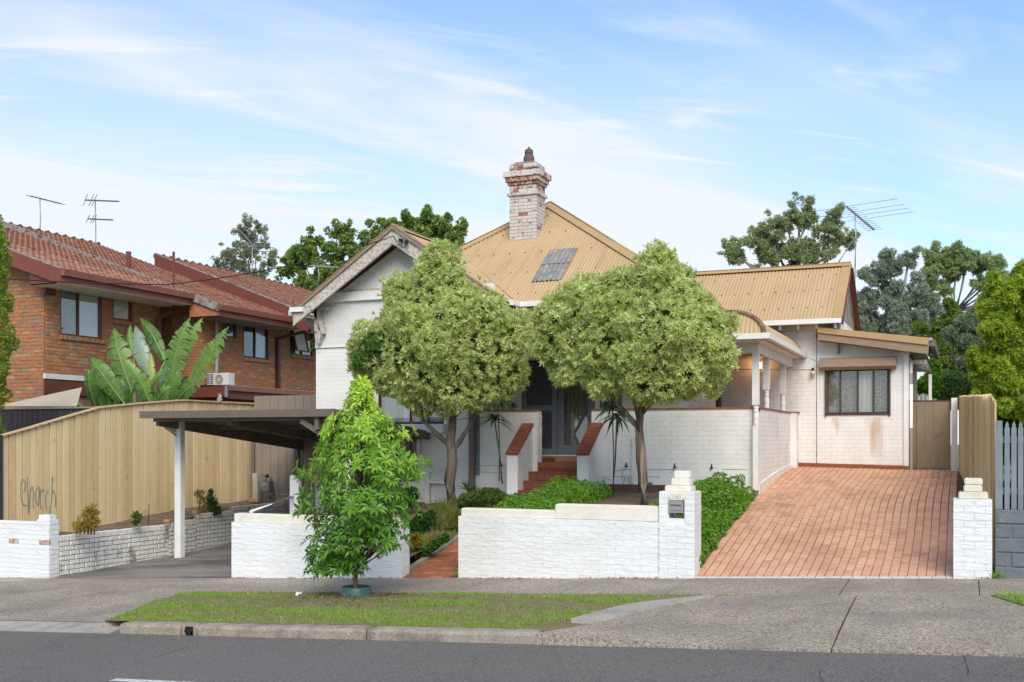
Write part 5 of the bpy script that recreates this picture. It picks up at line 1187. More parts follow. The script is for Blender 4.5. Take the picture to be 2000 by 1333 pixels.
# doors: louvred screen, glazed door with curtain, upper step
mb = MB(); mb.box((X1018, YM_ - .05, dz0 - .14), (X1162, YM_ + .1, dz0 - .02)); mb.build('door_step', mat('tan_step', (.36, .23, .13), (.28, .18, .10), 4, .7), hs)
mb = MB(); z1d = 3.85; xl, xr_ = X1018, X1087
yd = YM_ + .02
for a_, b_ in (((xl, dz0), (xl + .11, z1d)), ((xr_ - .11, dz0), (xr_, z1d)), ((xl + .11, dz0), (xr_ - .11, dz0 + .13)), ((xl + .11, z1d - .12), (xr_ - .11, z1d)), ((xl + .11, 2.45), (xr_ - .11, 2.56))): mb.box((a_[0], yd, a_[1]), (b_[0], yd + .045, b_[1]))
dr1 = mb.build('shutter_door', door_blue, hs)
z = dz0 + .14
while z < z1d - .13:
    if not (2.43 < z < 2.57):
        MB_ = MB(); MB_.obox(((xl + xr_) / 2, yd + .022, z), X_ * ((xr_ - xl) / 2 - .112), Vector((0, .014, -.012)), Vector((0, .002, .003))); MB_.build('slat', door_blue, dr1)
    z += .034
mb = MB(); mb.box((xl + .1, yd + .04, dz0), (xr_ - .1, yd + .05, z1d)); mb.build('shutter_backing', door_blue, dr1)
mb = MB(); xl2, xr2 = X1087 + .02, X1162 - .01
xdm = PY(1146, 800, YM_).x
for a_, b_ in (((xl2, dz0), (xl2 + .12, z1d)), ((xdm, dz0), (xr2, z1d)), ((xl2 + .12, dz0), (xdm, dz0 + .20)), ((xl2 + .12, z1d - .15), (xdm, z1d))): mb.box((a_[0], yd + .03, a_[1]), (b_[0], yd + .08, b_[1]))
dr2 = mb.build('glazed_door', door_blue, hs)
MB().box((xl2 + .12, yd + .05, dz0 + .2), (xdm, yd + .056, z1d - .15)).build('pane', glass, dr2)
mb = MB(); V = []; n = 40; dcurt = mat('door_curtain', (.27, .28, .25), (.16, .165, .15), 9, .9, stretch=(5, 5, .05), detail=2)
for k in range(n + 1): xx = xl2 + .10 + (xdm - xl2 - .08) * k / n; yy = yd + .095 + .014 * math.sin(k * .95); V += [(xx, yy, dz0 + .15), (xx, yy, z1d - .1)]
mb.add(V, [(2 * k, 2 * k + 2, 2 * k + 3, 2 * k + 1) for k in range(n)], True); mb.build('door_curtain', dcurt, dr2)
window(hs, 'window', X1162 + .12, x1215 - .01, 2.02, 3.68, YM_ + .02, door_blue, 3, [dcurt, dark_in], .06, .05, (PY(1190, 780, YM_).x,))
# low terrace wall strips beside the gable corner: brown downpipe, blue board
mb = MB(); a, b = PY(916, 850, VY - .1), PY(926, 850, VY - .1); mb.box((a.x, VY - .12, .3), (b.x, VY - .04, 3.9)); mb.build('brown_downpipe', brown_fascia if 0 else taupe, hs)
mb = MB(); a, b = PY(928, 850, VY), PY(937, 850, VY); mb.box((a.x, VY - .02, 1.15), (b.x, VY - .002, 2.35)); mb.build('corner_panel', blue_grey, hs)
mb = MB(); a = PY(923, 915, VY - .14); mb.tube([a + Vector((0, 0, .02)), a + Vector((.05, -.03, .03)), a + Vector((.12, -.03, .0))], .014, 6); mb.build('tap', gunmetal, hs)
# veranda roof: bullnose
GYv, GXv, GZv = 18.94, -3.24, 3.68
PYF = PY(1400, 615, 19.9).z
def bull(t):   # t 0..1 -> inward distance, height
    a = t * math.pi / 2; return .95 * (1 - math.cos(a)) * 1.0, (PYF - GZv) * math.sin(a)
mb = MB(); x0v = xg1 - .0; nb = 12; n = int((GXv - x0v) / (.076 / 6)); V = []
for i in range(n + 1):
    x = x0v + (GXv - x0v) * i / n; h = .0095 * math.sin(2 * math.pi * x / .076)
    for k in range(nb + 1):
        d, hh = bull(k / nb); dn = Vector((0, -math.cos(k / nb * math.pi / 2), math.sin(k / nb * math.pi / 2)))
        x_c = min(x, GXv - d)
        p = Vector((x_c, GYv + d, GZv + hh)) + dn * h; V.append(tuple(p))
mb.add(V, [(i * (nb + 1) + k, (i + 1) * (nb + 1) + k, (i + 1) * (nb + 1) + k + 1, i * (nb + 1) + k + 1) for i in range(n) for k in range(nb)], True)
yEnd = YR_ - .02; n = int((yEnd - GYv) / (.076 / 6)); V = []
for i in range(n + 1):
    y = GYv + (yEnd - GYv) * i / n; h = .0095 * math.sin(2 * math.pi * y / .076)
    for k in range(nb + 1):
        d, hh = bull(k / nb); dn = Vector((math.cos(k / nb * math.pi / 2), 0, math.sin(k / nb * math.pi / 2)))
        p = Vector((GXv - d, max(y, GYv + d), GZv + hh)) + dn * h; V.append(tuple(p))
mb.add(V, [(i * (nb + 1) + k, (i + 1) * (nb + 1) + k, (i + 1) * (nb + 1) + k + 1, i * (nb + 1) + k + 1) for i in range(n) for k in range(nb)], True)
mb.add([(x0v, GYv + .95, PYF), (GXv - .95, GYv + .95, PYF), (GXv - .95, yEnd, PYF), (xs0 - .3, yEnd, PYF + .15), (xs0 - .3, YM_ + .1, PYF + .15), (x0v, YM_ + .1, PYF + .15)], [(0, 1, 4, 5), (1, 2, 3, 4)])
mb.build('veranda_roof', roof_tan, hs)
mb = MB(); pts = []
for k in range(nb + 1): d, hh = bull(k / nb); pts.append(Vector((GXv - d, GYv + d, GZv + hh + .02)))
mb.tube(pts, .045, 8); mb.build('veranda_hip_capping', mat('stained_hip_cap', (.30, .20, .11), (.11, .07, .045), 8, .7), hs)
mb = MB(); mb.sweep(gprof, [(x0v + .1, GYv - .0, GZv + .03), (GXv + .0, GYv - .0, GZv + .03), (GXv + .0, YR_ - .01, GZv + .03)]); mb.build('veranda_gutter', trim_white, hs)
mb = MB(); bz0_, bz1_ = GZv - .27, GZv - .07; mb.box((x0v + .1, VY - .06, bz0_), (VX + .02, VY + .02, bz1_)); mb.box((VX - .06, VY + .02, bz0_), (VX + .02, YR_ - .01, bz1_)); mb.box((x0v + .1, GYv + .03, GZv - .08), (VX, VY - .06, GZv - .06)); mb.box((VX + .02, GYv + .03, GZv - .08), (GXv - .02, YR_, GZv - .06)); mb.build('veranda_beam', trim_white, hs)
mb = MB(); cl_ = mat('veranda_ceiling', (.34, .25, .19), (.28, .20, .15), 2, .8)
y = VY + .04
while y < YM_ + .1: mb.box((x0v, y, 3.62), (xs0 + .5, y + .095, 3.64)); y += .1
y = VY + .04
while y < YR_: mb.box((xs0 + .02, y, 3.62), (VX - .07, y + .095, 3.64)); y += .1
mb.build('veranda_ceiling', cl_, hs)
def vpost(x, y, zb_, zt_, label=None):
    s = .058; mb = MB(); turn = [(0.052, 0), (.052, .03), (.058, .05), (.045, .08), (.052, .11), (.056, .16), (.050, .21), (.040, .235), (.052, .255), (.052, .275), (.040, .29), (.05, .31), (.056, .33), (.045, .35), (.05, .37)]
    mb.box((x - s, y - s, zb_ + .37), (x + s, y + s, zt_)); mb.lathe((x, y, zb_), turn, 14); return mb
vp = vpost(0, 0, 0, 1); 
for (u, yy) in ((1470, VY - .05),):
    x = VX + .0; mb = vpost(x - .03, VY - .055, PY(1470, 832, VY - .05).z + .0, bz0_ + .01); mb.box((x - .03 - .05, VY - .10, .95), (x - .03 + .05, VY - .005, PY(1470, 832, VY - .05).z)); mb.build('veranda_post', trim_white, hs)
for u in (1499, 1531):
    y = PX(u, 800, VX - .05).y; vpost(VX - .07, y, vz + .01, bz0_ + .01).build('veranda_post', trim_white, hs)
mb = MB(); mb.box((xs0 - .0, YR_ - .26, 1.45), (P_(1405, 780, YR_ - .2).x, YR_ - .0, 3.6)); mb.build('side_door_frame', brown_dark, hs)
# bricks of the house
pieces(hs, 'brick', it, [white], 300, tmpl=PTW)
# lit veranda wall lamp, bulb lamp on the right wing
lc = PY(1482, 714, YR_ - .12); lamp = thing('veranda_lamp', tuple(lc), 'glowing wall lamp on the back wall of the veranda between the posts', 'wall lamp')
MB().lathe((lc.x, lc.y, lc.z - .07), [(.02, 0), (.05, .02), (.055, .06), (.05, .12), (.02, .14)], 12).build('lamp_glass', emis('warm_lamp', (1, .62, .25), 3), lamp)
MB().lathe((lc.x, lc.y, lc.z - .12), [(.0, 0), (.04, .01), (.05, .03), (.02, .05)], 12).build('lamp_base', gunmetal, lamp); MB().lathe((lc.x, lc.y, lc.z + .07), [(.06, 0), (.05, .02), (.01, .05)], 12).build('lamp_cap', gunmetal, lamp)
MB().beam((lc.x, lc.y, lc.z - .08), (lc.x, YR_, lc.z - .05), .02, .02).build('lamp_arm', gunmetal, lamp)
pl = bpy.data.lights.new('lamp_light', 'POINT'); pl.energy = 1.4; pl.color = (1, .5, .2); pl.shadow_soft_size = .06; po = bpy.data.objects.new('lamp_light', pl); COL.objects.link(po); po.parent = lamp; po.location = (0, -.1, 0)
lc = PY(1588, 727, YR_ - .10); bl = thing('outdoor_light', tuple(lc), 'round cream globe light with a black holder beside the roller shutter', 'wall light')
mb = MB(); mb.tube([(lc.x - .02, YR_ - .0, lc.z + .07), (lc.x - .01, YR_ - .08, lc.z + .05), (lc.x, YR_ - .10, lc.z + .02)], .028, 10); mb.build('holder', black_m, bl)
MB().lathe((lc.x, lc.y, lc.z - .075), [(.0, 0), (.035, .01), (.055, .045), (.05, .08), (.03, .1)], 14).build('globe', mat('cream_globe', (.62, .53, .30), None, 1, .4), bl)
# side gate, post, reed fence, back beige fence
gt = thing('side_gate', (-.6, 23.7, 1.2), 'brown sheet metal side gate at the top of the driveway', 'gate')
GYg = 23.75; a, b = PY(1773, 800, GYg).x, PY(1857, 800, GYg).x; zt, zbt = PY(1815, 784, GYg).z, PY(1815, 917, GYg).z
items = []; nn_ = 5
for k in range(nn_): w_ = (b - a) / nn_; items.append((Vector((a + w_ * (k + .5), GYg, (zt + zbt) / 2)), X_ * (w_ - .006), Z_ * (zt - zbt - .02), -Y_ * .03, 0))
pieces(gt, 'panel', items, [cb_brown], tmpl=PBT)
mb = MB(); mb.box((a, GYg - .02, zt - .01), (b, GYg + .03, zt + .02)); mb.box((a, GYg + .02, zbt), (b, GYg + .04, zbt + .05)); mb.build('frame', brown_dark, gt)
mb = MB(); mb.box((PY(1766, 800, GYg).x, GYg - .05, 1.2), (PY(1772, 800, GYg).x, GYg + .03, PY(1770, 788, GYg).z)); mb.build('gate_stop', trim_white, gt)
gp2 = MB(); a, b = PY(1858, 800, GYg - .1).x, PY(1869, 800, GYg - .1).x; gp2.box((a, GYg - .14, 1.1), (b + .01, GYg - .02, PY(1863, 778, GYg).z)); o = gp2.build('gate_post', trim_white); tag(o, 'white timber gate post between the brown gate and the reed fence', 'post')
rf = thing('reed_fence', (.1, 19, .9), 'golden reed screen fence along the right side of the tiled driveway', 'fence')
def rx(y): t = (y - YF) / (23.6 - YF); return .36 + (-.13 - .36) * cl(t, 0, 1)
ys = []; y = YF + .42; items = []
kk = 0; rmi = rmi_n = 0
while y < 23.6:
    k_ = (23.6 - y) / (23.6 - YF); x = rx(y) + random.uniform(-.002, .002); rmi = rmi_n if kk % random.choice((3, 4, 5, 7)) == 0 else rmi; rmi_n = random.choices((0, 1, 2), (4, 4, 3))[0]
    ztop = 2.74 - .34 * k_ + .004 * math.sin(y * 2.1) + random.uniform(-.012, .012) - .10 * cl((15.3 - y) / .7, 0, 1)
    zbot = drive_z(0, y) - .03; lean = (.05 if 15.6 < y < 16.6 and kk % 3 == 0 else 0) + random.uniform(-.006, .006)
    w = random.uniform(.026, .040)
    items.append((Vector((x + random.uniform(-.003, .003), y - lean, (ztop + zbot) / 2)), Y_ * w * 1.05, Vector((random.uniform(-.003, .003), lean * 2, ztop - zbot)), -X_ * .018, rmi)); y += .042; kk += 1
pieces(rf, 'reed', items, reed, 300, 'reeds', tmpl=PBT)
mb = MB(); mb.box((rx(23) - .03, 23.3, 1.2), (rx(23) + .02, 23.62, 1.30)); mb.build('edge_board', conc_pale, rf)
mb = MB(); mb.add([(rx(YF + .5) + .03, YF + .5, .3), (rx(23.6) + .03, 23.6, 1.1), (rx(23.6) + .03, 23.6, 2.6), (rx(YF + .5) + .03, YF + .5, 2.25)], [(0, 1, 2, 3)]); mb.build('backing_board', reed[2], rf)
bfz = thing('rear_fence', (-.4, 30, 1.2), 'low beige rear fence seen above the brown gate', 'fence')
YY = 30; a, b = PY(1780, 770, YY), PY(1850, 770, YY); zt = PY(1815, 762, YY).z; items = []; n = 9
for k in range(n): w_ = (b.x - a.x) / n; items.append((Vector((a.x + w_ * (k + .5), YY, (zt + 1) / 2)), X_ * (w_ - .01), Z_ * (zt - 1), -Y_ * .03, 0))
pieces(bfz, 'panel', items, [mat('beige_panel', (.42, .37, .33), (.36, .32, .28), 3, .7)], tmpl=PBT); MB().box((a.x, YY - .03, zt), (b.x, YY + .03, zt + .06)).build('capping', brown_dark, bfz)
# neighbour on the right: slate wall and grey pickets
NX0 = PY(1943, 1130, YF).x; nw = thing('low_grey_wall', (NX0 + .5, YF + .1, .2), 'peeling blue grey painted masonry wall under the grey pickets at the right edge', 'wall')
zt = PY(1970, 996, YF).z; it2 = brick_items((NX0, YF, 0), X_, -Y_, 2.4, zt - .086 * 2 * 5, zt, zstep=.172, blen=.36, gap=.012, depth=.05, jit=.006)
pieces(nw, 'block', it2, [slate_wall]); MB().box((NX0 + .01, YF + .012, -.1), (NX0 + 2.4, YF + .25, zt - .005)).build('wall_core', slate_wall, nw)
pkf = thing('picket_fence', (NX0 + .5, YF + .1, zt), 'blue grey painted picket fence with pointed tops at the right edge', 'fence')
mb = MB(); a, b = PY(1944, 900, YF + .08).x, PY(1958, 900, YF + .08).x; mb.box((a, YF + .06, zt), (b, YF + .14, PY(1950, 822, YF + .08).z)); mb.build('post', blue_grey, pkf)
pu = 1962; 
while pu < 2090:
    a, b = PY(pu, 900, YF + .08).x, PY(pu + 10, 900, YF + .08).x; zq = PY(pu, 836, YF + .08).z; zt3 = PY(pu, 823, YF + .08).z; c = (a + b) / 2; w_ = (b - a) / 2
    mb = MB(); mb.prism([(c - w_, YF + .07, zt), (c + w_, YF + .07, zt), (c + w_, YF + .07, zq), (c + w_ * .55, YF + .07, zq + .012), (c + w_ * .75, YF + .07, zq + .035), (c, YF + .07, zt3), (c - w_ * .75, YF + .07, zq + .035), (c - w_ * .55, YF + .07, zq + .012), (c - w_, YF + .07, zq)], (0, .022, 0)); mb.build('picket', blue_grey, pkf); pu += 13.3
mb = MB(); mb.box((NX0 + .05, YF + .095, zt + .18), (NX0 + 2.2, YF + .14, zt + .26)); mb.box((NX0 + .05, YF + .095, zt + .80), (NX0 + 2.2, YF + .14, zt + .88)); mb.build('rail', blue_grey, pkf)
bd = thing('black_garden_screen', (1.2, 15.4, .9), 'dark timber screen standing behind the grey pickets', 'fence'); MB().box((.55, 15.3, .2), (3.5, 15.35, 1.85)).build('board', black_wood, bd)
# ================================================================== NEIGHBOUR TOWNHOUSES (left)
tw = thing('brick_townhouses', (-21, 22, .2), 'orange brown brick townhouses with maroon trim and stepped terracotta tiled roofs', 'townhouses')
Y1, X1, Y1e = 18.65, -19.6, 22.54
Y2, X2 = 23.1, -18.7
BW = (4, 4, 4, 2, 2)
def rct(u0, v0, u1, v1, X):           # pixel rectangle on a plane X=const -> y0,y1,z0,z1 (u0 left edge)
    a = PX(u0, v0, X); b = PX(u1, v1, X); return a.y, b.y, b.z, a.z
# windows on unit 1's side: (118..200, 566..662), (221..259, 577..630)
h1 = [(PX(118, 600, X1).y, PX(200, 600, X1).y, PX(118, 655, X1).z, PX(118, 558, X1).z), (PX(221, 600, X1).y, PX(259, 600, X1).y, PX(223, 625, X1).z, PX(223, 570, X1).z)]
h2 = [(PX(436, 640, X2).y, PX(463, 640, X2).y, PX(437, 659, X2).z, PX(437, 612, X2).z), (PX(476, 640, X2).y, PX(526, 640, X2).y, PX(478, 699, X2).z, PX(478, 617, X2).z), (PX(567, 640, X2).y, PX(613, 640, X2).y, PX(568, 693, X2).z, PX(568, 622, X2).z)]
bk_ = []
topg = lambda u: 5.86 + .34 * (7.4 - u)      # raking gable top on the front face
bk_ += brick_items((-27.0, Y1, 0), X_, -Y_, 7.4, 1.2, 8.2, nm=5, weights=(6, 5, 4, 2, 2), gap=.014, depth=.06, jit=.005, top=topg)
hh = [(a - Y1, b - Y1, c, d) for a, b, c, d in h1]
ztb = PX(80, 735, X1).z
bk_ += brick_items((X1, Y1 + .055, 0), Y_, X_, Y1e - Y1 - .055, ztb, 5.42, nm=5, weights=(5, 5, 3, 5, 1), gap=.014, depth=.06, jit=.005, holes=[(a - .055, b - .055, c - .1, d) for a, b, c, d in hh])
for (a, b, c, d) in h1 + []:          # soldier sills
    y = a - .02
    while y < b + .02: bk_.append((Vector((X1 + .0, y + .04, c - .045)), Y_ * .068, Z_ * .105, X_ * .10, random.choice((3, 3, 0, 4)))); y += .08
ZST = .0705
topu2 = lambda u: 5.55 + .36 * (3.0 - u)
bk_ += brick_items((-21.7, Y2, 0), X_, -Y_, 3.0, 1.2, 6.4, zstep=ZST * 1.1, nm=5, weights=(6, 5, 3, 1, 2), gap=.012, depth=.06, jit=.004, top=topu2)
bk_ += brick_items((X2, Y2 + .055, 0), Y_, X_, 8.0, 2.2, 5.16, zstep=ZST, blen=.21, nm=5, weights=(5, 6, 4, 2, 1), gap=.011, depth=.06, jit=.004, holes=[(a - Y2 - .055, b - Y2 - .055, c - .08, d) for a, b, c, d in h2])
for (a, b, c, d) in h2:
    y = a
    while y < b: bk_.append((Vector((X2 + .0, y + .035, c - .04)), Y_ * .058, Z_ * .09, X_ * .09, random.choice((3, 4, 0, 4)))); y += .068
pieces(tw, 'brick', bk_, BR, 300)
# mortar sheets and bodies
mb = MB()
mb.prism([(-27, Y1 + .008, 0), (X1 - .012, Y1 + .008, 0), (X1 - .012, Y1 + .008, 5.85), (-27, Y1 + .008, 8.4)], (0, .05, 0))
sheet(tw, 'x', (X1, Y1, 0), Y_, Y1e - Y1, .0, 5.5, hh, mortar_red, X_, .009, mb=mb)
sheet(tw, 'x', (X2, Y2, 0), Y_, 8.1, .0, 5.3, [(a - Y2, b - Y2, c, d) for a, b, c, d in h2], mortar_red, X_, .009, mb=mb)
mb.prism([(-21.9, Y2 + .008, 0), (X2 - .012, Y2 + .008, 0), (X2 - .012, Y2 + .008, 5.5), (-21.9, Y2 + .008, 6.65)], (0, .05, 0))
mb.build('mortar', mortar_red, tw)
mb = MB(); mb.box((-27, Y1 + .2, 0), (X1 - .16, Y1e, 5.2)); mb.box((-27, Y1e - .02, 0), (X1 - .009, Y1e, 5.4)); mb.box((-27, Y2 + .2, 0), (X2 - .16, 31.2, 5.1)); mb.box((-22.2, 22.6, 2.9), (-19.9, 22.7, 5.0)); mb.build('wall', dark_in, tw)
# windows: on X planes
def xwin(X, y0, y1, z0, z1, mull, inner, fm=maroon, open_=None):
    fw = .055; fr = MB(); x0, x1 = X - .07, X - .01
    fr.box((x0, y0, z0), (x1, y0 + fw * .6, z1)); fr.box((x0, y1 - fw * 1.6, z0), (x1, y1, z1)); fr.box((x0, y0 + fw * .6, z0), (x1, y1 - fw * 1.6, z0 + fw)); fr.box((x0, y0 + fw * .6, z1 - fw * 1.8), (x1, y1 - fw * 1.6, z1))
    for m in mull: fr.box((x0, m - .025, z0 + fw), (x1, m + .025, z1 - fw * 1.8))
    w = fr.build('window', fm, tw); ys = [y0 + fw * .6] + list(mull) + [y1 - fw * 1.6]
    for i in range(len(ys) - 1): MB().box((X - .045, ys[i] + .002, z0 + fw), (X - .040, ys[i + 1] - .002, z1 - fw * 1.8)).build('pane', glass, w)
    for (a, b, m) in inner:
        ya = y0 + (y1 - y0) * a; yb = y0 + (y1 - y0) * b; MB().add([(X - .056, ya, z0 + .02), (X - .056, yb, z0 + .02), (X - .056, yb, z1 - .02), (X - .056, ya, z1 - .02)], [(0, 1, 2, 3)]).build('blind', m, w)
    return w
a, b, c, d = h1[0]; my = PX(154, 600, X1).y
xwin(X1, a, b, c, d, [my], [(.0, .42, mat('grey_blind', (.33, .345, .355), (.26, .27, .28), 2, .8)), (.42, 1, blind)])
a, b, c, d = h1[1]; xwin(X1, a, b, c, d, [], [(0, 1, blind)])
a, b, c, d = h2[0]; xwin(X2, a, b, c, d, [], [(0, 1, mat('dim_blind', (.16, .18, .18), (.12, .135, .135), 3, .8))], maroon_dk)
a, b, c, d = h2[1]; xwin(X2, a, b, c, d, [PX(499, 650, X2).y], [(0, .42, dark_in), (.44, .86, curtain)], maroon_dk)
a, b, c, d = h2[2]; w3 = xwin(X2, a, b, c, d, [PX(590, 650, X2).y], [(0, 1, mat('dim_room', (.07, .085, .08), (.10, .12, .11), 4, .9))], maroon_dk)
ya = a + .03; yb = PX(591, 650, X2).y; mbs = MB(); zt = d - .1; zb = c + .12; o_ = .22
mbs.add([(X2 - .0, ya, zt), (X2 - .0, yb, zt), (X2 + o_, yb, zb), (X2 + o_, ya, zb)], [(0, 1, 2, 3)]); mbs.build('open_pane', glass, w3)
mb = MB(); P4 = [Vector((X2, ya, zt)), Vector((X2, yb, zt)), Vector((X2 + o_, yb, zb)), Vector((X2 + o_, ya, zb))]
for i in range(4): mb.beam(P4[i], P4[(i + 1) % 4], .04, .04)
mb.build('open_sash', maroon, w3)
mb = MB(); mb.add([(X2 + .0, ya, zt - .02), (X2 + .0, yb, zt - .02), (X2 + o_ - .02, yb, zb), (X2 + o_ - .02, ya, zb)], [(0, 1, 2, 3)]); mb.build('sash_blind', blind, w3)
# roofs
def tile_tmpl():
    xs = [-.5, -.34, -.14, .12, .5]; hz_ = [0, .35, .5, .30, .0]; v = []; q = []
    for y in (-.5, .5):
        for x, h in zip(xs, hz_): v.append((x, y, h))
    for x, h in zip(xs, hz_): v.append((x, -.5, h - .75))
    for i in range(4): q.append((i, i + 1, i + 6, i + 5)); q.append((i, 10 + i, 11 + i, i + 1))
    return np.array(v), np.array(q)
TT = tile_tmpl()
def tiled(xe, ze, pit_, y0, y1, xr_, name='roof_tile'):
    U = Vector((-1, 0, pit_)); ln = U.length * (xe - xr_); U.normalize(); Nn = Vector((pit_, 0, 1)).normalized(); L_ = []
    nr = int(ln / .2); nc = int((y1 - y0) / .175)
    for r in range(nr):
        for c in range(nc):
            p = Vector((xe, y0 + .175 * (c + .5), ze)) + U * (.2 * (r + .5)) + Nn * (.025 + random.uniform(-.003, .003))
            UU = (U * .22 - Nn * .045); L_.append((p, Y_ * .168, UU, Nn * .05, random.choices((0, 1, 2), (5, 4, 1))[0]))
    b = MB(); e = Vector((xe, y0, ze)); f = e + U * ln; b.add([e, e + Y_ * (y1 - y0), f + Y_ * (y1 - y0), f], [(0, 1, 2, 3)]); b.prism([e, f, f - Z_ * .08, e - Z_ * .03], (0, y1 - y0, 0))
    return L_, b, f
R1 = (-18.6, 5.62, .34, 18.22, 22.6, -24.8); R2 = (-17.75, 5.30, .36, 22.6, 26.2, -25.4); R3 = (-17.3, 5.40, .38, 26.0, 34.0, -22.8)
TL = []; 
mb = MB(); mbr = MB()
for R_ in (R1, R2, R3):
    xe, ze, p_, y0, y1, xr_ = R_; L_, b, f = tiled(*R_); TL += L_; mb.add(b.v, b.f)
    y = y0
    while y < y1 + .1: MB().tube([(f.x, y, f.z - .02), (f.x, y + .36, f.z + .0)], [.095, .10], 8).build('ridge_tile', TILE[0], tw); y += .34
pieces(tw, 'roof_tile', TL, TILE, 300, tmpl=TT); mb.build('roof_deck', TILE[2], tw)
# barge boards, fascias, gutters, soffits
def unit_trim(R_, bm, gm, sof, wallx, gut=True, wide=.26):
    xe, ze, p_, y0, y1, xr_ = R_; top = Vector((xr_, y0, ze + p_ * (xe - xr_))); e = Vector((xe, y0, ze))
    MB().prism([e + Z_ * .04, top + Z_ * .04, top - Z_ * (wide - .04), e - Z_ * (wide - .04)], (0, -.04, 0)).build('barge_board', bm, tw)
    MB().prism([(wallx - .01, y0 + .02, ze - .25), (xe - .01, y0 + .02, ze - .25), (xe - .01, y0 + .02, ze - .03), (wallx - .01, y0 + .02, ze + p_ * (xe - wallx) - .02)], (0, .03, 0)).build('eave_return', maroon if bm is not lead_grey else BR[1], tw)
    MB().beam(e + Vector((0, .02, .06)), top + Vector((0, .02, .06)), .12, .03).build('barge_capping', lead_grey, tw)
    if gut: MB().sweep([(a_, b_) for a_, b_ in ((0, .02), (0, -.12), (.10, -.12), (.12, .02))], [(xe, y0 - .05, ze + .02), (xe, y1, ze + .02)]).build('gutter', gm, tw)
    mb = MB(); mb.box((xe - .05, y0, ze - .24), (xe - .0, y1, ze - .10)); mb.build('fascia', maroon_dk if gm is maroon else gm, tw)
    mb = MB(); mb.box((wallx, y0 + .02, ze - .25), (xe - .01, y1 - .02, ze - .232)); mb.build('soffit', sof, tw)
gut_m = mat('faded_maroon_gutter', (.27, .105, .08), (.23, .085, .065), 3, .5)
unit_trim(R1, mat('red_brown_barge', (.21, .06, .04), (.17, .05, .035), 2, .5), gut_m, soffit, X1, wide=.34); unit_trim(R2, lead_grey, mat('red_gutter', (.25, .085, .055), (.21, .07, .045), 3, .45), lead_grey, X2, wide=.17); unit_trim(R3, maroon, gut_m, soffit, X2, True, .50)
mb = MB(); mb.box((X1 - .0, Y1 + .0, 5.22), (X1 + .05, Y1 + .3, 5.40)); mb.build('eave_return', maroon, tw)
# downpipes
def pipe(pts, r, m, name='downpipe', par=tw): return MB().tube(pts, r, 8).build(name, m, par)
y = PX(309, 640, X1 + .06).y
MB().box((X1 + .02, y - .05, 2.4), (X1 + .12, y + .05, 5.08)).build('downpipe', gut_m, tw); MB().beam((X1 + .07, y, 5.06), (-18.72, y + .35, 5.40), .09, .09).build('downpipe_elbow', maroon, tw)
y = PX(328, 560, X1 + .2).y; pipe([(-19.0, 22.35, 3.0), (-19.0, 22.35, 6.75)], .035, maroon, 'vent_pipe')
p = PX(251, 545, -21.2); pipe([(p.x, p.y, p.z - .1), (p.x, p.y, PX(251, 492, -21.2).z)], .075, maroon, 'flue')
y = PX(424, 640, X2 + .06).y; pipe([(X2 + .07, y, PX(424, 728, X2 + .07).z), (X2 + .07, y, 5.1)], .062, blind)
y = PX(543, 640, X2 + .06).y; MB().box((X2 + .01, y - .06, 2.4), (X2 + .11, y + .06, 4.85)).build('downpipe', maroon_dk, tw); MB().beam((X2 + .06, y, 4.84), (-17.85, y + .5, 5.10), .08, .08).build('downpipe_elbow', maroon_dk, tw)
# lower porch roofs with maroon beams
a, b = PX(81, 729, X1 + .03), PX(165, 742, X1 + .03); MB().box((X1 + .0, Y1 - .02, a.z - .12), (X1 + .06, b.y + .6, a.z)).build('white_ledger', trim_white, tw)
MB().box((X1 + .0, Y1 - .02, a.z - .48), (X1 + .05, b.y + .6, a.z - .15)).build('porch_beam', maroon, tw); MB().box((X1 - .6, Y1 - .6, 1.0), (X1 - .01, Y1 - .04, 1.02))
PYL = 22.9; c0 = PY(372, 752, PYL); c1 = PY(444, 753, PYL); c2 = PX(617, 772, c1.x)
zt = c1.z; MB().box((c0.x - .6, PYL - .0, zt - .30), (c1.x, PYL + .06, zt)).build('porch_beam', maroon, tw)
MB().box((c1.x - .05, PYL + .06, zt - .13), (c1.x + .02, c2.y + 1.5, zt - .0)).build('porch_gutter', gut_m, tw); MB().box((c1.x - .10, PYL + .06, zt - .34), (c1.x - .05, c2.y + 1.5, zt - .13)).build('porch_beam', maroon, tw)
mb = MB(); y = PYL
while y < c2.y + 1.5: mb.tube([(X2 - .0, y, zt + .015), (c1.x + .0, y, zt + .0)], .014, 6); y += .076
mb.box((X2 - 1.2, PYL, zt - .02), (c1.x, c2.y + 1.5, zt)); mb.build('porch_roof', galv, tw)
MB().box((c1.x - .07, PYL - .015, zt - .31), (c1.x + .01, PYL - .002, zt - .02)).build('bracket_plate', galv, tw)
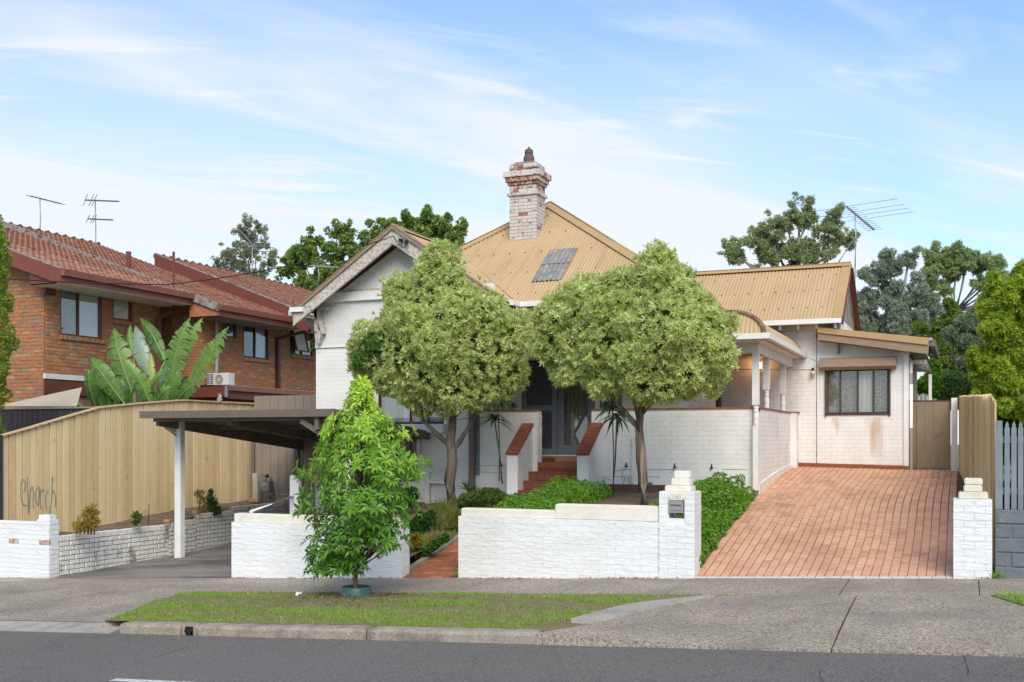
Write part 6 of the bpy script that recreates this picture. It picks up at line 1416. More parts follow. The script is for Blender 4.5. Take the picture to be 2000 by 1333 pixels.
# air conditioner on the porch roof
ax0, ax1 = PY(404, 740, PYL + .35), PY(446, 740, PYL + .35); az1 = PY(420, 729, PYL + .35).z
ac = thing('air_conditioner', ((ax0.x + ax1.x) / 2, PYL + .4, zt), 'ivory air conditioner outdoor unit standing on the maroon porch roof', 'air conditioner')
MB().box((ax0.x, PYL + .35, zt + .03), (ax1.x, PYL + .62, az1)).build('casing', ac_white, ac, bevel=.012)
mx = ax0.x + (ax1.x - ax0.x) * .30
mb = MB(); mb.box((ax0.x + .02, PYL + .342, zt + .05), (mx, PYL + .349, az1 - .02)); mb.build('coil', mat('coil_blue_grey', (.13, .15, .17), None, 1, .6), ac)
mb = MB()
for k in range(6): z = zt + .05 + (az1 - zt - .07) * k / 5; mb.box((ax0.x + .02, PYL + .334, z - .005), (mx, PYL + .342, z + .005))
mb.box(((ax0.x + mx) / 2 - .005, PYL + .333, zt + .05), ((ax0.x + mx) / 2 + .005, PYL + .342, az1 - .02)); mb.build('grille', ac_white, ac)
fcx = mx + (ax1.x - mx) * .40; fcz = (zt + az1) / 2; fr_ = (az1 - zt) * .38
mb = MB(); 
for r_, w_ in ((fr_, .012), (fr_ * .75, .005), (fr_ * .5, .005)): mb.tube([(fcx + r_ * math.cos(t), PYL + .343, fcz + r_ * math.sin(t)) for t in np.linspace(0, 2 * math.pi, 25)], w_ / 2, 5, cap=False)
mb.build('fan_guard', ac_white, ac); mb = MB(); mb.tube([(fcx, PYL + .346, fcz), (fcx, PYL + .350, fcz)], fr_, 20); mb.build('fan_opening', mat('fan_shadow', (.24, .23, .21), None, 1, .7), ac); MB().tube([(fcx, PYL + .335, fcz), (fcx, PYL + .35, fcz)], fr_ * .25, 14).build('hub', ac_white, ac)
for s in (ax0.x + .04, ax1.x - .1): MB().box((s, PYL + .36, zt + .0), (s + .06, PYL + .6, zt + .032)).build('foot', galv, ac)
# garden ornament on top of the fence (small white and black figure)
oc = PX(429, 784, XF + .01); on = thing('garden_ornament', tuple(oc), 'small white ornament standing on top of the paling fence', 'ornament'); mb = MB()
mb.lathe(oc, [(.06, 0), (.065, .05), (.045, .09), (.05, .12), (.03, .15), (.02, .17)], 10); mb.tube([oc + Vector((0, -.03, .10)), oc + Vector((0, -.06, .18))], .012, 6); mb.tube([oc + Vector((0, .02, .13)), oc + Vector((0, .04, .20))], .010, 6); mb.build('body', mat('piebald', (.66, .64, .60), (.08, .08, .08), 30, .5, detail=1), on)

# ================================================================== ANTENNAS AND CABLES
def antenna(base, top, boomdir, blen, els, elen, eldir, label, booms=((0, 1),), lean=Vector((0, 0, 0)), m=gunmetal, r=.016, group=None):
    t = thing('tv_antenna', tuple(base), label, 'antenna', group)
    MB().tube([base, base.lerp(top, .5) + Vector((.02, 0, 0)), top], r, 6).build('mast', galv, t)
    for (dz, sc) in booms:
        c = top - Z_ * dz; bd_ = boomdir.normalized(); MB().beam(c - bd_ * blen * sc * .3, c + bd_ * blen * sc * .7, .035, .035).build('boom', m, t)
        for k in range(els):
            s = (-.3 + k / (els - 1)) * blen * sc; L_ = elen(k) * sc; q = c + bd_ * s; e = eldir.normalized()
            MB().tube([q - e * L_ / 2, q + e * L_ / 2], .006 if m is galv else .009, 5).build('element', m, t)
    return t
a = PX(78, 459, -25.8); b = PX(78, 388, -25.8); antenna(a, b, Vector((1, .25, -.28)), 1.0, 9, lambda k: .35 + .05 * (k % 3) if k < 7 else .3, Vector((.35, 1, 0)), 'small leaning antenna on the left of the townhouse roof')
a = PX(186, 510, -22.3); b = PX(186, 392, -22.3); antenna(a, b, Vector((1, .1, -.10)), 1.1, 12, lambda k: 1.9 if k in (0, 2, 3) else .22, Vector((-1, .9, .05)), 'tall antenna with two tiers on the townhouse roof ridge', booms=((0, 1), (.52, .75)))
a = PY(1665, 560, 25.6); b = PY(1665, 418, 25.6)
t = antenna(Vector((xw1 + .06, 25.6, PY(1665, 522, 25.6).z)), Vector((xw1 + .06, 25.6, b.z)), Vector((.45, .75, -.35)), 1.1, 14, lambda k: 2.3 if k in (0, 3, 5, 7) else .35, Vector((1, -.25, .02)), 'large antenna braced at the end of the right wing ridge', m=galv)
MB().tube([PY(1634, 518, 25.2), Vector((xw1 + .06, 25.6, b.z - .55))], .016, 6).build('brace', galv, t); MB().tube([Vector((xw1 + .06, 25.6, PY(1665, 522, 25.6).z)), Vector((xw1 + .06, 25.6, rRz - .35)), Vector((xw1 - .06, 25.5, rRz - .38))], .016, 6).build('mast_foot', galv, t)
a = PY(622, 560, 30); b = PY(622, 520, 30); antenna(a, b, Vector((1, .2, -.1)), 1.0, 8, lambda k: 1.3 if k % 3 == 0 else .5, Vector((1, -.5, .03)), 'small antenna showing behind the left slope of the gable', m=galv)
a = PX(490, 562, -19); b = PX(493, 478, -19); antenna(a, b, Vector((-.7, .3, .55)), 1.4, 7, lambda k: 1.1 if k < 3 else .4, Vector((1, .4, 0)), 'thin tilted antenna among the airy tree behind the townhouses')
def cable(label, pts, sag, r=.012, m=black_m, n=24):
    P = [Vector(p) for p in pts]; Q = []
    for i in range(len(P) - 1):
        for k in range(n + (i == len(P) - 2)): t = k / n; Q.append(P[i].lerp(P[i + 1], t) - Z_ * sag * 4 * t * (1 - t))
    return tag(MB().tube(Q, r, 6).build('overhead_cable', m), label, 'cable')
cable('thick black overhead service cable running from the left edge up to the gable peak', [PY(-60, 540, 12.5), PY(330, 556, 15.2), PY(560, 520, 17.4), PY(768, 462, gYf - .1)], .03, .011)
cable('thin overhead cable dropping across the tiled roof to the gable eave', [PY(502, 540, 22), PY(560, 598, 21), PY(614, 643, YG + .05)], .0, .008, gunmetal)
cable('thin cable strung across the left garden tree in front of the gable wall', [PY(820, 822, YG - .3), PY(870, 820, YG - .9), PY(930, 816, YG - .12)], .01, .006)
p = PY(1780, 690, 45); tag(MB().box((p.x - .07, 45, 1), (p.x + .12, 45.2, PY(1780, 627, 45).z)).build('chimney_flue', maroon), 'faded red flue pipe seen over the lean-to roof', 'flue')
cable('thin pale wire in the distance behind the lean-to roof', [PY(1700, 652, 45), PY(1780, 646, 45), PY(1830, 655, 45)], .1, .014, galv)

# ================================================================== VEGETATION
def frame_from(dirs):
    d = dirs / (np.linalg.norm(dirs, axis=1)[:, None] + 1e-9); r = np.random.randn(*d.shape); x = np.cross(d, r); x /= np.linalg.norm(x, axis=1)[:, None] + 1e-9; return d, x, np.cross(d, x)
LEAF_V = np.array([(0, 0, 0), (.22, .5, .10), (0, .5, 0), (-.22, .5, .10), (0, 1, -.10)])        # width axis x, length y, normal z
LEAF_F = np.array([(0, 1, 2), (0, 2, 3), (2, 1, 4), (3, 2, 4)])
def leaf_mesh(name, pos, ldir, nrm, length, width, tint, mats, fold=1.0, quad=False):
    n = len(pos); ld = ldir / (np.linalg.norm(ldir, axis=1)[:, None] + 1e-9); w = np.cross(ld, nrm); w /= np.linalg.norm(w, axis=1)[:, None] + 1e-9; nn = np.cross(w, ld)
    if quad: tv = np.array([(0, 0, 0), (.5, .45, .05), (0, 1, -.06), (-.5, .45, .05)]); tf = np.array([(0, 1, 2, 3)]); k = 4
    else: tv = LEAF_V.copy(); tv[:, 0] *= 2.27; tf = LEAF_F; k = 3
    V = pos[:, None, :] + w[:, None, :] * (tv[None, :, 0:1] * width[:, None, None]) + ld[:, None, :] * (tv[None, :, 1:2] * length[:, None, None]) + nn[:, None, :] * (tv[None, :, 2:3] * length[:, None, None] * fold)
    m = len(tv); Fc = tf[None] + (np.arange(n) * m)[:, None, None]
    return fast_mesh(name, V.reshape(-1, 3), Fc.reshape(-1, k), k, mats, None, np.repeat(tint, len(tf)))
def lobe_points(lobes, n, shell=(.72, 1.03), reject=.80, squash=1.0, keep_low=1.0):
    """random points on the surfaces of overlapping lobes (c, r); returns pos, outward dirs"""
    C = np.array([[c.x, c.y, c.z] for c, r in lobes]); Rr = np.array([r for c, r in lobes]); w = Rr ** 2 / (Rr ** 2).sum()
    out_p, out_d = [], []; tot = 0
    while tot < n:
        m = n * 2; i = np.random.choice(len(lobes), m, p=w); d = np.random.randn(m, 3); d /= np.linalg.norm(d, axis=1)[:, None]; rr = np.random.uniform(shell[0], shell[1], m) ** .7
        q = d.copy(); q[:, 2] *= squash; p = C[i] + q * (Rr[i] * rr)[:, None]
        dist = np.linalg.norm((p[:, None, :] - C[None]) / np.array([1, 1, squash]), axis=2) / Rr[None]; dist[np.arange(m), i] = 9
        ok = dist.min(1) > reject
        p, d = p[ok], d[ok]; out_p.append(p); out_d.append(d); tot += len(p)
    return np.concatenate(out_p)[:n], np.concatenate(out_d)[:n]
def sub_lobes(lobes, k, f=(.28, .45), at=.75, squash=1):
    o = []
    for c, r in lobes:
        o.append((c, r * .82))
        for _ in range(k):
            d = Vector((random.gauss(0, 1), random.gauss(0, 1), random.gauss(0, 1) * squash)).normalized(); o.append((c + d * r * at, r * random.uniform(*f)))
    return o
def px_lobes(L_, Y):
    o = []
    for it_ in L_:
        u, v, rp = it_[:3]; dy = it_[3] if len(it_) > 3 else 0; c = PY(u, v, Y + dy); k = (c - CAM).dot(Vector((-SN, CS, 0))); o.append((c, rp * k / F))
    return o
def rosettes(name, pos, out_d, mm, per=7, llen=.08, lw=.026, up=.35, spread=.9, parent=None, tintf=None, droop=0.0, kind='stuff'):
    n = len(pos); ax = out_d + np.array([0, 0, up]) + np.random.randn(n, 3) * .25; d, x, y = frame_from(ax)
    P, D, Nn, T = [], [], [], []; bt = np.random.rand(n)
    for j in range(per):
        a = 2 * np.pi * j / per + np.random.rand(n) * .8; s = spread * np.random.uniform(.5, 1.15, n)
        ld = d * (1 - .35 * s)[:, None] + (x * np.cos(a)[:, None] + y * np.sin(a)[:, None]) * s[:, None]; ld[:, 2] -= droop * np.random.rand(n)
        P.append(pos + d * (np.random.uniform(-.3, .15, n) * llen)[:, None]); D.append(ld); Nn.append(d + np.random.randn(n, 3) * .2); T.append(np.clip(bt * .5 + np.random.rand(n) * .5, 0, 1) if tintf is None else tintf(bt, n))
    P = np.concatenate(P); D = np.concatenate(D); Nn = np.concatenate(Nn); T = np.concatenate(T); m = len(P)
    me = leaf_mesh(name, P, D, Nn, llen * np.random.uniform(.65, 1.2, m), lw * np.random.uniform(.8, 1.2, m), T, mm if isinstance(mm, list) else [mm])
    return link(name, me, parent, kind)
def limbs(parent, base, fork, ends, r0, r1, m, mid=True, name='branch'):
    for e in ends:
        e = Vector(e); f = Vector(fork); md = f.lerp(e, .5) + Vector((random.uniform(-.1, .1), random.uniform(-.1, .1), -.08 * (e - f).length)); MB().tube([f, f.lerp(md, .5) , md, md.lerp(e, .6), e], [r0, r0 * .85, r0 * .65, r1 * 1.6, r1], 7).build(name, m, parent)
pit_leaf = leafmat('variegated_leaf', (.34, .44, .11), (.71, .76, .31), (.90, .90, .56), trans=.4, rough=.45)
pit_green = leafmat('plain_green_leaf', (.07, .16, .03), (.16, .30, .05), trans=.3)
# --- two garden trees
def garden_tree(label, lobes_px, Y, base, n, trunks, barkm, extra_green=None):
    t = thing('garden_tree', tuple(base), label, 'tree', None)
    big = px_lobes(lobes_px, Y); L_ = sub_lobes(big, 8, (.18, .38), .93)
    p, d = lobe_points(L_, n, (.70, 1.04), .84); ok = np.ones(len(p), bool)
    rosettes('crown', p, d, pit_leaf, 8, .100, .029, .25, .90, t, tintf=lambda bt, n_: np.clip(bt * .5 + np.random.rand(n_) * .55, 0, 1), droop=.35)
    ps, ds = lobe_points(L_, n // 11, (1.08, 1.42), .92); rosettes('stray_shoots', ps, ds, pit_leaf, 7, .11, .028, .5, .55, t)
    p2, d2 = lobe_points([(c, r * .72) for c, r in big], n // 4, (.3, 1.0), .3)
    rosettes('inner_foliage', p2, d2, leafmat('inner_depth_leaf', (.12, .18, .05), (.27, .34, .11), trans=.2), 6, .085, .03, .0, 1.0, t)  # inner leaves plainer green, also darkened to paint shade depth into the crown
    for pts, rr in trunks:
        P = [PY(u, v, Y + dy) for u, v, dy in pts]; k = len(P); MB().tube(P, [rr[0] + (rr[1] - rr[0]) * i / (k - 1) for i in range(k)], 9).build('trunk' if rr[0] > .06 else 'branch', barkm, t)
    for c, r in big[::1]:
        f = PY(*trunks[0][0][-1][:2], Y); limbs(t, None, f, [c], .022, .006, barkm)
    return t
T1Y = 17.6
L1 = [(862, 545, 55), (850, 600, 85), (800, 640, 75), (900, 625, 85), (760, 690, 70, -.2), (830, 700, 100, -.5), (930, 690, 90, -.2), (975, 650, 55, .2), (990, 700, 45), (860, 730, 78, -.3), (960, 735, 58), (775, 728, 44), (735, 730, 38), (720, 690, 36), (885, 755, 50, -.3), (1005, 650, 28), (935, 610, 45), (842, 520, 34), (800, 580, 45), (815, 745, 34), (1000, 740, 30)]
garden_tree('left rounded variegated garden tree with a three way forked trunk in front of the gable', L1, T1Y, PY(880, 985, T1Y), 7600,
            [(((884, 988, 0), (878, 940, 0), (884, 900, 0), (880, 860, 0), (884, 830, 0), (884, 800, 0), (876, 770, 0), (870, 730, 0)), (.115, .045)),
             (((880, 885, 0), (868, 862, -.05), (845, 840, -.1), (826, 822, -.1), (821, 790, -.05), (812, 750, 0)), (.05, .022)), (((886, 890, 0), (896, 866, .05), (912, 840, .05), (926, 815, .05), (935, 790, 0), (950, 750, 0)), (.052, .022)), (((884, 835, 0), (890, 815, 0), (899, 800, 0), (910, 780, 0)), (.03, .012))], bark)
g_ = px_lobes([(712, 700, 26, -.3), (735, 672, 30, -.4), (700, 712, 20), (758, 690, 24, -.5)], T1Y - .35); p, d = lobe_points(sub_lobes(g_, 4), 420); o = rosettes('plain_shoot', p, d, pit_green, 8, .075, .026, .3, .9, bpy.data.objects['garden_tree'])
o['label'] = 'plain bright green shoots on the left of the crown'
T2Y = 16.9
L2 = [(1282, 520, 42), (1275, 570, 65), (1320, 590, 62), (1230, 620, 75), (1300, 660, 100, -.4), (1140, 590, 48), (1110, 620, 55), (1170, 600, 60), (1185, 660, 80, -.2), (1100, 665, 55), (1380, 640, 52), (1395, 690, 40), (1350, 710, 70, -.2), (1260, 720, 70, -.5), (1385, 730, 36), (1130, 705, 45, -.2), (1190, 730, 46, -.3), (1075, 640, 34), (1092, 735, 16), (1103, 715, 20), (1300, 745, 45, -.4), (1340, 755, 26), (1200, 570, 36), (1065, 620, 26), (1300, 545, 40), (1258, 770, 20, -.3), (1075, 690, 22)]
garden_tree('right spreading variegated garden tree with a two tone brown and grey trunk before the veranda', L2, T2Y, PY(1258, 985, T2Y), 8200,
            [(((1261, 990, 0), (1256, 940, 0), (1252, 880, 0), (1248, 835, 0), (1252, 800, 0), (1262, 770, 0), (1275, 740, 0)), (.092, .04)), (((1250, 850, 0), (1238, 825, -.1), (1216, 800, -.15), (1198, 778, -.1), (1180, 750, 0)), (.05, .02)),
             (((1250, 835, 0), (1243, 800, .1), (1236, 776, .1), (1225, 740, 0)), (.04, .02)), (((1256, 805, 0), (1275, 785, -.1), (1300, 768, -.1), (1330, 750, 0), (1370, 725, 0)), (.045, .015)), (((1250, 960, .05), (1246, 900, .05), (1244, 850, .05)), (.035, .03)), (((1258, 800, .1), (1268, 775, .2), (1280, 760, .1)), (.03, .012))], bark_two)

# --- street tree: whorls of glossy leaves, bright at the tips
STY = tubP.y; sbase = Vector((tubP.x, tubP.y, verge_z(tubP.x, tubP.y)))
st_leaf = leafmat('street_tree_leaf', (.11, .28, .035), (.38, .62, .06), (.78, .88, .11), trans=.42, rough=.33, spec=.5)
st = thing('street_tree', tuple(sbase), 'young street tree with glossy drooping leaves and lime new growth in a green watering ring', 'tree')
q = lambda u, v, dy=0: PY(u, v, STY + dy)
MB().tube([q(695, 1172), q(694, 1130), q(697, 1080), q(699, 1000), q(703, 930), q(706, 860), q(708, 790), q(706, 752)], [.038, .034, .030, .026, .021, .016, .010, .004], 8).build('trunk', bark_young, st)
prof = [(738, 6, 706), (770, 22, 704), (800, 44, 704), (830, 80, 702), (860, 98, 703), (900, 112, 702), (940, 118, 702), (980, 112, 702), (1010, 108, 702), (1040, 100, 700), (1070, 82, 690), (1100, 70, 675), (1125, 60, 640)]
tips = []
for _ in range(930):
    v = 742 + (1118 - 742) * random.random() ** .85; hw = c_ = None
    for i in range(len(prof) - 1):
        if prof[i][0] <= v <= prof[i + 1][0]: t_ = (v - prof[i][0]) / (prof[i + 1][0] - prof[i][0]); hw = prof[i][1] + t_ * (prof[i + 1][1] - prof[i][1]); c_ = prof[i][2] + t_ * (prof[i + 1][2] - prof[i][2])
    if hw is None: continue
    hw *= .97 + .17 * math.sin(v * .083 + 1) + .12 * math.sin(v * .21)
    a = random.random() * 6.283; rr = hw * (random.random() ** .38)
    if v > 1070 and rr * math.cos(a) > 20 and random.random() < .8: continue
    if 960 < v < 1060 and random.random() < .10: continue
    k_ = 12.9; du = rr * math.cos(a); dd = rr * math.sin(a) / F * k_
    tips.append((q(c_ + du, v, dd), Vector((math.cos(a), math.sin(a), .4)), v, rr / hw))
leaves = []
for (p, od, v, rf_) in tips:
    ax = (Vector((CS * od.x - SN * od.y, SN * od.x + CS * od.y, od.z + .25))).normalized(); x, y = rot_of(ax, Vector((.1, .2, 1)))
    young = cl((985 - v) / 250, 0, 1) * .70 + .25 * (rf_ ** 2) * cl((1040 - v) / 200, 0, 1)
    n = random.randint(6, 9); ph = random.random() * 6.28
    for j in range(n):
        a = ph + 6.283 * j / n; s = random.uniform(.7, 1.3); ld = ax * random.uniform(.3, .8) + (x * math.cos(a) + y * math.sin(a)) * s; ld.z -= random.uniform(.15, .8) * (1.1 - .6 * young)
        L_ = random.uniform(.085, .15) * (1 - .25 * young); leaves.append((p + ld.normalized() * .012, ld.normalized(), ax + Vector((0, 0, .6)), L_, L_ * .37, cl(young * random.uniform(.5, 1.25) + random.uniform(0, .22), 0, 1)))
leaves.sort(key=lambda l: (l[0] - CAM).length)
PPn = [l for l in leaves if 1][:300]; rest = leaves[300:]
def leafobj_mesh(name, mm, tint):
    tv = [(0, 0, 0), (.16, .22, .06), (0, .25, 0), (-.16, .22, .06), (.2, .5, .08), (0, .52, -.01), (-.2, .5, .08), (.1, .82, .02), (0, .82, -.05), (-.1, .82, .02), (0, 1.05, -.14)]
    tf = [(0, 1, 2), (0, 2, 3), (1, 4, 5, 2), (2, 5, 6, 3), (4, 7, 8, 5), (5, 8, 9, 6), (7, 10, 8), (8, 10, 9)]
    me = bpy.data.meshes.new(name); me.from_pydata(tv, [], tf); me.materials.append(mm); a_ = me.attributes.new('tint', 'FLOAT', 'FACE'); a_.data.foreach_set('value', [tint] * len(tf)); return me
LM = [leafobj_mesh('leaf', st_leaf, t_) for t_ in (.1, .3, .5, .7, .9)]
for (p, ld, nr, L_, w_, tt) in PPn:
    w = ld.cross(nr).normalized(); nn = w.cross(ld).normalized(); o = bpy.data.objects.new('leaf', LM[min(4, int(tt * 5))]); COL.objects.link(o); o.parent = st
    W2 = w * w_ * 2.5; A_ = ld * L_; N_ = nn * L_; c = p - WO[st]; o.matrix_basis = Matrix(((W2.x, A_.x, N_.x, c.x), (W2.y, A_.y, N_.y, c.y), (W2.z, A_.z, N_.z, c.z), (0, 0, 0, 1)))
A = np.array
me = leaf_mesh('leaves', A([tuple(l[0]) for l in rest]), A([tuple(l[1]) for l in rest]), A([tuple(l[2]) for l in rest]), A([l[3] for l in rest]), A([l[4] for l in rest]), A([l[5] for l in rest]), [st_leaf]); link('leaves', me, st, 'stuff')
mb = MB()
for (p, od, v, rf_) in tips[::4]:
    f = q(700 + (706 - 700) * (1100 - v) / 350, min(v + 60 + 60 * rf_, 1105)); md = f.lerp(p, .5) + Vector((0, 0, -.04)); mb.tube([f, md, p], [.009, .006, .003], 5)
mb.build('twigs', bark_young, st, 'stuff')
rg = thing('watering_ring', tuple(sbase), 'dark green plastic watering ring round the base of the young street tree', 'tree ring')
mb = MB(); mb.lathe((sbase.x, sbase.y, sbase.z - .03), [(.205, 0), (.198, .14), (.188, .15), (.178, .14), (.183, .05), (.0, .05)], 28); mb.build('ring', green_tub, rg)
MB().lathe((sbase.x, sbase.y, sbase.z + .025), [(.18, 0), (.1, .012), (0, .02)], 20).build('soil', soil, rg)
p = PS(583, 1163, .02); mb = MB(); n = 9; V = [(p.x + .045 * math.cos(j * .7) * (1 + .4 * math.sin(j * 2.3)), p.y + .03 * math.sin(j * .7), p.z + .012 + .02 * math.sin(j * 1.7)) for j in range(n)]; mb.prism(V, (0, .004, .02)); tag(mb.build('paper_scrap', blind), 'crumpled white paper scrap on the grass left of the watering ring', 'litter')

# --- banana-like giant leaves
bn_m = leafmat('giant_leaf', (.04, .13, .03), (.34, .54, .13), (.55, .58, .16), trans=.35, rough=.35, spec=.5)
bn_s = leafmat('giant_leaf_silver', (.12, .21, .12), (.34, .44, .33), trans=.25, rough=.3, spec=.6)
bp = thing('giant_leaf_plant', tuple(PY(270, 800, 17.6)), 'big clump of torn banana like leaves rising over the paling fence', 'plant')
rib_m = mat('leaf_rib', (.33, .42, .16), (.26, .35, .12), 4, .5)
def giant_leaf(b, t, wpx, dy, bend, silver=0, tone=.5, torn=.35, face=0.0, stem=None):
    Yb = 19.7; B = PY(b[0], b[1], Yb + dy * .3); T = PY(t[0], t[1], Yb + dy); k = 21; k = 24.6; wid = wpx * .78 * k / F
    ax = T - B; L_ = ax.length; right = Vector((CS, SN, 0)); fwd = Vector((-SN, CS, 0)); n = 22; pts = []
    for i in range(n + 1):
        s = i / n; p = B + ax * s + right * bend * math.sin(math.pi * s) * .5 * L_ * .5; p.z += .06 * L_ * math.sin(math.pi * s) - .0; p += fwd * (-.12 * math.sin(math.pi * s)); pts.append(p)
    mb = MB(); V = []; Fs = []; T_ = []
    for sd in (-1, 1):
        i = 0
        while i < n:
            seg = random.choice((1, 1, 2, 3)) if random.random() < torn * 1.6 else random.choice((3, 4, 5)); j = min(i + seg, n); gap = .30 if torn > .2 else .10
            dro = random.uniform(0, .5) * torn; rnd_ = random.uniform(.86, 1.04); idx0 = len(V); m = j - i + 1
            for a in range(m):
                s = (i + a) / n; prof_ = (math.sin(math.pi * min(1, s * 1.02 + .03)) ** .55) * (1 - .25 * s) * wid * .5
                d = (pts[min(i + a + 1, n)] - pts[max(i + a - 1, 0)]).normalized(); side = d.cross(-fwd).normalized() * sd; sh = (.5 - a / (m - 1)) * gap * (L_ / n) * (m - 1) if m > 1 else 0
                side = (side + fwd * face * sd).normalized(); c = pts[i + a]
                out1 = c + side * prof_ * .55 + d * (.16 * prof_ + sh * .5) - fwd * .05 * 0 + Vector((0, 0, .03)); out2 = c + side * prof_ * rnd_ + d * (.42 * prof_ + sh * 1.5) + Vector((0, 0, -dro * prof_ - .05 * wid)) + fwd * .04
                V += [c, out1, out2]
            for a in range(m - 1):
                k0 = idx0 + 3 * a
                for e in (0, 1): Fs.append((k0 + e, k0 + e + 1, k0 + e + 4, k0 + e + 3)); T_.append(cl(tone + random.uniform(-.10, .10) + (.06 if sd > 0 else -.04), 0, 1))
            i = j
    me = bpy.data.meshes.new('leaf'); me.from_pydata([tuple(v_) for v_ in V], [], Fs); me.materials.append(bn_s if silver else bn_m); a_ = me.attributes.new('tint', 'FLOAT', 'FACE'); a_.data.foreach_set('value', T_)
    me.polygons.foreach_set('use_smooth', [True] * len(Fs)); lf = link('leaf', me, bp)
    base = stem or PY(262, 840, Yb + dy * .2); MB().tube([base, base.lerp(B, .6)] + pts, [.035, .03] + [.014 - .011 * i / n for i in range(n + 1)], 6).build('midrib', rib_m, lf)
GL = [((258, 765), (222, 640), 72, .1, -.10, 0, .35, .3), ((292, 735), (264, 636), 48, .3, -.05, 1, .8, .15), ((322, 705), (272, 622), 44, .55, .12, 0, .2, .1), ((333, 765), (372, 621), 62, -.1, -.10, 0, .42, .55), ((350, 715), (396, 622), 36, .1, .08, 0, .5, .35),
      ((362, 775), (446, 640), 52, -.2, .10, 0, .45, .7), ((240, 785), (176, 697), 62, -.3, -.10, 0, .3, .15), ((186, 795), (172, 722), 38, -.5, .0, 0, .28, .05), ((294, 790), (236, 697), 44, -.6, .28, 0, .5, .35), ((245, 792), (228, 728), 50, .0, .05, 0, .15, .2),
      ((300, 775), (294, 688), 22, .2, .1, 0, .95, .2), ((258, 795), (259, 762), 15, -.6, 0, 0, .6, .1), ((305, 792), (334, 757), 40, -.6, .05, 0, .6, .9), ((345, 785), (384, 750), 30, -.3, .1, 0, .25, .8), ((336, 790), (352, 722), 36, -.4, -.05, 0, .42, .3), ((290, 770), (320, 722), 22, -.2, .1, 0, .5, .2),
      ((320, 780), (345, 690), 55, .5, .0, 1, .25, .2), ((280, 790), (300, 715), 50, .5, 0, 1, .3, .2), ((215, 795), (205, 735), 45, .2, .05, 0, .2, .15), ((160, 795), (116, 760), 24, -.5, -.25, 0, .5, .2), ((225, 780), (170, 728), 26, .1, -.1, 0, .35, .1), ((300, 800), (280, 740), 44, .1, 0, 0, .12, .2), ((350, 800), (366, 735), 50, .4, 0, 0, .15, .3), ((262, 700), (255, 634), 20, .6, -.1, 0, .45, .1), ((330, 800), (318, 745), 36, 0, .1, 0, .18, .5), ((240, 800), (262, 745), 40, .3, 0, 0, .1, .3), ((200, 800), (186, 745), 36, 0, 0, 0, .3, .2)]
for g in GL: giant_leaf(*g[:8] if len(g) >= 8 else g)
# --- cypress at the left edge
def conifer(label, name='conifer'):
    Yc = 15.2; c = PY(-42, 850, Yc); t = thing(name, (c.x, c.y, 0), label, 'tree'); P = []; D = []
    L_ = []
    for (u, v, r_) in [(-38, 468, 46), (-38, 510, 50), (-38, 560, 52), (-40, 610, 52), (-34, 650, 54), (-32, 690, 54), (-38, 740, 50), (-40, 790, 48), (-44, 840, 44), (-20, 640, 34), (-16, 672, 32), (-22, 730, 34), (-26, 600, 34), (-24, 540, 34), (-24, 500, 34)]: L_.append((u + 4, v - 12, r_))
    p, d = lobe_points(sub_lobes(px_lobes(L_, Yc), 9, (.18, .3), .88), 9000, (.8, 1.05), .88)
    rosettes('crown', p, d, leafmat('conifer_spray', (.12, .22, .03), (.38, .48, .06), (.60, .64, .10), trans=.3), 5, .06, .022, .8, .5, t); MB().tube([(c.x, c.y, 0), (c.x, c.y, 5)], [.1, .04], 8).build('trunk', bark, t)
conifer('dense yellow green columnar conifer cut off by the left edge')
# --- generic bush / hedge
def bush(name, label, lobes_px, Y, mm, n, llen, lw, cat='shrub', per=6, up=.5, subs=5, spread=.8, stems=True, squash=1.0, droop=0, group=None, lobes=None, trunk=None, shell=(.68, 1.06), rej=.82):
    L_ = px_lobes(lobes_px, Y) if lobes is None else lobes; c = L_[0][0]; zb = min(c_.z - r for c_, r in L_)
    t = thing(name, (c.x, c.y, zb), label, cat, group); p, d = lobe_points(sub_lobes(L_, subs, (.25, .4), .8), n, shell, rej, squash); rosettes('foliage', p, d, mm, per, llen, lw, up, spread, t, droop=droop)
    if stems:
        mb = MB()
        for c_, r in L_: mb.tube([(c_.x, c_.y, zb), tuple(c_)], [.02, .008], 5)
        mb.build('stem', bark_young, t)
    return t
hl = leafmat('hedge_leaf', (.08, .22, .025), (.24, .46, .045), (.50, .56, .09), trans=.3)
lob = []; 
for y in np.arange(14.55, 18.9, .28):
    for x in (-3.66, -3.95, -3.5): 
        z0 = bedr(x, y); hgt_ = .30 + .06 * math.sin(y * 3)
        if x > -3.6: hgt_ *= .72
        for zz_ in np.arange(z0 + .12, z0 + hgt_, .15): lob.append((Vector((x + random.uniform(-.05, .05), y, zz_)), .17))
bush('garden_hedge', 'dense fresh green low hedge along the left edge of the tiled driveway', None, 0, hl, 9500, .040, .017, 'hedge', lobes=lob, subs=3, stems=False, up=.9)
lob = []
for y in np.arange(14.7, 18.1, .3):
    for x in np.arange(-6.65, -5.85, .25):
        g0 = gz_right(x, y); t_ = (y - 14.7) / 3.4; hgt_ = .12 + .24 * t_ + .06 * math.sin(x * 5 + y * 3)
        lob.append((Vector((x, y, g0 + hgt_ - .18)), .20)); lob.append((Vector((x, y, g0)), .2))
bush('garden_hedge', 'bright green spreading hedge in front of the red steps behind the long white wall', None, 0, hl, 10500, .042, .016, 'hedge', lobes=lob, subs=3, stems=False, up=.9)
mixl = leafmat('rosemary_leaf', (.05, .11, .02), (.16, .24, .05), (.34, .34, .10), trans=.25)
bush('low_shrub', 'olive green shrub at the left end of the long white wall coping', [(960, 972, 20), (935, 975, 20), (910, 980, 18), (985, 980, 16), (1010, 978, 14)], 16.3, mixl, 2600, .05, .013, up=1.2)
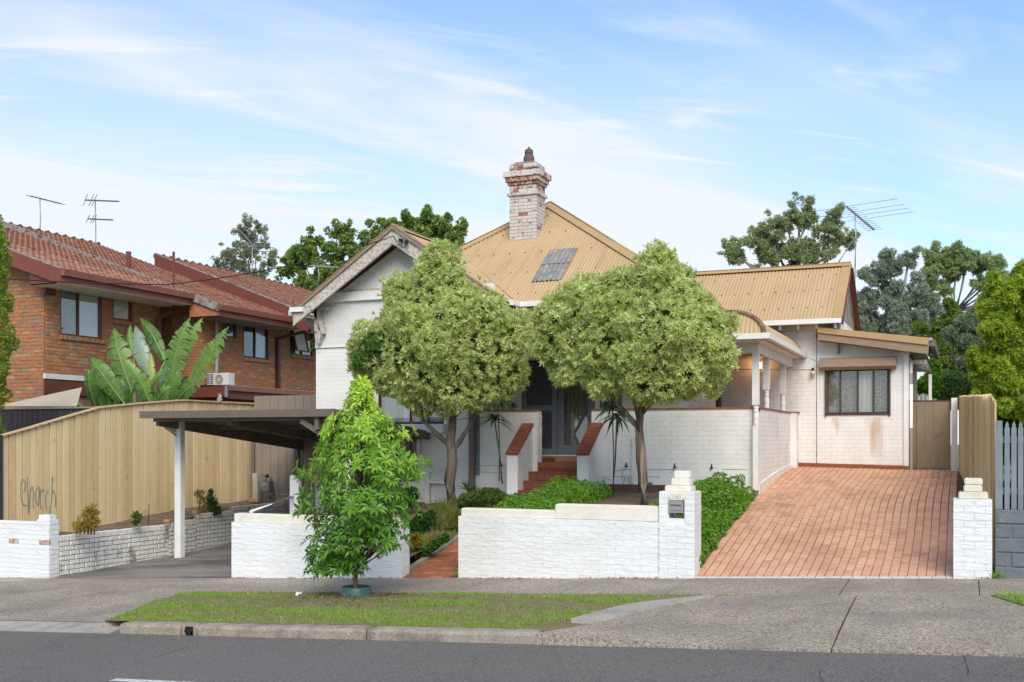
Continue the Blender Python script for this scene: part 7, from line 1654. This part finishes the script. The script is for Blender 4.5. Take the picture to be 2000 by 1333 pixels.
dry = leafmat('dry_grass_blade', (.20, .17, .06), (.42, .33, .16), (.56, .42, .26), trans=.3); mixg = leafmat('sedge_blade', (.09, .14, .02), (.27, .27, .07), (.42, .33, .14), trans=.3)
def tuft(name, label, u, v, Y, n, h, rad, mm, sz_=.004):
    c = PY(u, v, Y); pts = [(c.x + random.gauss(0, rad), c.y + random.gauss(0, rad), c.z) for _ in range(n)]; grass(name, pts, h * .5, h, sz_, label, np.random.rand(n), mm, .55); o = bpy.context.scene.objects[-1] if 0 else None
def tuft_thing(name, label, spots, n, h, rad, mm, w=.004, cat='grass clump'):
    V = []; pts = []
    for (u, v, Y) in spots: c = PY(u, v, Y); pts += [(c.x + random.gauss(0, rad), c.y + random.gauss(0, rad), c.z) for _ in range(n)]
    o = grass(name, pts, h * .45, h, w, label, np.random.rand(len(pts)), mm, .6, cat); o['category'] = cat; del o['kind']; return o
tuft_thing('sedge_clump', 'tall green and straw grass clump left of the long white wall by the brick path', [(862, 1030, 16.4), (880, 1025, 16.6), (895, 1015, 17), (850, 1015, 17.2), (870, 1000, 17.4)], 420, .42, .12, mixg)
tuft_thing('dry_grass_clump', 'pale dry straw tuft leaning over the brick path', [(848, 1062, 15.6), (858, 1056, 15.8)], 420, .30, .07, dry, .003)
bush('box_shrub', 'dark green rounded shrub beside the path behind the street tree', [(822, 1025, 22), (836, 1018, 18), (812, 1045, 18)], 16.2, leafmat('box_leaf', (.02, .06, .01), (.05, .13, .02), trans=.2), 1600, .035, .018)
bush('croton_shrub', 'small yellow and orange leafed shrub by the path entrance', [(802, 1066, 15), (812, 1056, 13), (792, 1078, 12)], 14.9, leafmat('croton_leaf', (.12, .17, .02), (.42, .30, .03), (.48, .16, .03), trans=.3), 700, .04, .018)
bush('dark_shrub', 'dark green shrub partly hidden behind the street tree in the left garden', [(790, 975, 22), (805, 965, 16), (770, 985, 20)], 17.6, leafmat('dark_leaf', (.015, .05, .01), (.04, .11, .03), trans=.15), 1400, .035, .018)
bush('ground_cover', 'low round leafed green ground cover along the path edging', [(838, 1072, 9), (848, 1066, 9), (828, 1080, 8), (860, 1056, 7), (870, 1050, 7), (820, 1084, 6)], 15.1, leafmat('cover_leaf', (.05, .14, .02), (.12, .24, .04), trans=.25), 900, .035, .03, stems=False)
grass('left_bed_grass', [(x, y, (.02 + .11 * (y - YF) if x > -9 else .30 + .05 * (y - YF))) for x, y in ((random.uniform(-10.9, -7.95), random.uniform(14.6, 17)) for _ in range(9000))], .05, .16, .004, 'rough green grass in the bed behind the left garden wall')
# small shrubs by the fence
yel = leafmat('yellow_shrub_leaf', (.16, .17, .03), (.55, .38, .07), (.62, .42, .12), trans=.3)
bush('yellow_shrub', 'small yellow leafed shrub on the retaining wall below the graffiti', [(172, 1012, 18), (165, 1026, 18), (178, 1000, 14), (184, 1022, 12), (150, 1030, 8)], 14.7, yel, 620, .045, .016, shell=(.1, 1.35), rej=.2)
bush('little_shrub', 'tiny green and yellow seedling shrub on the bed beside the paling fence', [(267, 1010, 9), (265, 1020, 7)], 16.2, mixl, 110, .06, .016, shell=(.1, 1.4), rej=.1)
bush('dry_shrub', 'small brown dry shrub under the carport next to the green one', [(398, 975, 14), (405, 988, 12), (390, 965, 10)], 18.8, dry, 260, .045, .014, shell=(.1, 1.4), rej=.1)
bush('green_shrub', 'small dark green conical shrub under the carport against the palings', [(414, 975, 9), (418, 990, 11), (412, 962, 6), (424, 998, 9)], 18.7, leafmat('cone_leaf', (.02, .07, .015), (.06, .15, .03), trans=.2), 340, .045, .015, shell=(.1, 1.4), rej=.1)
MB().tube([PX(290, 1019, XR_ - .3), PX(291, 985, XR_ - .3)], .012, 6); tag(MB().tube([PX(290, 1022, XR_ - .3), PX(291, 985, XR_ - .3)], .014, 6).build('garden_stake', gunmetal), 'thin metal garden stake in the bed beside the paling fence', 'stake')
# weeds at the base of the walls
def weeds(label, u, v, Y, n, h): tuft_thing('weed', label, [(u, v, Y)], n, h, .03, green_blade, .006, 'weed')
weeds('small weed at the foot of the right gate pillar', 1946, 1128, YF - .03, 40, .14); weeds('small weed at the left corner of the long white wall', 889, 1122, YF + .02, 40, .08)
# --- spiky palms (strap leaves)
strap = leafmat('strap_leaf', (.03, .09, .02), (.09, .18, .04), (.20, .27, .08), trans=.2, rough=.35)
def spiky(label, base, top, n, llen, Y, name='cordyline', w=.022, droop=1.0, stem_r=.014, dy2=0):
    b = PY(base[0], base[1], Y); t_ = PY(top[0], top[1], Y); t = thing(name, tuple(b), label, 'plant'); MB().tube([b, b.lerp(t_, .5) + Vector((.02, 0, 0)), t_], [stem_r * 1.2, stem_r, stem_r], 6).build('stem', bark, t)
    for i in range(n):
        a = i * 2.4; el = random.uniform(-.2, 1.3) if droop else random.uniform(.3, 1.4); d = Vector((math.cos(a) * math.cos(el), math.sin(a) * math.cos(el), math.sin(el))); L_ = llen * random.uniform(.75, 1.1); s = d.cross(Z_).normalized(); V = []; m = 7
        for k in range(m + 1):
            q_ = k / m; p = t_ + d * L_ * q_ + Vector((0, 0, -droop * L_ * q_ * q_ * .75)); ww = w * (math.sin(math.pi * (q_ * .85 + .12))) ; V += [p - s * ww, p + Vector((0, 0, -ww * .5)), p + s * ww]
        me = bpy.data.meshes.new('leaf'); Fs = [(3 * k + e, 3 * k + e + 1, 3 * k + e + 4, 3 * k + e + 3) for k in range(m) for e in (0, 1)]; me.from_pydata([tuple(v_) for v_ in V], [], Fs); me.materials.append(strap); a_ = me.attributes.new('tint', 'FLOAT', 'FACE'); tt = random.random() * .8; a_.data.foreach_set('value', [tt] * len(Fs)); link('leaf', me, t)
spiky('thin stemmed spiky plant left of the steps in front of the veranda wall', (981, 945), (966, 822), 26, .48, 18.9)
spiky('taller dark spiky plant head behind the thin stemmed one left of the steps', (975, 940), (972, 780), 22, .42, 19.2, stem_r=.01)
spiky('thin stemmed spiky plant right of the steps, lower head', (1194, 985), (1205, 815), 24, .46, 18.2)
spiky('second thin stemmed spiky plant right of the steps, leaning left', (1197, 985), (1196, 800), 22, .44, 18.35, stem_r=.011)
spiky('low spiky rosette at the foot of the brown downpipe', (915, 975), (914, 958), 18, .36, 18.6, 'yucca', droop=.4)
spiky('small dark spiky pot plant on the veranda left of the door', (1002, 805), (1002, 795), 12, .16, 20.1, 'yucca', droop=.3)
# wire frame trellis against the veranda wall
tr_ = thing('plant_stand', tuple(PY(1224, 965, VY - .1)), 'thin black wire plant stand leaning on the veranda wall', 'plant stand'); q = lambda u, v: PY(u, v, VY - .08)
mb = MB(); mb.tube([q(1213, 967), q(1215, 950), q(1221, 934)], .006, 5); mb.tube([q(1232, 967), q(1232, 950), q(1226, 934)], .006, 5); mb.tube([q(1215, 954), q(1232, 954)], .007, 5); mb.tube([q(1215, 934), q(1234, 934)], .006, 5); mb.tube([q(1215, 934), q(1215, 917)], .004, 5); mb.build('wire_frame', black_m, tr_)
# --- timber sleeper and stone at the foot of the veranda wall
sl_m = mat('old_sleeper', (.15, .08, .055), (.09, .055, .04), 5, .95, .01, 30)
a = PY(1175, 975, VY - .35); b = PY(1290, 985, VY - .35); tag(MB().box((a.x, VY - .42, gz_right(-5, 19) - .02), (b.x + .6, VY - .28, gz_right(-5, 19) + .13)).build('timber_sleeper', sl_m, bevel=.01), 'weathered brown timber sleeper at the foot of the veranda wall', 'sleeper')

# --- background trees
def bg_tree(label, lobes_px, Y, mm, n, llen, lw, base_px, trunkm=bark_pale, tr=.18, per=5, subs=9, name='background_tree', nb=1, group='trees beyond the houses', up=.3, reject=.8, limb=.05, f=(.2, .36), at=.85, shell=(.5, 1.1)):
    big = px_lobes(lobes_px, Y); b = PY(base_px[0], base_px[1], Y); t = thing(name, tuple(b), label, 'tree', group)
    SL = []
    for c, r in big:
        for _ in range(subs): d = Vector((random.gauss(0, 1), random.gauss(0, 1), random.gauss(0, .9))).normalized(); SL.append((c + d * r * random.uniform(.25, at), r * random.uniform(*f)))
    p, d = lobe_points(SL, n, shell, reject); rosettes('crown', p, d, mm, per, llen, lw, up, .9, t, droop=.3)
    top = PY(big[0][0].x, 0, 1) if 0 else sum((c for c, r in big), Vector()) / len(big); fork = b.lerp(top, .55)
    MB().tube([b, b.lerp(fork, .5) + Vector((.2, 0, 0)), fork], [tr, tr * .8, tr * .6], 8).build('trunk', trunkm, t)
    mb = MB()
    for c, r in big:
        md = fork.lerp(c, .5) + Vector((random.uniform(-.3, .3), 0, random.uniform(-.4, .1))); mb.tube([fork, md, c], [limb * 1.6, limb, limb * .4], 6)
        for c2, r2 in random.sample(SL, min(3, len(SL))): 
            if (c2 - c).length < r * 1.2: mb.tube([c, c.lerp(c2, .5) + Vector((0, 0, .1)), c2], [limb * .4, limb * .3, limb * .15], 5)
    mb.build('branches', trunkm, t)
    return t
gum = leafmat('gum_leaf', (.20, .27, .10), (.42, .48, .23), (.56, .56, .32), trans=.35); gum_blue = leafmat('blue_gum_leaf', (.23, .28, .20), (.39, .45, .33), (.50, .52, .42), trans=.3); gum2 = leafmat('olive_gum_leaf', (.24, .33, .13), (.46, .56, .26), (.58, .62, .36), trans=.35)  # background leaf colours lightened to put haze into them
oak = leafmat('oak_leaf', (.11, .20, .05), (.28, .40, .09), (.52, .54, .17), trans=.25); airy = leafmat('airy_leaf', (.18, .22, .12), (.34, .37, .21), (.50, .50, .34), trans=.3)
bg_tree('open crowned gum tree behind the right wing roof', [(1560, 410, 30), (1540, 440, 34), (1500, 450, 32), (1470, 470, 28), (1430, 490, 26), (1440, 505, 20), (1520, 490, 38), (1570, 480, 36), (1600, 500, 34), (1640, 470, 26), (1665, 460, 18), (1630, 415, 20), (1620, 445, 26), (1580, 430, 30), (1490, 500, 26), (1550, 500, 28)], 50, gum, 7500, .15, .042, (1550, 640), tr=.35, limb=.07, subs=16, f=(.10, .22), at=1.05, shell=(.2, 1.75), reject=.15)
bg_tree('dense blue grey gum tree right of the right wing', [(1775, 505, 24), (1740, 525, 34), (1710, 545, 34), (1690, 580, 34), (1740, 580, 44), (1790, 575, 40), (1700, 620, 40), (1760, 630, 50), (1800, 620, 34), (1680, 640, 30), (1720, 650, 34), (1810, 600, 28), (1830, 640, 26)], 42, gum_blue, 12000, .14, .036, (1750, 720), tr=.3, limb=.08, subs=13, f=(.15, .28), at=1.0, shell=(.3, 1.35), reject=.35)
bg_tree('tall flat topped gum tree at the right behind the blue grey one', [(1815, 500, 26), (1850, 500, 30), (1890, 500, 36), (1925, 515, 24), (1950, 520, 20), (1870, 520, 28), (1830, 540, 30), (1810, 560, 22), (1840, 570, 18), (1920, 555, 20), (1945, 545, 26), (1970, 560, 24), (1935, 580, 16)], 46, gum2, 8500, .14, .036, (1840, 700), tr=.3, limb=.05, subs=15, f=(.11, .24), at=1.0, shell=(.2, 1.6), reject=.2)
bg_tree('airy fine leafed tree behind the townhouse roofs', [(490, 440, 22), (470, 455, 20), (505, 455, 20), (480, 475, 28), (450, 500, 24), (500, 490, 30), (425, 510, 16), (470, 510, 34), (510, 520, 26), (440, 525, 18), (530, 505, 16), (495, 535, 26)], 38, airy, 3400, .11, .03, (485, 640), tr=.16, limb=.025, subs=16, f=(.08, .16), at=1.15, shell=(.2, 1.9), reject=.1)
bg_tree('broad green oak like tree behind the left slope of the gable', [(610, 480, 34), (590, 510, 30), (640, 500, 36), (570, 500, 24), (680, 470, 36), (700, 500, 40), (740, 450, 26), (650, 540, 34), (600, 545, 28), (720, 480, 34), (660, 460, 26), (750, 470, 34), (560, 530, 20), (620, 560, 28)], 34, oak, 7500, .12, .055, (650, 640), tr=.2, limb=.03, subs=18, f=(.09, .21), at=1.1, trunkm=bark, shell=(.2, 1.6), reject=.15)
bg_tree('green oak like tree rising between the gable and the chimney', [(830, 425, 24), (800, 430, 24), (860, 440, 28), (885, 455, 24), (905, 440, 12), (840, 460, 34), (790, 450, 26), (880, 475, 24), (820, 480, 30), (768, 440, 20), (900, 460, 16)], 34, oak, 4200, .12, .055, (850, 600), tr=.2, limb=.03, subs=16, f=(.09, .21), at=1.1, trunkm=bark, shell=(.2, 1.6), reject=.15)
yg = leafmat('yellow_green_leaf', (.18, .31, .035), (.48, .60, .06), (.80, .66, .14), trans=.35); dk = leafmat('dark_green_tree_leaf', (.06, .12, .025), (.17, .26, .05), trans=.2); ol = leafmat('olive_grey_leaf', (.15, .21, .12), (.30, .37, .23), (.42, .47, .33), trans=.2); lime = leafmat('lime_leaf', (.08, .20, .015), (.20, .38, .03), trans=.35)
bg_tree('big yellow green tree with orange tinged leaves at the right edge', [(1990, 560, 50), (1960, 590, 45), (2000, 620, 60), (1950, 650, 50), (1940, 620, 30), (1990, 690, 60), (1945, 710, 45), (1980, 750, 55), (1930, 745, 34), (2010, 800, 50), (1970, 790, 35), (2010, 540, 30), (2005, 520, 14), (1925, 770, 26), (2040, 600, 60), (2040, 700, 60), (1915, 700, 24)], 24.5, yg, 15000, .11, .032, (1985, 860), tr=.15, limb=.04, subs=15, trunkm=bark, reject=.75, shell=(.4, 1.2), per=6, f=(.16, .32), at=1.0)
bg_tree('dark green bushy tree left of the olive, behind the side gate', [(1850, 640, 30), (1835, 670, 34), (1860, 600, 20), (1845, 700, 34), (1880, 620, 24), (1820, 660, 20), (1830, 720, 26), (1870, 700, 30), (1800, 640, 14), (1850, 750, 30), (1890, 740, 30)], 33, mat and leafmat('mid_green_leaf', (.09, .17, .025), (.26, .35, .055), trans=.25), 6000, .12, .045, (1850, 800), tr=.12, limb=.03, subs=8, trunkm=bark)
bg_tree('soft grey green olive tree behind the side gate', [(1890, 620, 24), (1870, 640, 26), (1905, 650, 30), (1880, 670, 30), (1860, 655, 18), (1890, 700, 28), (1915, 690, 26), (1900, 725, 22)], 29, ol, 4200, .11, .022, (1890, 790), tr=.10, limb=.03, subs=8, trunkm=bark)
bush('lime_bush', 'bright lime green bush at the end of the side passage', [(1822, 715, 12), (1826, 735, 16), (1812, 750, 16), (1830, 755, 18), (1795, 755, 10)], 28.5, lime, 1500, .10, .04, group='shrubs behind the side gate')
bush('fern_bush', 'light green arching shrub above the beige rear fence', [(1860, 745, 20), (1880, 755, 22), (1850, 762, 16), (1900, 765, 22), (1870, 775, 18)], 28.6, leafmat('arching_leaf', (.06, .13, .04), (.17, .26, .09), trans=.3), 2600, .12, .03, droop=.5, group='shrubs behind the side gate')
bush('dark_bush', 'dark bush between the reed fence and the big yellow green tree', [(1930, 790, 26), (1960, 800, 30), (1985, 820, 30), (1900, 775, 20), (1975, 850, 30), (1995, 880, 30)], 25.5, dk, 3600, .08, .03, group='shrubs behind the side gate')
bush('climber', 'sprig of green climber at the corner of the gable', [(613, 668, 5), (616, 676, 5), (614, 684, 4)], YG + .15, leafmat('climber_leaf', (.07, .16, .03), (.17, .28, .05), trans=.3), 110, .05, .028, 'climber', stems=False)
